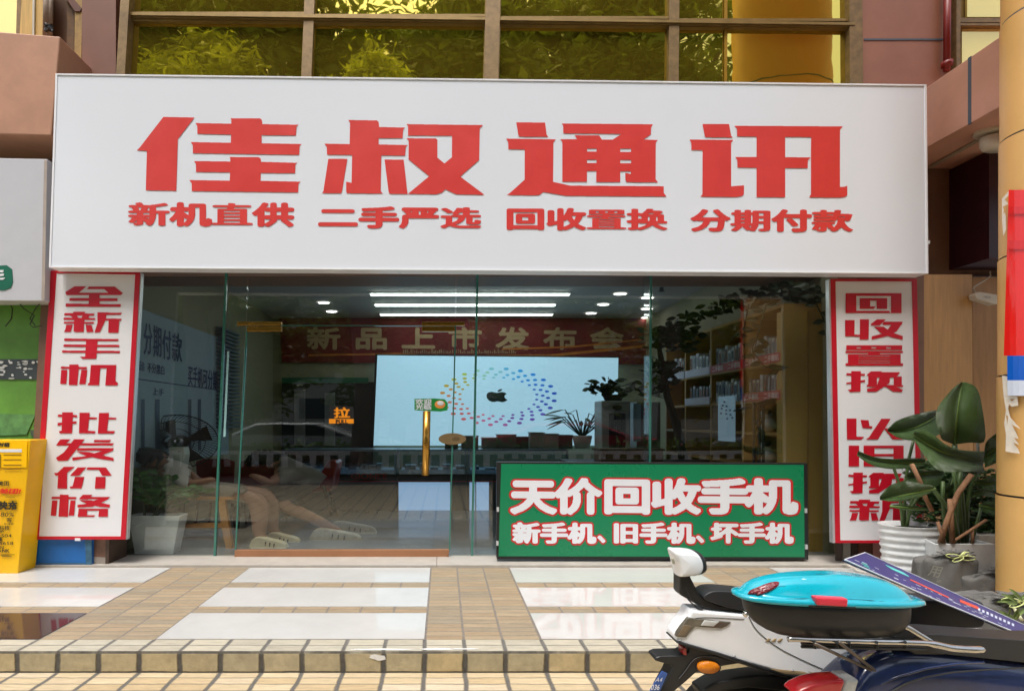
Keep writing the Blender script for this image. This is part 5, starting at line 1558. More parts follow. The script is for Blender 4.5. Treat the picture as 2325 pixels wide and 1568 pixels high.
def curvep(mb, ua, va, ub, vb, uc, ud, off, n=10):
    """sheet curved round the column; ua..ub across top, uc..ud across bottom"""
    vs = []
    for j, (v, x0, x1) in enumerate(((va, ua, ub), (vb, uc, ud))):
        for i in range(n + 1):
            u = x0 + (x1 - x0) * i / n
            # find the point on the ellipse seen at u
            best = None
            tx = (u - U0) / F
            A = 1 / (0.66 + 2 * off) ** 2; B = 1 / (0.33 + off) ** 2
            a = A * tx * tx + B; b = -2 * (A * tx * xc + B * 3.31); c_ = A * xc * xc + B * 3.31 ** 2 - 1
            disc = max(0, b * b - 4 * a * c_)
            dd = (-b - math.sqrt(disc)) / (2 * a)
            vs.append(P(u, v, dd))
    mb.add(vs, [(i, i + 1, n + 2 + i, n + 1 + i) for i in range(n)])
m_pred = mat("poster_red", srgb(238, 36, 30), 0.12, var=0.06, vs=3, coat=0.5)
mb = MB(); curvep(mb, 2290, 430, 2420, 806, 2279, 2420, 0.012); p1 = mb.build("red_sheet", m_pred, fl)
mb = MB(); curvep(mb, 2287, 806, 2420, 862, 2287, 2420, 0.012); mb.build("blue_sheet", mat("poster_blue", srgb(10, 96, 205), 0.15, var=0.04, coat=0.4), fl)
mb = MB(); curvep(mb, 2287, 862, 2420, 897, 2288, 2420, 0.012); mb.build("white_sheet", mat("poster_white", srgb(214, 224, 240), 0.2, var=0.03), fl)
for (va, vb) in ((468, 485), (545, 565)):
    mb = MB(); curvep(mb, 2289, va, 2420, vb, 2289, 2420, 0.015)
    mb.build("tape_band", mat("poster_red_dark", srgb(222, 20, 16), 0.1, var=0.02, coat=0.6), fl)
def on_column(u, v, off=0.006):
    tx = (u - U0) / F
    A = 1 / (0.66 + 2 * off) ** 2; B = 1 / (0.33 + off) ** 2
    aa = A * tx * tx + B; b = -2 * (A * tx * xc + B * 3.31); c_ = A * xc * xc + B * 3.31 ** 2 - 1
    return P(u, v, (-b - math.sqrt(max(0, b * b - 4 * aa * c_))) / (2 * aa))
torn = [(2275,851),(2288,853),(2289,897),(2310,899),(2312,919),(2297,922),(2291,916),(2289,927),(2294,946),(2318,973),(2297,962),(2307,981),(2313,995),(2302,992),(2314,1008),(2300,1003),(2312,1018),(2316,1028),(2298,1026),(2283,1023),(2284,985),(2280,960),(2284,930),(2279,900)]
mb = MB(); scan(mb, [torn], 0, [[(2284, 940), (2289, 944), (2287, 962)], [(2293, 905), (2306, 904), (2297, 909)]], step=0.8, fn=on_column)
props(mb.build("torn_paper", mat("torn_paper_white", srgb(236, 228, 212), 0.8, var=0.12, vs=14)), "large torn white paper remnant stuck on the column under the poster", "paper")
mb = MB(); scan(mb, [[(2275,450),(2291,432),(2292,440),(2281,452),(2290,462),(2277,468),(2284,490),(2284,520),(2278,535),(2275,500)]], 0, [[(2279, 474), (2282, 480), (2278, 486)]], step=0.8, fn=on_column)
props(mb.build("torn_paper", MATS["torn_paper_white"]), "small torn paper and tape scrap at the red poster's left edge", "paper")
# wall lamp
lp = thing("ceiling_lamp", "round white lamp under the pink beam beside the column", "lamp", P(2250, 310, 4.2))
zc_ = ZC + 2.485; c = P(2249, 300, 4.30)
mb = MB(); mb.lathe(c.x + 0.05, 4.28, [(0.10, zc_), (0.10, zc_ - 0.025)], 28); mb.build("base_plate", mat("lamp_cream", srgb(206, 196, 176), 0.4), lp)
mb = MB(); mb.lathe(c.x + 0.07, 4.28, [(0.04, zc_ - 0.025), (0.085, zc_ - 0.05), (0.085, zc_ - 0.12), (0.075, zc_ - 0.15), (0.0, zc_ - 0.155)], 28, cap=False); mb.build("shade", mat("lamp_cream2", srgb(214, 206, 190), 0.3), lp, smooth=True)
mb = MB()
a_, b_ = P(2236, 308, 4.34), P(2112, 378, 4.86)
mb.tube([a_, b_], 0.018, 8, xs=1.2)
props(mb.build("conduit", mat("conduit_cream", srgb(150, 134, 112), 0.5)), "pale conduit running under the pink beam to the round lamp", "conduit")
ro = thing("network_router", "small white router box hanging by its cable on oak panelling", "router", P(2243, 690, 4.7))
mb = MB(); mb.prism([(2215, 667), (2224, 661), (2268, 668), (2270, 672), (2266, 689), (2262, 690), (2218, 677)], 4.62, 0.07); rb = mb.build("casing", mat("router_white", srgb(206, 200, 188), 0.35, var=0.04), ro, bevel=0.008, seg=3)
mb = MB(); text_q(mb, "ubnt", [(2233, 668), (2250, 670), (2250, 677), (2233, 675)], 4.617, 0, 0); mb.build("marking", mat("router_grey", srgb(90, 86, 80), 0.5), rb)
mb = MB(); mb.tube([P(2218, 664, 4.7), P(2209, 657, 4.75), P(2212, 650, 4.75), P(2235, 636, 4.76), P(2249, 625, 4.76), P(2248, 615, 4.78)], 0.006, 6); mb.build("cable", MATS["router_white"], ro)
# white cable on the pavement by the glass
mb = MB(); mb.tube([P(1890, 1276, 4.62), P(1925, 1281, 4.4), P(1940, 1288, 4.35), P(1945, 1293, 4.3), P(1965, 1298, 4.27)], 0.007, 6)
props(mb.build("cable", MATS["router_white"]), "thin white cable lying on the threshold below the right sign", "cable")

# ================================================================== PLANTS OUTSIDE (right)
m_bop = mat("banana_leaf", (0.065, 0.13, 0.035), 0.42, var=0.35, vs=5, spec=0.45)
m_rib = mat("leaf_rib", (0.13, 0.22, 0.05), 0.45, var=0.1)
m_dry = mat("dry_stalk", srgb(134, 98, 70), 0.8, var=0.25, vs=20)
def mat_veins():
    m = m_bop
    t = m.node_tree
    b = t.nodes["Principled BSDF"]
    g = t.nodes.new("ShaderNodeUVMap")
    wv = t.nodes.new("ShaderNodeTexWave")
    wv.bands_direction = 'Y'
    wv.inputs['Scale'].default_value = 9.0
    wv.inputs['Distortion'].default_value = 0.6
    t.links.new(g.outputs[0], wv.inputs['Vector'])
    bp = t.nodes.new("ShaderNodeBump")
    bp.inputs['Strength'].default_value = 0.7
    bp.inputs['Distance'].default_value = 0.006
    t.links.new(wv.outputs[1], bp.inputs['Height'])
    t.links.new(bp.outputs[0], b.inputs['Normal'])
    old = b.inputs['Base Color'].links[0].from_socket
    mr = t.nodes.new("ShaderNodeMapRange"); mr.inputs[1].default_value = 0.55; mr.inputs[2].default_value = 1.0; mr.inputs[4].default_value = 0.55
    t.links.new(wv.outputs[1], mr.inputs[0])
    mx = t.nodes.new("ShaderNodeMix"); mx.data_type = 'RGBA'
    mx.inputs[7].default_value = (0.14, 0.24, 0.08, 1)
    t.links.new(mr.outputs[0], mx.inputs[0]); t.links.new(old, mx.inputs[6]); t.links.new(mx.outputs[2], b.inputs['Base Color'])
mat_veins()
def smooth_pts(p, n):
    out = []
    m_ = len(p) - 1
    for i in range(n + 1):
        x = i / n * m_
        k = min(int(x), m_ - 1); t = x - k
        p0, p1, p2, p3 = p[max(k - 1, 0)], p[k], p[k + 1], p[min(k + 2, m_)]
        out.append(tuple(0.5 * (2 * p1[j] + (p2[j] - p0[j]) * t + (2 * p0[j] - 5 * p1[j] + 4 * p2[j] - p3[j]) * t * t + (3 * p1[j] - p0[j] - 3 * p2[j] + p3[j]) * t ** 3) for j in range(2)))
    return out
def eu(p):
    return (1873.2 + p[0] * 0.3078, 823.1 + p[1] * 0.3078)
def big_leaf(parent, mid, left, right, d, fold=0.10, bow=0.05, curl=0.0):
    n = 14
    M_, L_, R_ = [[eu(q) for q in smooth_pts(x, n)] for x in (mid, left, right)]
    me_v, me_f, uvs = [], [], []
    W = 5
    for i in range(n + 1):
        t = i / n
        row = []
        db = d - bow * math.sin(math.pi * t) + curl * t
        for k in range(-W, W + 1):
            s_ = abs(k) / W
            tgt = L_[i] if k < 0 else R_[i]
            rip = 0.006 * math.sin(i * 2.1 + k) * s_
            u = M_[i][0] * (1 - s_) + tgt[0] * s_
            v = M_[i][1] * (1 - s_) + tgt[1] * s_
            row.append(P(u, v, db - fold * s_ * (1.2 - s_ * 0.7) * (1 if k < 0 else 0.8) + rip))
            uvs.append((k / W, t * 6 + abs(k) / W * 0.8))
        me_v += row
    c = 2 * W + 1
    for i in range(n):
        for k in range(2 * W):
            me_f.append((i * c + k, i * c + k + 1, (i + 1) * c + k + 1, (i + 1) * c + k))
    me = bpy.data.meshes.new("leaf")
    me.from_pydata([tuple(v) for v in me_v], [], me_f)
    ul = me.uv_layers.new(name="UVMap")
    for lp_ in me.loops:
        ul.data[lp_.index].uv = uvs[lp_.vertex_index]
    o = link("leaf", me, m_bop, parent, True)
    mb = MB(); mb.tube([P(*M_[i], d - bow * math.sin(math.pi * i / n) + curl * i / n - 0.004) for i in range(n + 1)], [0.011 - 0.0006 * i for i in range(n + 1)], 6)
    mb.build("midrib", m_rib, o, smooth=True)
    return o
bo1 = thing("bird_of_paradise_plant", "broad-leaved plant in the ribbed round white pot by the right sign", "plant", P(2090, 1330, 4.1), "potted plants outside at right")
bo2 = thing("bird_of_paradise_plant", "tall broad-leaved plant in a square white planter with brown stakes", "plant", P(2160, 1330, 3.9), "potted plants outside at right")
big_leaf(bo2, [(955,600),(962,480),(980,330),(1000,200),(1015,140)], [(880,572),(852,540),(818,360),(930,200),(1008,138)], [(1080,582),(1182,565),(1155,300),(1115,180),(1040,140)], 3.95, 0.14, 0.1)
big_leaf(bo1, [(815,392),(740,440),(650,480),(550,500),(460,495)], [(820,345),(720,365),(620,390),(520,430),(458,490)], [(865,512),(790,548),(650,570),(540,550),(462,502)], 4.1, 0.08)
big_leaf(bo2, [(650,530),(760,600),(870,655),(1000,690),(1165,735)], [(665,488),(790,520),(890,600),(1010,640),(1180,650)], [(670,590),(740,690),(840,790),(1000,800),(1165,795)], 3.85, 0.10)
big_leaf(bo1, [(740,735),(600,735),(480,725),(350,700),(240,660)], [(745,700),(620,700),(500,705),(360,690),(245,645)], [(725,762),(600,775),(480,780),(340,750),(235,680)], 4.0, 0.06)
big_leaf(bo2, [(810,925),(700,950),(600,970),(500,990),(405,1000)], [(790,900),(720,890),(600,870),(480,900),(403,985)], [(770,962),(660,1000),(560,1018),(480,1018),(406,1008)], 3.75, 0.06)
big_leaf(bo1, [(880,810),(800,815),(740,815),(680,820),(600,830)], [(870,780),(800,785),(720,790),(650,800),(600,815)], [(870,840),(820,905),(740,918),(660,880),(588,860)], 4.05, 0.08)
big_leaf(bo2, [(1170,690),(1230,650),(1280,620),(1340,585),(1420,545)], [(1175,650),(1190,580),(1260,520),(1330,495),(1420,470)], [(1180,770),(1230,750),(1290,722),(1350,690),(1420,640)], 3.98, 0.08)
big_leaf(bo2, [(1090,880),(1180,890),(1260,882),(1340,880),(1420,884)], [(1100,868),(1180,848),(1260,815),(1340,812),(1420,830)], [(1110,897),(1180,922),(1260,937),(1340,937),(1420,930)], 3.9, 0.06)
big_leaf(bo2, [(1140,1045),(1200,1060),(1260,1080),(1320,1105),(1400,1130)], [(1150,1033),(1210,1028),(1280,1040),(1350,1058),(1420,1090)], [(1155,1092),(1210,1112),(1270,1122),(1330,1132),(1400,1142)], 3.82, 0.05)
big_leaf(bo1, [(480,1055),(560,1058),(640,1068),(720,1074),(785,1080)], [(500,1043),(575,1038),(650,1053),(720,1060),(785,1072)], [(478,1060),(560,1078),(645,1088),(720,1088),(785,1088)], 3.95, 0.03)
big_leaf(bo2, [(1000,760),(1050,770),(1100,775),(1140,778),(1175,790)], [(1000,735),(1050,735),(1100,740),(1150,750),(1178,782)], [(990,790),(1040,815),(1090,822),(1140,815),(1175,798)], 3.88, 0.05)
big_leaf(bo2, [(1110,800),(1040,850),(990,900),(940,930),(890,940)], [(1090,790),(1020,825),(960,870),(910,905),(885,935)], [(1125,815),(1065,885),(1005,935),(950,955),(895,950)], 4.02, 0.05)
big_leaf(bo1, [(600,900),(650,860),(700,845),(760,850),(820,880)], [(605,880),(650,835),(705,820),(770,828),(822,872)], [(605,915),(655,890),(705,880),(755,885),(815,890)], 4.15, 0.05)
big_leaf(bo2, [(1060,990),(1110,960),(1170,950),(1230,960),(1290,985)], [(1060,980),(1110,935),(1170,922),(1235,935),(1292,978)], [(1065,1000),(1115,985),(1170,980),(1230,990),(1288,995)], 4.0, 0.04)
big_leaf(bo2, [(870,1020),(900,960),(925,900),(940,850),(945,810)], [(862,1010),(882,950),(905,890),(925,840),(942,808)], [(882,1020),(925,970),(950,910),(958,860),(948,812)], 4.05, 0.04)
def stalk(par, pts, d, r=0.018, m=None, name="stem"):
    mb = MB(); mb.tube([P(*eu(p), d) for p in pts], r * 0.7, 8, xs=1.3); mb.build(name, m or m_bop, par, smooth=True)
m_stem = mat("stem_green", (0.07, 0.12, 0.035), 0.45, var=0.25, vs=8)
stalk(bo1, [(655,560),(635,640),(615,720),(590,900),(585,1210)], 4.1, 0.013, m_stem)
stalk(bo1, [(470,725),(510,780),(545,880),(560,1050),(575,1210)], 4.05, 0.013, m_stem)
stalk(bo1, [(690,980),(640,1060),(615,1140),(600,1210)], 4.08, 0.014, m_stem)
stalk(bo1, [(720,860),(660,960),(620,1080),(605,1210)], 4.12, 0.014, m_stem)
stalk(bo2, [(956,600),(955,720),(975,850),(1005,960),(1030,1330)], 3.97, 0.022, m_stem)
stalk(bo2, [(1170,700),(1120,800),(1075,900),(1050,1050),(1045,1330)], 3.97, 0.018, m_stem)
stalk(bo2, [(800,930),(850,1000),(905,1060),(950,1130),(985,1330)], 3.85, 0.018, m_stem)
stalk(bo2, [(1000,790),(985,900),(990,1050),(1010,1330)], 3.95, 0.02, m_stem)
stalk(bo2, [(870,870),(868,1000),(880,1150),(910,1330)], 3.95, 0.016, m_stem)
stalk(bo2, [(940,760),(968,900),(960,1100),(985,1330)], 3.9, 0.016, m_stem)
stalk(bo2, [(1150,1060),(1120,1180),(1080,1330)], 3.9, 0.014, m_stem)
stalk(bo2, [(1125,580),(1130,650),(1100,740)], 4.0, 0.012, mat("stem_grey", srgb(110, 112, 100), 0.6))
for pts, r in (([(640,745),(700,870),(735,980),(790,1090)], 0.018), ([(1080,820),(980,960),(900,1160),(850,1325)], 0.022), ([(930,1325),(1060,1240),(1190,1155)], 0.014), ([(922,1000),(930,1150),(940,1325)], 0.02), ([(830,1170),(860,1260),(880,1325)], 0.014), ([(1085,1220),(1090,1325)], 0.012)):
    stalk(bo2, pts, 3.78, r, m_dry, "dry_stalk")
# ribbed pot
mb = MB(); c = P(2076, 1195, 4.1); zt_ = P(0, 1196, 3.95).z
prof = []
nr = 8
for i in range(nr * 8 + 1):
    t = i / (nr * 8)
    z = zt_ - t * (zt_ - FZ - 0.004)
    r = 0.148 - 0.022 * t + 0.008 * (0.5 + 0.5 * math.cos(i / 8 * 2 * math.pi))
    prof.append((r, z))
prof = [(0.10, zt_ - 0.04), (0.13, zt_ - 0.01), (0.152, zt_)] + prof
mb.lathe(c.x - 0.02, 4.08, prof, 48, 1.75); mb.build("pot", m_ceramic, bo1, smooth=True)
mb = MB(); mb.lathe(c.x - 0.02, 4.08, [(0.13, zt_ - 0.035), (0.0, zt_ - 0.03)], 24, 1.75, cap=False); mb.build("soil", mat("soil", (0.03, 0.022, 0.015), 0.95), bo1)
# square planter: left face angled
fz_ = lambda u, v, d: P(u, v, d)
mb = MB()
A_, B_, C_ = P(2076, 1226, 4.12), P(2122, 1233, 3.78), P(2258, 1233, 3.78)
D_ = Vector((C_.x + 0.02, 4.12, C_.z))
tp_ = [A_, B_, C_, D_]
for q in tp_:
    q.z = C_.z
cn = sum(tp_, Vector()) / 4
bt = [cn + (q - cn) * 0.86 for q in tp_]
for q in bt:
    q.z = FZ + 0.004
inn = [cn + (q - cn) * 0.93 for q in tp_]
inl = [q - Vector((0, 0, 0.04)) for q in inn]
mb.add(tp_ + bt + inn + inl, [(0, 1, 5, 4), (1, 2, 6, 5), (2, 3, 7, 6), (3, 0, 4, 7), (4, 5, 6, 7)] + [(k, (k + 1) % 4, 8 + (k + 1) % 4, 8 + k) for k in range(4)] + [(8 + k, 8 + (k + 1) % 4, 12 + (k + 1) % 4, 12 + k) for k in range(4)])
mb.build("pot", m_ceramic, bo2, bevel=0.004)
mb = MB(); mb.add(inl, [(0, 1, 2, 3)]); mb.build("soil", MATS["soil"], bo2)
# planter with shrub
pl = thing("shrub_planter", "dense small-leaved shrub in a pale concrete planter beside the column", "plant", P(2270, 1340, 3.8), "potted plants outside at right")
mb = MB(); mb.ubox(2232, 1226, 2330, 1345, 3.95, 0.3); mb.build("pot", m_ceramic, pl, bevel=0.008)
mb = MB(); mb.ubox(2222, 1213, 2340, 1232, 3.92, 0.36); mb.build("rim", mat("concrete_rim", srgb(196, 194, 184), 0.8, var=0.15, vs=20, bump=0.3), pl, bevel=0.006)
mb = MB(); r_ = random.Random(44)
m_shrub = mat("shrub_leaf", (0.05, 0.11, 0.03), 0.5, var=0.5, vs=8)
bush(mb, 3600, P(2205, 1145, 4.15), (0.50, 0.2, 0.32), 0.035, r_, 0, 1.8)
bush(mb, 1200, P(2120, 1110, 4.18), (0.24, 0.14, 0.16), 0.034, r_, 0, 1.8)
bush(mb, 900, P(2135, 1070, 4.2), (0.30, 0.14, 0.10), 0.034, r_, 0, 1.8)
bush(mb, 700, P(2260, 1190, 4.05), (0.25, 0.14, 0.16), 0.035, r_, 0, 1.8)
mb.build("foliage", m_shrub, pl)
mb = MB(); mb.tube([P(2260, 1232, 4.1), P(2240, 1170, 4.12), P(2200, 1120, 4.15)], 0.012, 6); mb.tube([P(2260, 1232, 4.1), P(2265, 1160, 4.1)], 0.012, 6); mb.build("branches", m_dry, pl)

# soil bags
m_bag = mat("woven_bag", srgb(98, 97, 94), 0.95, var=0.14, vs=9, bump=0.5, bs=170)
m_str = mat("tie_string", srgb(212, 222, 150), 0.6)
def bag(uc, vb, w_, h_, d, lab, seed, tie=True, lean_=0.0):
    t = thing("soil_bag", lab, "bag", P(uc, vb, d), "tied soil bags by the column")
    r_ = random.Random(seed)
    s_ = d / F
    mb = MB()
    n, m_ = 80, 28
    base = P(uc, vb, d)
    base.z = FZ + 0.003 if vb < 1400 else base.z
    vs = []
    ph = [r_.uniform(0, 6) for _ in range(6)]
    for i in range(m_ + 1):
        t_ = i / m_
        prof = (0.98 + 0.06 * math.sin(t_ * 3.2)) if t_ < 0.82 else 0.99 - ((t_ - 0.82) / 0.18) ** 1.5 * 0.92
        if t_ < 0.08:
            prof *= 0.93
        for k in range(n):
            a = 2 * math.pi * k / n
            wob = 1 + 0.035 * math.sin(3 * a + ph[0] + t_ * 3) + 0.03 * math.sin(7 * a + ph[1] - t_ * 6) + (0.16 * (t_ - 0.5) * math.sin(13 * a + ph[2]) + 0.10 * (t_ - 0.5) * math.sin(8 * a + ph[5]) if t_ > 0.5 else 0)
            x = base.x + w_ * s_ / 2 * prof * wob * math.cos(a) + lean_ * t_ * s_
            y = base.y + 0.12 * prof * wob * math.sin(a)
            z = base.z + h_ * s_ * (t_ * 0.86 + 0.14 * t_ * math.cos(a + ph[3]) * 0.5) - (0.02 if t_ > 0.95 else 0) + 0.010 * math.sin(9 * a + ph[4] + 5 * t_) * min(1, t_ * 1.5)
            vs.append((x, y, z))
    fs = [(i * n + k, i * n + (k + 1) % n, (i + 1) * n + (k + 1) % n, (i + 1) * n + k) for i in range(m_) for k in range(n)]
    fs.append(tuple(range(n)))
    fs.append(tuple(range(m_ * n, m_ * n + n)))
    mb.add(vs, fs)
    o = mb.build("sack", m_bag, t, smooth=True)
    mb = MB(); nf = 36; kx = base.x + lean_ * s_; kz = base.z + h_ * s_ * 0.86
    vs = []
    for i, (rr_, yy_, zz2) in enumerate(((0.085, -0.055, -0.030), (0.035, -0.085, -0.004), (0.028, -0.095, 0.004), (0.070, -0.095, 0.022), (0.060, -0.085, 0.016), (0.0, -0.080, 0.004))):
        for k in range(nf):
            a = 2 * math.pi * k / nf
            q_ = rr_ * (1 + 0.22 * math.sin(9 * a + ph[0]) + 0.12 * math.sin(5 * a + ph[1]))
            vs.append((kx + q_ * 1.7 * math.cos(a), base.y + yy_ + q_ * 0.35 * math.sin(a), kz + zz2 + q_ * 0.28 * math.sin(a)))
    mb.add(vs, [(i * nf + k, i * nf + (k + 1) % nf, (i + 1) * nf + (k + 1) % nf, (i + 1) * nf + k) for i in range(5) for k in range(nf)])
    mb.build("gathered_mouth", m_bag, t, smooth=True)
    top = Vector((base.x + lean_ * s_, base.y - 0.05, base.z + h_ * s_ * 0.86))
    mb = MB()
    for j in range(5):
        pts = []
        for k in range(13):
            a = k / 12 * 2 * math.pi
            ang = -1.2 + j * 0.75
            lx, lz = 0.075 * (1 - math.cos(a)) * 0.5, 0.018 * math.sin(a)
            pts.append(top + Vector(((lx * math.cos(ang) * (1 if j % 2 else -1) - lz * math.sin(ang)) * 1.5, -0.075 - 0.01 * math.sin(a), lx * math.sin(ang) * 0.5 + lz * math.cos(ang))))
        mb.tube(pts, 0.003, 5)
    mb.build("tie_string", m_str, t)
    return t, o, base, s_
t_, o_, bs_, ss_ = bag(2142, 1352, 122, 118, 3.70, "dark grey soil bag with printed letters, directly before the square planter", 1)
mb = MB()
text_q(mb, "用", [(2116, 1278), (2146, 1284), (2134, 1312), (2104, 1305)], 3.55, 1, 1)
text_q(mb, "z", [(2128, 1308), (2142, 1312), (2138, 1324), (2124, 1320)], 3.55, 1, 1)
mb.build("print", mat("bag_print", srgb(128, 128, 120), 0.8), t_)
bag(2250, 1354, 158, 84, 3.62, "flat dark grey soil bag against the round column", 2)
bag(2092, 1372, 130, 52, 3.40, "low slumped soil bag beneath the lettered bag", 5)
bag(2262, 1448, 250, 118, 3.0, "big slumped soil bag in front of the other bags at right", 3)
# weeds
mb = MB(); r_ = random.Random(2)
for (cu_, cv_) in ((2200, 1450), (2318, 1360), (2300, 1400), (2180, 1440)):
    for k in range(12):
        p = P(cu_ + r_.uniform(-10, 10), cv_ + r_.uniform(-4, 10), 2.75)
        dd = Vector((r_.uniform(-0.12, 0.12), r_.uniform(-.03, .03), r_.uniform(0.0, 0.09)))
        leaf_card(mb, p, p + dd, 0.02, Vector((0, -1, 0.4)), 0, 4, 0.2)
props(mb.build("weeds", mat("weed_green", (0.14, 0.20, 0.05), 0.6, var=0.3, vs=20)), "loose yellow-green weeds growing among the soil bags", "weeds", kind="stuff")
mb = MB(); mb.tube([P(2283, 1346, 3.0), P(2300, 1375, 2.9), P(2320, 1405, 2.8)], 0.008, 6)
props(mb.build("bamboo_stick", mat("pale_cane", srgb(196, 196, 160), 0.6)), "pale cane stick poking out over the soil bags", "stick")

# ================================================================== WHITE SCOOTER
def c1(p):
    return (1475.8 + p[0] * 0.21973, 1226.1 + p[1] * 0.21973)
def c2(p):
    return (1873.2 + p[0] * 0.23995, 1192.0 + p[1] * 0.23995)
WD = 2.2
ws = thing("electric_scooter", "white electric scooter with padded backrest parked facing right", "scooter", (1.6, WD + 0.1, 0.0), "scooters parked on the sidewalk")
def solid(name, pts, d, th, m, par, bev=0.02, seg=4, smooth=True):
    pts3 = [P(*p, d) for p in pts]
    mb = MB(); mb.ext(pts3, Vector((0, th, 0)))
    o = mb.build(name, m, par, bevel=bev, seg=seg)
    o.data.polygons.foreach_set('use_smooth', [True] * len(o.data.polygons))
    wn = o.modifiers.new("wn", 'WEIGHTED_NORMAL'); wn.keep_sharp = False
    return o
def pillow(name, pts, d, half, m, par, rings=8, flat=0.35):
    """closed outline swollen towards the viewer and away from it"""
    cx = sum(p[0] for p in pts) / len(pts); cy = sum(p[1] for p in pts) / len(pts)
    n = len(pts)
    vs, fs = [], []
    prof = []
    for i in range(rings + 1):
        a = math.pi / 2 * (1 - i / rings)
        prof.append((1 - (1 - math.cos(a)) * (1 - 0.0), -math.sin(a)))
    full = [(math.cos(math.pi / 2 * (1 - i / rings)) ** flat, -math.sin(math.pi / 2 * (1 - i / rings))) for i in range(rings + 1)]
    full += [(a, -b) for a, b in full[-2::-1]]
    for s_, o_ in full:
        s_ = max(s_, 0.001)
        for (u, v) in pts:
            q = P(cx + (u - cx) * s_, cy + (v - cy) * s_, d)
            q.y += half * o_
            vs.append(q)
    R_ = len(full)
    fs = [(i * n + k, i * n + (k + 1) % n, (i + 1) * n + (k + 1) % n, (i + 1) * n + k) for i in range(R_ - 1) for k in range(n)]
    mb = MB(); mb.add(vs, fs)
    return mb.build(name, m, par, smooth=True)
# body
bodyo = [(1570, 1384), (1692, 1393), (1900, 1398), (2100, 1412), (2170, 1424), (2240, 1440), (2330, 1450), (2330, 1640), (2000, 1600), (1860, 1542), (1780, 1527), (1690, 1503), (1600, 1476), (1537, 1457), (1534, 1444), (1548, 1420), (1564, 1402)]
wbody = solid("body", bodyo, WD, 0.10, m_white, ws, 0.025, 5)
solid("tail_light", [c1(p) for p in [(400,795),(560,812),(845,840),(800,880),(740,905),(470,890),(430,930),(375,1000),(268,990),(280,950),(320,890)]], WD - 0.006, 0.02, mat("smoked_lens", srgb(96, 90, 78), 0.08, var=0.3, vs=14, coat=0.8), ws, 0.004, 2)
solid("light_bar", [c1(p) for p in [(565,822),(720,835),(660,885),(530,875)]], WD - 0.010, 0.006, mat("clear_lens", srgb(205, 208, 204), 0.1, var=0.1, coat=0.6), ws, 0.002, 1)
solid("light_bar", [c1(p) for p in [(350,870),(430,880),(360,985),(290,980)]], WD - 0.009, 0.006, mat("amber_smoke", srgb(120, 104, 82), 0.12, var=0.2, vs=20), ws, 0.002, 1)
solid("body_trim", [c1(p) for p in [(275,1040),(700,1155),(1000,1250),(1300,1360),(1500,1430),(1700,1455),(1850,1460),(1850,1490),(1650,1480),(1330,1395),(930,1270),(700,1190),(280,1060)]], WD - 0.012, 0.11, m_black, ws, 0.004, 2)
solid("decal", [c1(p) for p in [(1240,1320),(1590,1350),(1690,1390),(1400,1375)]], WD - 0.003, 0.004, mat("decal_tan", srgb(168, 148, 112), 0.4), ws, 0, 1)
solid("decal", [c1(p) for p in [(1840,1368),(2170,1395),(2140,1420),(1900,1400)]], WD - 0.003, 0.004, MATS["decal_tan"], ws, 0, 1)
for k in range(2):
    solid("decal", [c1((1640 + k * 100, 1352 + k * 8)), c1((1690 + k * 100, 1358 + k * 8)), c1((1790 + k * 100, 1398 + k * 4)), c1((1740 + k * 100, 1396 + k * 4))], WD - 0.0035, 0.004, MATS["decal_tan"], ws, 0, 1)
for k in range(3):
    x = 1200 + k * 62
    solid("decal", [c1((x + 25, 1008)), c1((x + 50, 1012)), c1((x + 25, 1042)), c1((x - 5, 1040))], WD - 0.003, 0.004, MATS["decal_tan"], ws, 0, 1)
solid("ribbed_guard", [c1(p) for p in [(1400,1378),(2150,1425),(2150,1450),(1800,1450),(1560,1440)]], WD - 0.005, 0.01, m_black, ws, 0.002, 1)
# seats
solid("seat", sp([(1598, 1356), (1612, 1343), (1640, 1340), (1700, 1345), (1760, 1352), (1760, 1392), (1680, 1384), (1620, 1368)], 40), WD + 0.0, 0.10, m_seat, ws, 0.03, 5)
solid("front_seat", sp([(1960, 1368), (2000, 1362), (2140, 1360), (2228, 1364), (2236, 1390), (2232, 1424), (2150, 1422), (1960, 1420)], 40), WD - 0.0, 0.10, m_seat, ws, 0.02, 4)
# backrest and bracket
pillow("backrest_pad", sp([c1(p) for p in [(300,100),(440,90),(530,140),(562,230),(552,300),(480,340),(380,345),(320,250)]], 40), WD + 0.05, 0.045, m_seat, ws)
pillow("backrest_shell", sp([c1(p) for p in [(205,85),(270,80),(340,80),(440,98),(497,160),(518,240),(505,300),(470,332),(400,346),(280,355),(262,310),(235,200)]], 60), WD + 0.04, 0.05, m_white, ws, flat=0.22)
solid("emblem", [c1(p) for p in [(228,185),(252,185),(264,240),(240,242)]], WD - 0.012, 0.012, mat("badge_grey", srgb(170, 168, 150), 0.3, 0.3), ws, 0.002, 1)
solid("grab_bracket", [c1(p) for p in [(312,345),(410,350),(460,450),(520,565),(570,600),(700,660),(860,690),(980,705),(980,742),(640,722),(520,680),(400,610),(330,570),(310,540)]], WD + 0.02, 0.07, m_black, ws, 0.02, 4)
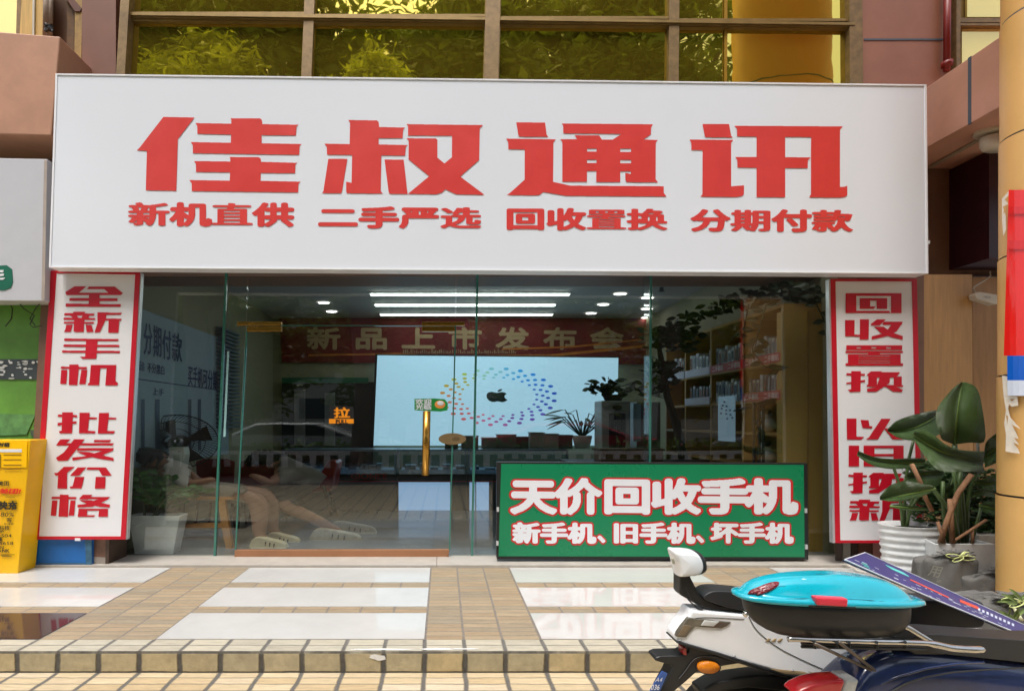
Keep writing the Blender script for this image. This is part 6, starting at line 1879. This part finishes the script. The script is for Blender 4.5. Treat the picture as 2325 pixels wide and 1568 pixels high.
# rear fender, lights, plate
solid("rear_fender", [c1(p) for p in [(410,1085),(600,1150),(950,1265),(740,1297),(480,1360),(380,1450),(250,1560),(100,1570),(200,1390),(235,1310),(230,1285),(110,1255),(50,1238),(60,1208),(110,1190),(340,1185),(400,1150)]], WD + 0.01, 0.08, m_black, ws, 0.012, 3)
q = c1((612, 1312)); c = P(*q, WD)
mb = MB(); mb.lathe(0, 0, [(1.0, 0), (1.0, 0.015), (0.9, 0.028), (0.0, 0.03)], 36, 1.0, cap=False)
def disc(name, cu_, cv_, ru, rv, d, m, par, th=0.03):
    k = d / F
    c = P(cu_, cv_, d)
    vs, n = [], 40
    prof = [(1.0, th), (1.0, 0.006), (0.93, 0.0), (0.0, -0.004)]
    for r, y in prof:
        for j in range(n):
            a = 2 * math.pi * j / n
            vs.append((c.x + ru * k * r * math.cos(a), c.y + y, c.z + rv * k * r * math.sin(a)))
    mb = MB(); mb.add(vs, [(i * n + j, i * n + (j + 1) % n, (i + 1) * n + (j + 1) % n, (i + 1) * n + j) for i in range(3) for j in range(n)])
    return mb.build(name, m, par, smooth=True)
disc("reflector_rim", q[0], q[1], 28.5, 16, WD - 0.0, m_black, ws)
disc("reflector", q[0], q[1], 25.5, 14, WD - 0.007, mat("amber_reflector", srgb(214, 124, 8), 0.25, var=0.08, vs=40, bump=0.3, bs=300, coat=0.5), ws)
solid("red_reflector", [c1(p) for p in [(343,1105),(380,1103),(385,1185),(345,1182)]], WD + 0.0, 0.05, mat("red_lens", srgb(150, 40, 36), 0.2, coat=0.5), ws, 0.004, 2)
pp = solid("number_plate", [c1(p) for p in [(128,1345),(182,1372),(92,1575),(0,1575),(5,1540)]], WD - 0.01, 0.008, mat("plate_blue", srgb(58, 92, 160), 0.35, var=0.1), ws, 0.001, 1)
mb = MB(); text_q(mb, "036", [c1((22, 1470)), c1((110, 1470)), c1((95, 1545)), c1((2, 1545))], WD - 0.012, 2, 2)
text_q(mb, "A4", [c1((75, 1400)), c1((140, 1400)), c1((120, 1460)), c1((50, 1460))], WD - 0.012, 1, 1); mb.build("lettering", m_lw, pp)
def line_on(par, pts, d, r, m, name):
    mb = MB(); mb.tube([P(u, v, d) for u, v in smooth_pts(pts, 20)], r, 6); return mb.build(name, m, par)
m_gap = mat("panel_gap", (0.05, 0.05, 0.05), 0.8)
line_on(ws, [(1700, 1398), (1712, 1420), (1730, 1440), (1770, 1470), (1830, 1500), (1900, 1530)], WD - 0.001, 0.0018, m_gap, "panel_gap")
line_on(ws, [(1556, 1406), (1600, 1400), (1690, 1404)], WD - 0.001, 0.0014, m_gap, "panel_gap")
for (u_, v_) in ((1545, 1452), (1668, 1488), (1722, 1408), (1800, 1520)):
    disc("screw", u_, v_, 3.2, 1.7, WD - 0.004, mat("screw_steel", (0.35, 0.35, 0.36), 0.35, 0.9), ws, 0.004)
line_on(ws, [c1(p) for p in [(375,480),(400,560),(420,600)]], WD + 0.018, 0.0014, m_gap, "bracket_seam")
line_on(ws, [c1(p) for p in [(390,600),(450,660),(490,700),(540,705),(545,680),(500,665)]], WD + 0.01, 0.003, m_black, "strap_hook")
line_on(ws, [c1(p) for p in [(300,1420),(360,1350),(450,1230),(560,1190),(700,1200)]], WD + 0.006, 0.0016, mat("fender_line", (0.07, 0.07, 0.075), 0.5), "fender_seam")
# wheels
def wheel(par, cu_, cv_, ru, rv, d, w_=0.09):
    k = d / F; c = P(cu_, cv_, d)
    n = 56; vs = []
    prof = [(0.72, 0), (0.80, -0.035), (0.93, -0.045), (1.0, -0.02), (1.0, 0.02), (0.93, 0.045), (0.80, 0.035), (0.72, 0)]
    for r, y in prof:
        for j in range(n):
            a = 2 * math.pi * j / n
            vs.append((c.x + ru * k * r * math.cos(a), c.y + w_ / 2 + y * w_ / 0.09, c.z + rv * k * r * math.sin(a)))
    mb = MB(); mb.add(vs, [(i * n + j, i * n + (j + 1) % n, (i + 1) * n + (j + 1) % n, (i + 1) * n + j) for i in range(len(prof) - 1) for j in range(n)])
    w__ = mb.build("wheel", mat("tyre", (0.018, 0.018, 0.018), 0.75, var=0.15, bump=0.3, bs=120), par, smooth=True)
    mb = MB(); vs = []
    for r, y in ((0.0, 0.01), (0.25, 0.0), (0.3, 0.02), (0.72, 0.03)):
        for j in range(n):
            a = 2 * math.pi * j / n
            vs.append((c.x + ru * k * r * math.cos(a), c.y + y, c.z + rv * k * r * math.sin(a)))
    mb.add(vs, [(i * n + j, i * n + (j + 1) % n, (i + 1) * n + (j + 1) % n, (i + 1) * n + j) for i in range(3) for j in range(n)])
    mb.build("rim", m_black, w__, smooth=True)
wheel(ws, 1716, 1611, 153, 79, WD + 0.09)
solid("inner_fender", [(1590, 1568), (1620, 1550), (1670, 1538), (1720, 1532), (1790, 1534), (1860, 1550), (1900, 1600), (1880, 1640), (1800, 1570), (1700, 1560), (1640, 1568), (1600, 1600)], WD + 0.03, 0.09, m_black, ws, 0.01, 2)
wheel(ws, 2400, 1611, 153, 79, WD + 0.09)
solid("side_stand", [(2000, 1600), (2020, 1598), (2040, 1688), (2022, 1688)], WD + 0.02, 0.03, m_black, ws, 0.004, 2)

# ================================================================== NAVY SCOOTER WITH TEAL TOP BOX
ND = 1.9
nvs = thing("electric_scooter", "dusty navy blue scooter carrying a teal top box on its rack", "scooter", (1.7, ND + 0.1, 0.0), "scooters parked on the sidewalk")
m_navy = mat("navy_paint", (0.014, 0.026, 0.085), 0.2, var=0.25, vs=9, coat=0.7)
def mat_dust(m):
    t = m.node_tree
    b = t.nodes["Principled BSDF"]
    g = t.nodes.new("ShaderNodeNewGeometry")
    v = t.nodes.new("ShaderNodeTexVoronoi"); v.inputs['Scale'].default_value = 26
    t.links.new(g.outputs['Position'], v.inputs['Vector'])
    r = t.nodes.new("ShaderNodeMapRange"); r.inputs[1].default_value = 0.05; r.inputs[2].default_value = 0.09; r.inputs[3].default_value = 1; r.inputs[4].default_value = 0
    t.links.new(v.outputs['Distance'], r.inputs[0])
    w2 = t.nodes.new("ShaderNodeTexNoise"); w2.inputs['Scale'].default_value = 7
    t.links.new(g.outputs['Position'], w2.inputs['Vector'])
    r2 = t.nodes.new("ShaderNodeMapRange"); r2.inputs[1].default_value = 0.55; r2.inputs[2].default_value = 0.62
    t.links.new(w2.outputs[0], r2.inputs[0])
    ml = t.nodes.new("ShaderNodeMath"); ml.operation = 'MULTIPLY'
    t.links.new(r.outputs[0], ml.inputs[0]); t.links.new(r2.outputs[0], ml.inputs[1])
    mx = t.nodes.new("ShaderNodeMix"); mx.data_type = 'RGBA'
    old = b.inputs['Base Color'].links[0].from_socket
    t.links.new(ml.outputs[0], mx.inputs[0]); t.links.new(old, mx.inputs[6]); mx.inputs[7].default_value = (0.35, 0.36, 0.36, 1)
    t.links.new(mx.outputs[2], b.inputs['Base Color'])
mat_dust(m_navy)
# tail body as a swept shell
def loft(name, rings, m, par, n=48, ex=2.4, smooth=True, arch=0.0):
    """rings: (uL, uR, v, dcentre, dhalf[, tilt]); superelliptic horizontal sections"""
    vs = []
    for rg in rings:
        uL, uR, v, dc, dh = rg[:5]
        tilt = rg[5] if len(rg) > 5 else 0.0
        wref = rg[6] if len(rg) > 6 else 0.0
        a_, b_ = P(uL, v, dc), P(uR, v, dc)
        a_.z = P(uL, v, dc - dh * wref).z
        cx, hw = (a_.x + b_.x) / 2, (b_.x - a_.x) / 2
        for k in range(n):
            t = 2 * math.pi * k / n
            ct, st = math.cos(t), math.sin(t)
            x = math.copysign(abs(ct) ** (2 / ex), ct); y = math.copysign(abs(st) ** (2 / ex), st)
            vs.append((cx + hw * x, dc + dh * y, a_.z - tilt * hw * x - arch * x * x + arch * 0.5))
    R_ = len(rings)
    mb = MB(); mb.add(vs, [(i * n + k, i * n + (k + 1) % n, (i + 1) * n + (k + 1) % n, (i + 1) * n + k) for i in range(R_ - 1) for k in range(n)] + [tuple(range(n)), tuple(range((R_ - 1) * n, R_ * n))])
    return mb.build(name, m, par, smooth=smooth)
def shell(name, top, bot, d, half, m, par, n=22, k=16):
    """side silhouette between two curves, rounded across its depth"""
    T_, B_ = smooth_pts(top, n), smooth_pts(bot, n)
    vs = []
    for i in range(n + 1):
        for j in range(k + 1):
            a = math.pi * j / k
            s_ = (1 - math.cos(a)) / 2
            u = T_[i][0] * (1 - s_) + B_[i][0] * s_
            v = T_[i][1] * (1 - s_) + B_[i][1] * s_
            q = P(u, v, d)
            q.y = d + half - half * math.sin(a) ** 0.6 - 0.0
            vs.append(q)
        for j in range(k + 1):
            a = math.pi * j / k
            s_ = (1 + math.cos(a)) / 2
            u = T_[i][0] * (1 - s_) + B_[i][0] * s_
            v = T_[i][1] * (1 - s_) + B_[i][1] * s_
            q = P(u, v, d)
            q.y = d + half + half * math.sin(a) ** 0.6
            vs.append(q)
    c = 2 * (k + 1)
    fs = [(i * c + j, i * c + (j + 1) % c, (i + 1) * c + (j + 1) % c, (i + 1) * c + j) for i in range(n) for j in range(c)]
    fs += [tuple(range(c)), tuple(range(n * c, n * c + c))]
    mb = MB(); mb.add(vs, fs)
    return mb.build(name, m, par, smooth=True)
shell("body", [(1940, 1575), (1976, 1521), (2017, 1499), (2065, 1486), (2137, 1484), (2233, 1494), (2340, 1510), (2420, 1520)], [(1900, 1620), (1940, 1650), (2000, 1680), (2060, 1700), (2140, 1710), (2233, 1715), (2340, 1715), (2420, 1715)], ND - 0.02, 0.09, m_navy, nvs)
mb = MB(); mb.tube([P(*c2(p), ND - 0.02) for p in [(620,1568),(760,1490),(950,1430),(1200,1385),(1500,1360),(1900,1340)]], 0.003, 6); mb.build("body_crease", m_black, nvs)
mb = MB(); mb.tube([P(*c2(p), ND - 0.012) for p in [(520,1500),(700,1420),(950,1350),(1250,1300),(1500,1290)]], 0.005, 6); mb.build("body_ridge", m_navy, nvs, smooth=True)
solid("seat", sp([(2062, 1460), (2080, 1444), (2113, 1438), (2185, 1442), (2323, 1452), (2420, 1460), (2420, 1512), (2323, 1502), (2209, 1490), (2110, 1478)], 50), ND - 0.01, 0.10, m_seat, nvs, 0.03, 5)
solid("tail_light", [c1(p) for p in [(1500,1600),(1570,1540),(1700,1482),(1850,1452),(2035,1440),(1990,1560),(1960,1640),(1600,1640)]], ND - 0.035, 0.08, mat("tail_red", srgb(178, 26, 34), 0.12, var=0.15, vs=20, coat=0.8), nvs, 0.012, 3)
solid("tail_cap", [c1(p) for p in [(2036,1440),(2165,1434),(2130,1560),(2100,1640),(1962,1640),(1992,1560)]], ND - 0.03, 0.08, mat("tail_grey", srgb(176, 180, 176), 0.25, var=0.1), nvs, 0.008, 3)
# rack
rk = []
tb1 = [(1790, 1449), (1810, 1449), (1850, 1451), (2000, 1455), (2080, 1457), (2110, 1459), (2137, 1464), (2160, 1469), (2200, 1472), (2238, 1472)]
mb = MB(); mb.tube([P(u, v, ND - 0.08) for u, v in smooth_pts(tb1, 24)], [0.0095] * 14 + [0.013] * 10 + [0.005], 14)
mb.build("rack_tube", m_chrome, nvs, smooth=True)
tb2 = [(1760, 1444), (1850, 1446), (2040, 1424), (2062, 1424), (2085, 1436), (2105, 1450), (2125, 1460)]
mb = MB(); mb.tube([P(u, v, ND - 0.02) for u, v in smooth_pts([(2040, 1416), (2048, 1418), (2054, 1420), (2066, 1426), (2085, 1438), (2105, 1450), (2125, 1462)], 24)], 0.011, 12); mb.build("rack_tube", m_chrome, nvs, smooth=True)
for (a_, b_) in (((1849, 1459), (1977, 1519)), ((1904, 1455), (1985, 1519))):
    mb = MB(); mb.tube([P(*a_, ND - 0.10), P(*b_, ND - 0.03)], 0.0062, 8); mb.build("rack_strut", mat("grey_strut", srgb(110, 100, 90), 0.35, 0.7, var=0.2), nvs, smooth=True)
mb = MB()
for v in (1459, 1466):
    mb.tube([P(1820, v, ND - 0.02), P(2100, v + 6, ND - 0.02)], 0.006, 8)
for u in (1850, 1900, 1927, 1990, 2055):
    mb.tube([P(u, 1456, ND - 0.1), P(u, 1458, ND + 0.08)], 0.006, 6); mb.tube([P(u, 1458, ND - 0.05), P(u, 1470, ND - 0.05)], 0.006, 6)
mb.build("rack_plate", m_black, nvs)
solid("seat_hinge", [(2060, 1462), (2085, 1452), (2150, 1470), (2150, 1486), (2080, 1486), (2064, 1476)], ND - 0.0, 0.14, m_black, nvs, 0.01, 3)
wheel(nvs, 1990, 1706, 190, 98, ND + 0.1)
wheel(nvs, 2560, 1706, 190, 98, ND + 0.1)
# top box
tbx = thing("top_box", "glossy teal and black motorcycle top box with a red latch", "top box", P(1875, 1450, ND), None)
m_teal = mat("teal_gloss", (0.005, 0.40, 0.52), 0.16, var=0.10, vs=6, coat=0.8)
BD = ND + 0.02
tl_ = 0.045
lid = []
for (v, a_, b_) in ((1299, 1862, 1915), (1300, 1840, 1935), (1303, 1800, 1965), (1308, 1768, 1988), (1316, 1740, 2009), (1328, 1713, 2029), (1341, 1698, 2042), (1353, 1690, 2050), (1363, 1686, 2055)):
    q_ = (v - 1299) / 64.0
    lid.append((a_, b_, v, BD, 0.02 + 0.070 * q_ ** 0.45, 0.026, q_ ** 0.6))
lid += [(1678, 2066, 1365, BD, 0.095, 0.026, 1), (1668, 2083, 1369, BD, 0.102, 0.026, 1), (1667, 2087, 1376, BD, 0.103, 0.026, 1), (1675, 2077, 1379, BD, 0.10, 0.026, 1), (1690, 2053, 1379.5, BD, 0.09, 0.026, 1)]
lo = loft("lid", lid, m_teal, tbx, 96, 2.7, arch=0.004)
base_ = [(1689, 2054, 1379, BD, 0.090, 0.026, 1), (1690, 2055, 1388, BD, 0.090, 0.024, 1), (1693, 2055, 1402, BD, 0.089, 0.018, 1), (1701, 2054, 1418, BD, 0.086, 0.012, 1), (1713, 2050, 1430, BD, 0.080, 0.006, 1), (1733, 2041, 1440, BD, 0.07, 0.0, 1), (1756, 2024, 1446, BD, 0.055, 0, 1), (1785, 2000, 1448, BD, 0.04, 0, 1)]
loft("base", base_, m_black, tbx, 96, 2.7, arch=0.002)
lt = solid("latch", [(1853, 1354), (1927, 1358), (1925, 1377), (1857, 1373)], BD - 0.112, 0.03, mat("latch_red", srgb(222, 58, 76), 0.3, var=0.05), tbx, 0.006, 3)
solid("latch_hinge", [(1838, 1372), (1945, 1376), (1945, 1381), (1838, 1377)], BD - 0.103, 0.02, m_black, tbx, 0.002, 1)
# rear reflector hugging the lid: patch of the lid surface, pushed out
def surf(u, v):
    """depth at which the sight line through (u, v) meets the lid"""
    rr = []
    for uL, uR, vv, dc, dh, tl2, wr in lid[:10]:
        xa, xb = P(uL, vv, dc).x, P(uR, vv, dc).x
        rr.append((P(uL, vv, dc - dh * wr).z, (xa + xb) / 2, (xb - xa) / 2, dh, tl2))
    y = BD - 0.16
    while y < BD + 0.1:
        p = P(u, v, y)
        for r0, r1 in zip(rr, rr[1:]):
            za, zb_ = r0[0] - r0[4] * (p.x - r0[1]), r1[0] - r1[4] * (p.x - r1[1])
            if zb_ <= p.z <= za:
                t = (za - p.z) / (za - zb_ + 1e-9)
                cx2, hw, dh = [r0[i] * (1 - t) + r1[i] * t for i in (1, 2, 3)]
                if abs((p.x - cx2) / hw) ** 2.7 + abs((y - BD) / dh) ** 2.7 < 1:
                    return y
        y += 0.002
    return BD
rp = sp([(1697, 1353), (1702, 1339), (1722, 1330), (1745, 1321), (1763, 1318), (1770, 1322), (1760, 1333), (1735, 1345), (1712, 1351)], 36)
mb = MB()
cx_, cy_ = 1732, 1336
vs = []
for s_ in (1.0, 0.96, 0.6, 0.3, 0.02):
    for (u, v) in rp:
        uu, vv = cx_ + (u - cx_) * s_, cy_ + (v - cy_) * s_
        q = P(uu, vv, surf(uu, vv) - (0.0 if s_ == 1.0 else 0.005) - 0.001)
        vs.append(q)
n = len(rp)
mb.add(vs, [(i * n + k, i * n + (k + 1) % n, (i + 1) * n + (k + 1) % n, (i + 1) * n + k) for i in range(4) for k in range(n)])
mb.build("reflector", mat("dark_red_lens", srgb(118, 10, 26), 0.15, var=0.3, vs=60, bump=0.6, bs=120, coat=0.7), tbx, smooth=True)
for (pts) in ([(1700, 1362), (1780, 1358), (1870, 1357), (1960, 1360), (2040, 1368)],):
    pp_ = smooth_pts(pts, 30)
    mb = MB(); mb.tube([P(u, v, surf(u, v) - 0.0005) for u, v in pp_], 0.0016, 6); mb.build("lid_groove", mat("teal_dark", (0.002, 0.10, 0.14), 0.3), tbx)
r_ = random.Random(19)
mb = MB()
for k in range(16):
    u, v = r_.uniform(1760, 2010), r_.uniform(1312, 1352); a = r_.uniform(-0.5, 0.5); L_ = r_.uniform(5, 22)
    mb.tube([P(u + L_ * t, v + L_ * t * a * 0.4 + r_.uniform(-.5, .5), surf(u + L_ * t, v + L_ * t * a * 0.4) - 0.0008) for t in (0, 0.35, 0.7, 1.0)], 0.0006, 4)
mb.build("scratches", mat("scratch_dark", (0.005, 0.09, 0.12), 0.7), tbx)
mb = MB()
for (u, v, w_) in ((1826, 1312, 9), (1870, 1307, 6), (1880, 1316, 4), (1842, 1316, 5)):
    q0 = [(u + w_ * math.cos(a) * r_.uniform(.5, 1), v + w_ * 0.3 * math.sin(a) * r_.uniform(.5, 1)) for a in [k * math.pi / 5 for k in range(10)]]
    q1 = [P(a, b, surf(a, b) - 0.0012) for a, b in q0]
    mb.add(q1, [tuple(range(10))])
mb.build("paint_chips", mat("chip_pale", (0.55, 0.72, 0.74), 0.6), tbx)
mb = MB(); q = P(1692, 1392, BD - 0.03); mb.ball(q, 0.008, 0.012, 0.012); mb.build("key_lock", m_chrome, tbx, smooth=True)

# ================================================================== PLACARD ACROSS THE SEAT
pc = thing("placard", "long dark blue printed placard slanting across the scooter seat", "placard", P(2150, 1360, 1.92))
PD = 2.06
def PT(u, v):
    line = 1267 + (u - 1916) * 0.431
    return P(u, v, PD + max(0, line - v) * 0.004)
mb = MB()
nn_ = 24
lo_ = [(1916 + 504 * i / nn_, 1268 + 504 * i / nn_ * 0.428) for i in range(nn_ + 1)]
up_ = [(1963 + 480 * i / nn_, 1252 + 480 * i / nn_ * 0.4535) for i in range(nn_ + 1)]
va_ = [PT(*p) for p in lo_] + [PT(*p) for p in up_]
n_ = len(va_)
back_ = [p + Vector((0, 0.006, -0.010)) for p in va_]
fs_ = []
for i in range(nn_):
    a, b, c, e = i, i + 1, nn_ + 2 + i, nn_ + 1 + i
    fs_ += [(a, b, c, e), (a + n_, e + n_, c + n_, b + n_), (a, a + n_, b + n_, b), (e, c, c + n_, e + n_)]
fs_ += [(0, nn_ + 1, nn_ + 1 + n_, n_), (nn_, nn_ + n_, 2 * nn_ + 1 + n_, 2 * nn_ + 1)]
mb.add(va_ + back_, fs_)
mb.build("board", mat("placard_navy", srgb(52, 52, 112), 0.45, var=0.15, vs=5), pc)
mb = MB()
def PT2(u, v, e=0.003):
    p = PT(u, v); p.y -= e; return p
mb.tube([PT2(*c2((180, 318))), PT2(*c2((1000, 680))), PT2(*c2((1890, 1046)))], 0.0035, 6); mb.tube([PT2(*c2((180, 316))), PT2(*c2((375, 250)))], 0.002, 6)
mb.tube([PT2(*c2((375, 250))), PT2(*c2((1900, 942)))], 0.0016, 6)
mb.build("white_edge", m_lw, pc)
def dash(mb, x, y, w_, h_, sl=0.44):
    a = c2((x, y)); w_ *= 0.24; h_ *= 0.24
    mb.quad(PT2(a[0], a[1]), PT2(a[0] + w_, a[1] + w_ * sl), PT2(a[0] + w_, a[1] + w_ * sl + h_), PT2(a[0], a[1] + h_))
mbt, mbr, mbw = MB(), MB(), MB()
r_ = random.Random(6)
for k in range(5):
    dash(mbt, 570 + k * 12, 365 + k * 8, 170, 8)
for k in range(10):
    dash(mbr, 800 + k * 34, 500 + k * 16, 60, 11)
for k in range(5):
    dash(mbr, 1270 + k * 34, 690 + k * 14, 40, 26)
for k in range(46):
    x = r_.uniform(250, 1800); yb_ = 300 + (x - 250) * 0.43
    mbw = MB(); dash(mbw, x, yb_ + r_.uniform(-20, 60), r_.uniform(10, 46), 4); mbw.build("print_mark", mat("print_pale", srgb(196, 206, 224), 0.4), pc)
for k in range(9):
    mbw = MB(); dash(mbw, 1440 + k * 40, 770 + k * 18, 22, 24); mbw.build("print_mark", MATS["print_pale"], pc)
for k in range(3):
    dash(mbt, 340 + k * 10, 340 + k * 16, 60, 5)
mbt.build("teal_print", mat("print_teal", srgb(90, 200, 196), 0.4), pc); mbr.build("red_print", mat("print_red2", srgb(214, 74, 56), 0.4), pc)

# ================================================================== ACROSS THE STREET (seen in the glass)
def tree(x, y, h, cr, lab, m, seed, n=9000, zc=None, leaf=0.22, gaps=0.5):
    t = thing("tree", lab, "tree", (x, y, 0), "street trees opposite the shop")
    r_ = np.random.RandomState(seed)
    mb = MB(); zc = zc or h * 0.7
    mb.tube([(x, y, -0.1), (x + 0.1, y, h * 0.2), (x - 0.1, y + 0.1, h * 0.45), (x, y, h * 0.8)], [0.22, 0.18, 0.15, 0.06], 12, xs=1.8)
    for k in range(7):
        a = r_.uniform(0, 6.28)
        mb.tube([(x, y, h * (0.35 + 0.05 * k)), (x + cr[0] * 0.6 * math.cos(a), y + cr[1] * 0.6 * math.sin(a), h * (0.5 + 0.06 * k))], [0.08, 0.03], 8, xs=1.6)
    mb.build("trunk", mat("bark", (0.10, 0.08, 0.06), 0.9, var=0.3, vs=5), t)
    nc = 70
    cc = r_.normal(size=(nc, 3)); cc /= np.linalg.norm(cc, axis=1)[:, None]
    cc *= (r_.uniform(0.25, 1, (nc, 1)) ** 0.5)
    cc = cc * np.array(cr) + np.array([x, y, zc])
    idx = r_.randint(0, nc, n)
    ctr = cc[idx] + r_.normal(size=(n, 3)) * np.array([cr[0], cr[1], cr[2]]) * 0.13
    d = r_.normal(size=(n, 3)); d /= np.linalg.norm(d, axis=1)[:, None]
    e = r_.normal(size=(n, 3)); e -= d * (d * e).sum(1)[:, None]; e /= np.linalg.norm(e, axis=1)[:, None]
    s_ = leaf * r_.uniform(0.6, 1.4, (n, 1))
    st = np.array([1.9, 1, 1])
    a = ctr - d * s_ * st; b = ctr + e * s_ * 0.32 * st; c = ctr + d * s_ * st; f = ctr - e * s_ * 0.32 * st
    V = np.stack([a, b, c, f], 1).reshape(-1, 3)
    me = bpy.data.meshes.new("crown")
    me.vertices.add(n * 4); me.vertices.foreach_set('co', V.ravel())
    me.loops.add(n * 4); me.loops.foreach_set('vertex_index', np.arange(n * 4))
    me.polygons.add(n); me.polygons.foreach_set('loop_start', np.arange(n) * 4); me.polygons.foreach_set('loop_total', np.full(n, 4))
    me.update(calc_edges=True)
    link("crown", me, m, t)
def translucent(m, k=0.45):
    t = m.node_tree
    b = t.nodes["Principled BSDF"]
    tr = t.nodes.new("ShaderNodeBsdfTranslucent")
    src = b.inputs['Base Color'].links[0].from_socket
    t.links.new(src, tr.inputs[0])
    mx = t.nodes.new("ShaderNodeMixShader"); mx.inputs[0].default_value = k
    t.links.new(b.outputs[0], mx.inputs[1]); t.links.new(tr.outputs[0], mx.inputs[2])
    t.links.new(mx.outputs[0], t.nodes["Material Output"].inputs[0])
    return m
m_t1 = mat("tree_leaf_dark", (0.15, 0.21, 0.035), 0.5, var=0.6, vs=1.2)
m_t2 = mat("tree_leaf_bright", (0.44, 0.50, 0.06), 0.5, var=0.35, vs=2)
translucent(m_t1); translucent(m_t2)
small_gap = 0
tree(-7.0, -6.0, 15, (4.6, 2.2, 5.0), "tall dark green street tree furthest left in the reflection", m_t1, 1, 30000, 11.5, 0.14)
tree(0.5, -6.5, 15.5, (5.0, 2.2, 5.0), "tall dark green street tree in the middle of the reflection", m_t1, 2, 32000, 11.5, 0.14)
tree(7.0, -6.0, 15, (3.6, 2.0, 4.8), "tall dark green street tree at the right of the reflection", m_t1, 3, 22000, 11.5, 0.14)
tree(-6.4, -3.4, 11.4, (2.0, 0.9, 1.8), "bright yellow-green tree in front of the left dark tree", m_t2, 4, 14000, 9.7, 0.08)
tree(-2.1, -3.6, 11.0, (1.5, 0.9, 1.6), "smaller yellow-green tree near the middle of the reflection", m_t2, 5, 11000, 9.5, 0.08)
for i_, (x_, y_, w_) in enumerate(((-16, -11, "far left"), (-9, -12, "left"), (-2, -11.5, "middle"), (5, -12, "right"), (12, -11, "far right"))):
    tree(x_, y_, 7.5, (4.0, 1.4, 3.0), "low bushy tree behind the parked cars, %s in the reflection" % w_, m_t1, 20 + i_, 9000, 4.6, 0.16)
hd = thing("hedge", "low clipped green hedge along the far side of the sidewalk", "hedge", (0, -4.9, 0))
r_ = random.Random(77)
mb = MB()
for k in range(2600):
    p = Vector((r_.uniform(-16, 16), -4.9 + r_.uniform(-.35, .35), r_.uniform(0.35, 0.85)))
    leaf_card(mb, p, p + rdir(r_) * 0.16, 0.12, rdir(r_), 0, 2)
mb.build("foliage", mat("hedge_leaf", (0.12, 0.22, 0.03), 0.6, var=0.4, vs=5), hd)
mb = MB(); mb.box(-16, 16, -5.15, -4.65, -0.1, 0.7); mb.build("inner_growth", mat("hedge_inner", (0.03, 0.06, 0.015), 0.9, var=0.4, vs=8), hd)
fc = thing("white_fence", "low white picket railing in front of the hedge", "fence", (0, -4.3, 0))
mb = MB()
for k in range(-40, 41):
    mb.box(k * 0.4 - 0.09, k * 0.4 + 0.09, -4.32, -4.29, 0.15, 0.55)
mb.build("pickets", mat("fence_white", (0.75, 0.75, 0.75), 0.5), fc)
mb = MB(); mb.box(-16, 16, -4.33, -4.28, 0.50, 0.60); mb.build("rail", MATS["fence_white"], fc)
def car(x, y, lab, m):
    t = thing("parked_car", lab, "car", (x, y, -0.15), "cars parked across the street")
    z0 = -0.15
    L = 4.3
    side = [(-L, 0.35), (-L, 0.85), (-L * 0.82, 1.0), (-L * 0.5, 1.08), (-L * 0.28, 1.5), (L * 0.25, 1.53), (L * 0.55, 1.05), (L * 0.9, 0.9), (L, 0.7), (L, 0.35)]
    mb = MB(); mb.ext([(x + a, y, z0 + b) for a, b in side], Vector((0, -1.7, 0))); mb.build("body", m, t, bevel=0.12, seg=3)
    win = [(-L * 0.44, 1.08), (-L * 0.26, 1.42), (L * 0.22, 1.45), (L * 0.48, 1.06)]
    mb = MB(); mb.ext([(x + a, y + 0.01, z0 + b) for a, b in win], Vector((0, -0.01, 0))); mb.build("side_window", mat("car_window", (0.02, 0.025, 0.03), 0.08), t)
    for sx in (-0.62, 0.62):
        mb = MB(); pts = [(x + sx * L + 0.62 * math.cos(a), y + 0.02, z0 + 0.33 + 0.33 * math.sin(a)) for a in [2 * math.pi * k / 24 for k in range(24)]]
        mb.ext(pts, Vector((0, -0.2, 0))); w_ = mb.build("wheel", MATS["tyre"], t)
        mb = MB(); pts = [(x + sx * L + 0.38 * math.cos(a), y + 0.03, z0 + 0.33 + 0.2 * math.sin(a)) for a in [2 * math.pi * k / 20 for k in range(20)]]
        mb.ext(pts, Vector((0, -0.02, 0))); mb.build("rim", m_alu, w_)
car(-5.5, -8.2, "silver parked car opposite, reflected in the door glass", mat("car_silver", (0.55, 0.57, 0.58), 0.25, 0.3, coat=0.5))
car(4.5, -8.4, "red parked car opposite, reflected right of the door", mat("car_red", (0.45, 0.03, 0.04), 0.25, coat=0.6))
car(-15.0, -8.2, "white parked car opposite, reflected at far left", mat("car_white", (0.7, 0.72, 0.72), 0.25, coat=0.5))
car(14.0, -8.3, "grey parked car opposite, reflected at far right", mat("car_grey", (0.25, 0.26, 0.27), 0.3, 0.3, coat=0.5))
ob = thing("apartment_block", "pale residential block across the street behind the trees", "building", (0, -30, 0))
mb = MB(); mb.box(-48, 48, -42, -30, -0.15, 15); mb.build("wall", mat("pale_render", (0.46, 0.44, 0.38), 0.8, var=0.1, vs=0.4), ob)
m_bw_ = mat("block_window", (0.05, 0.06, 0.07), 0.12)
for k in range(-9, 10):
    for j in range(5):
        mb = MB(); x = k * 5.0; z = 1.6 + j * 3.2; mb.box(x - 1.4, x + 1.4, -30.02, -29.97, z, z + 1.6); wo = mb.build("window", m_bw_, ob)

print("objects", len(bpy.data.objects))
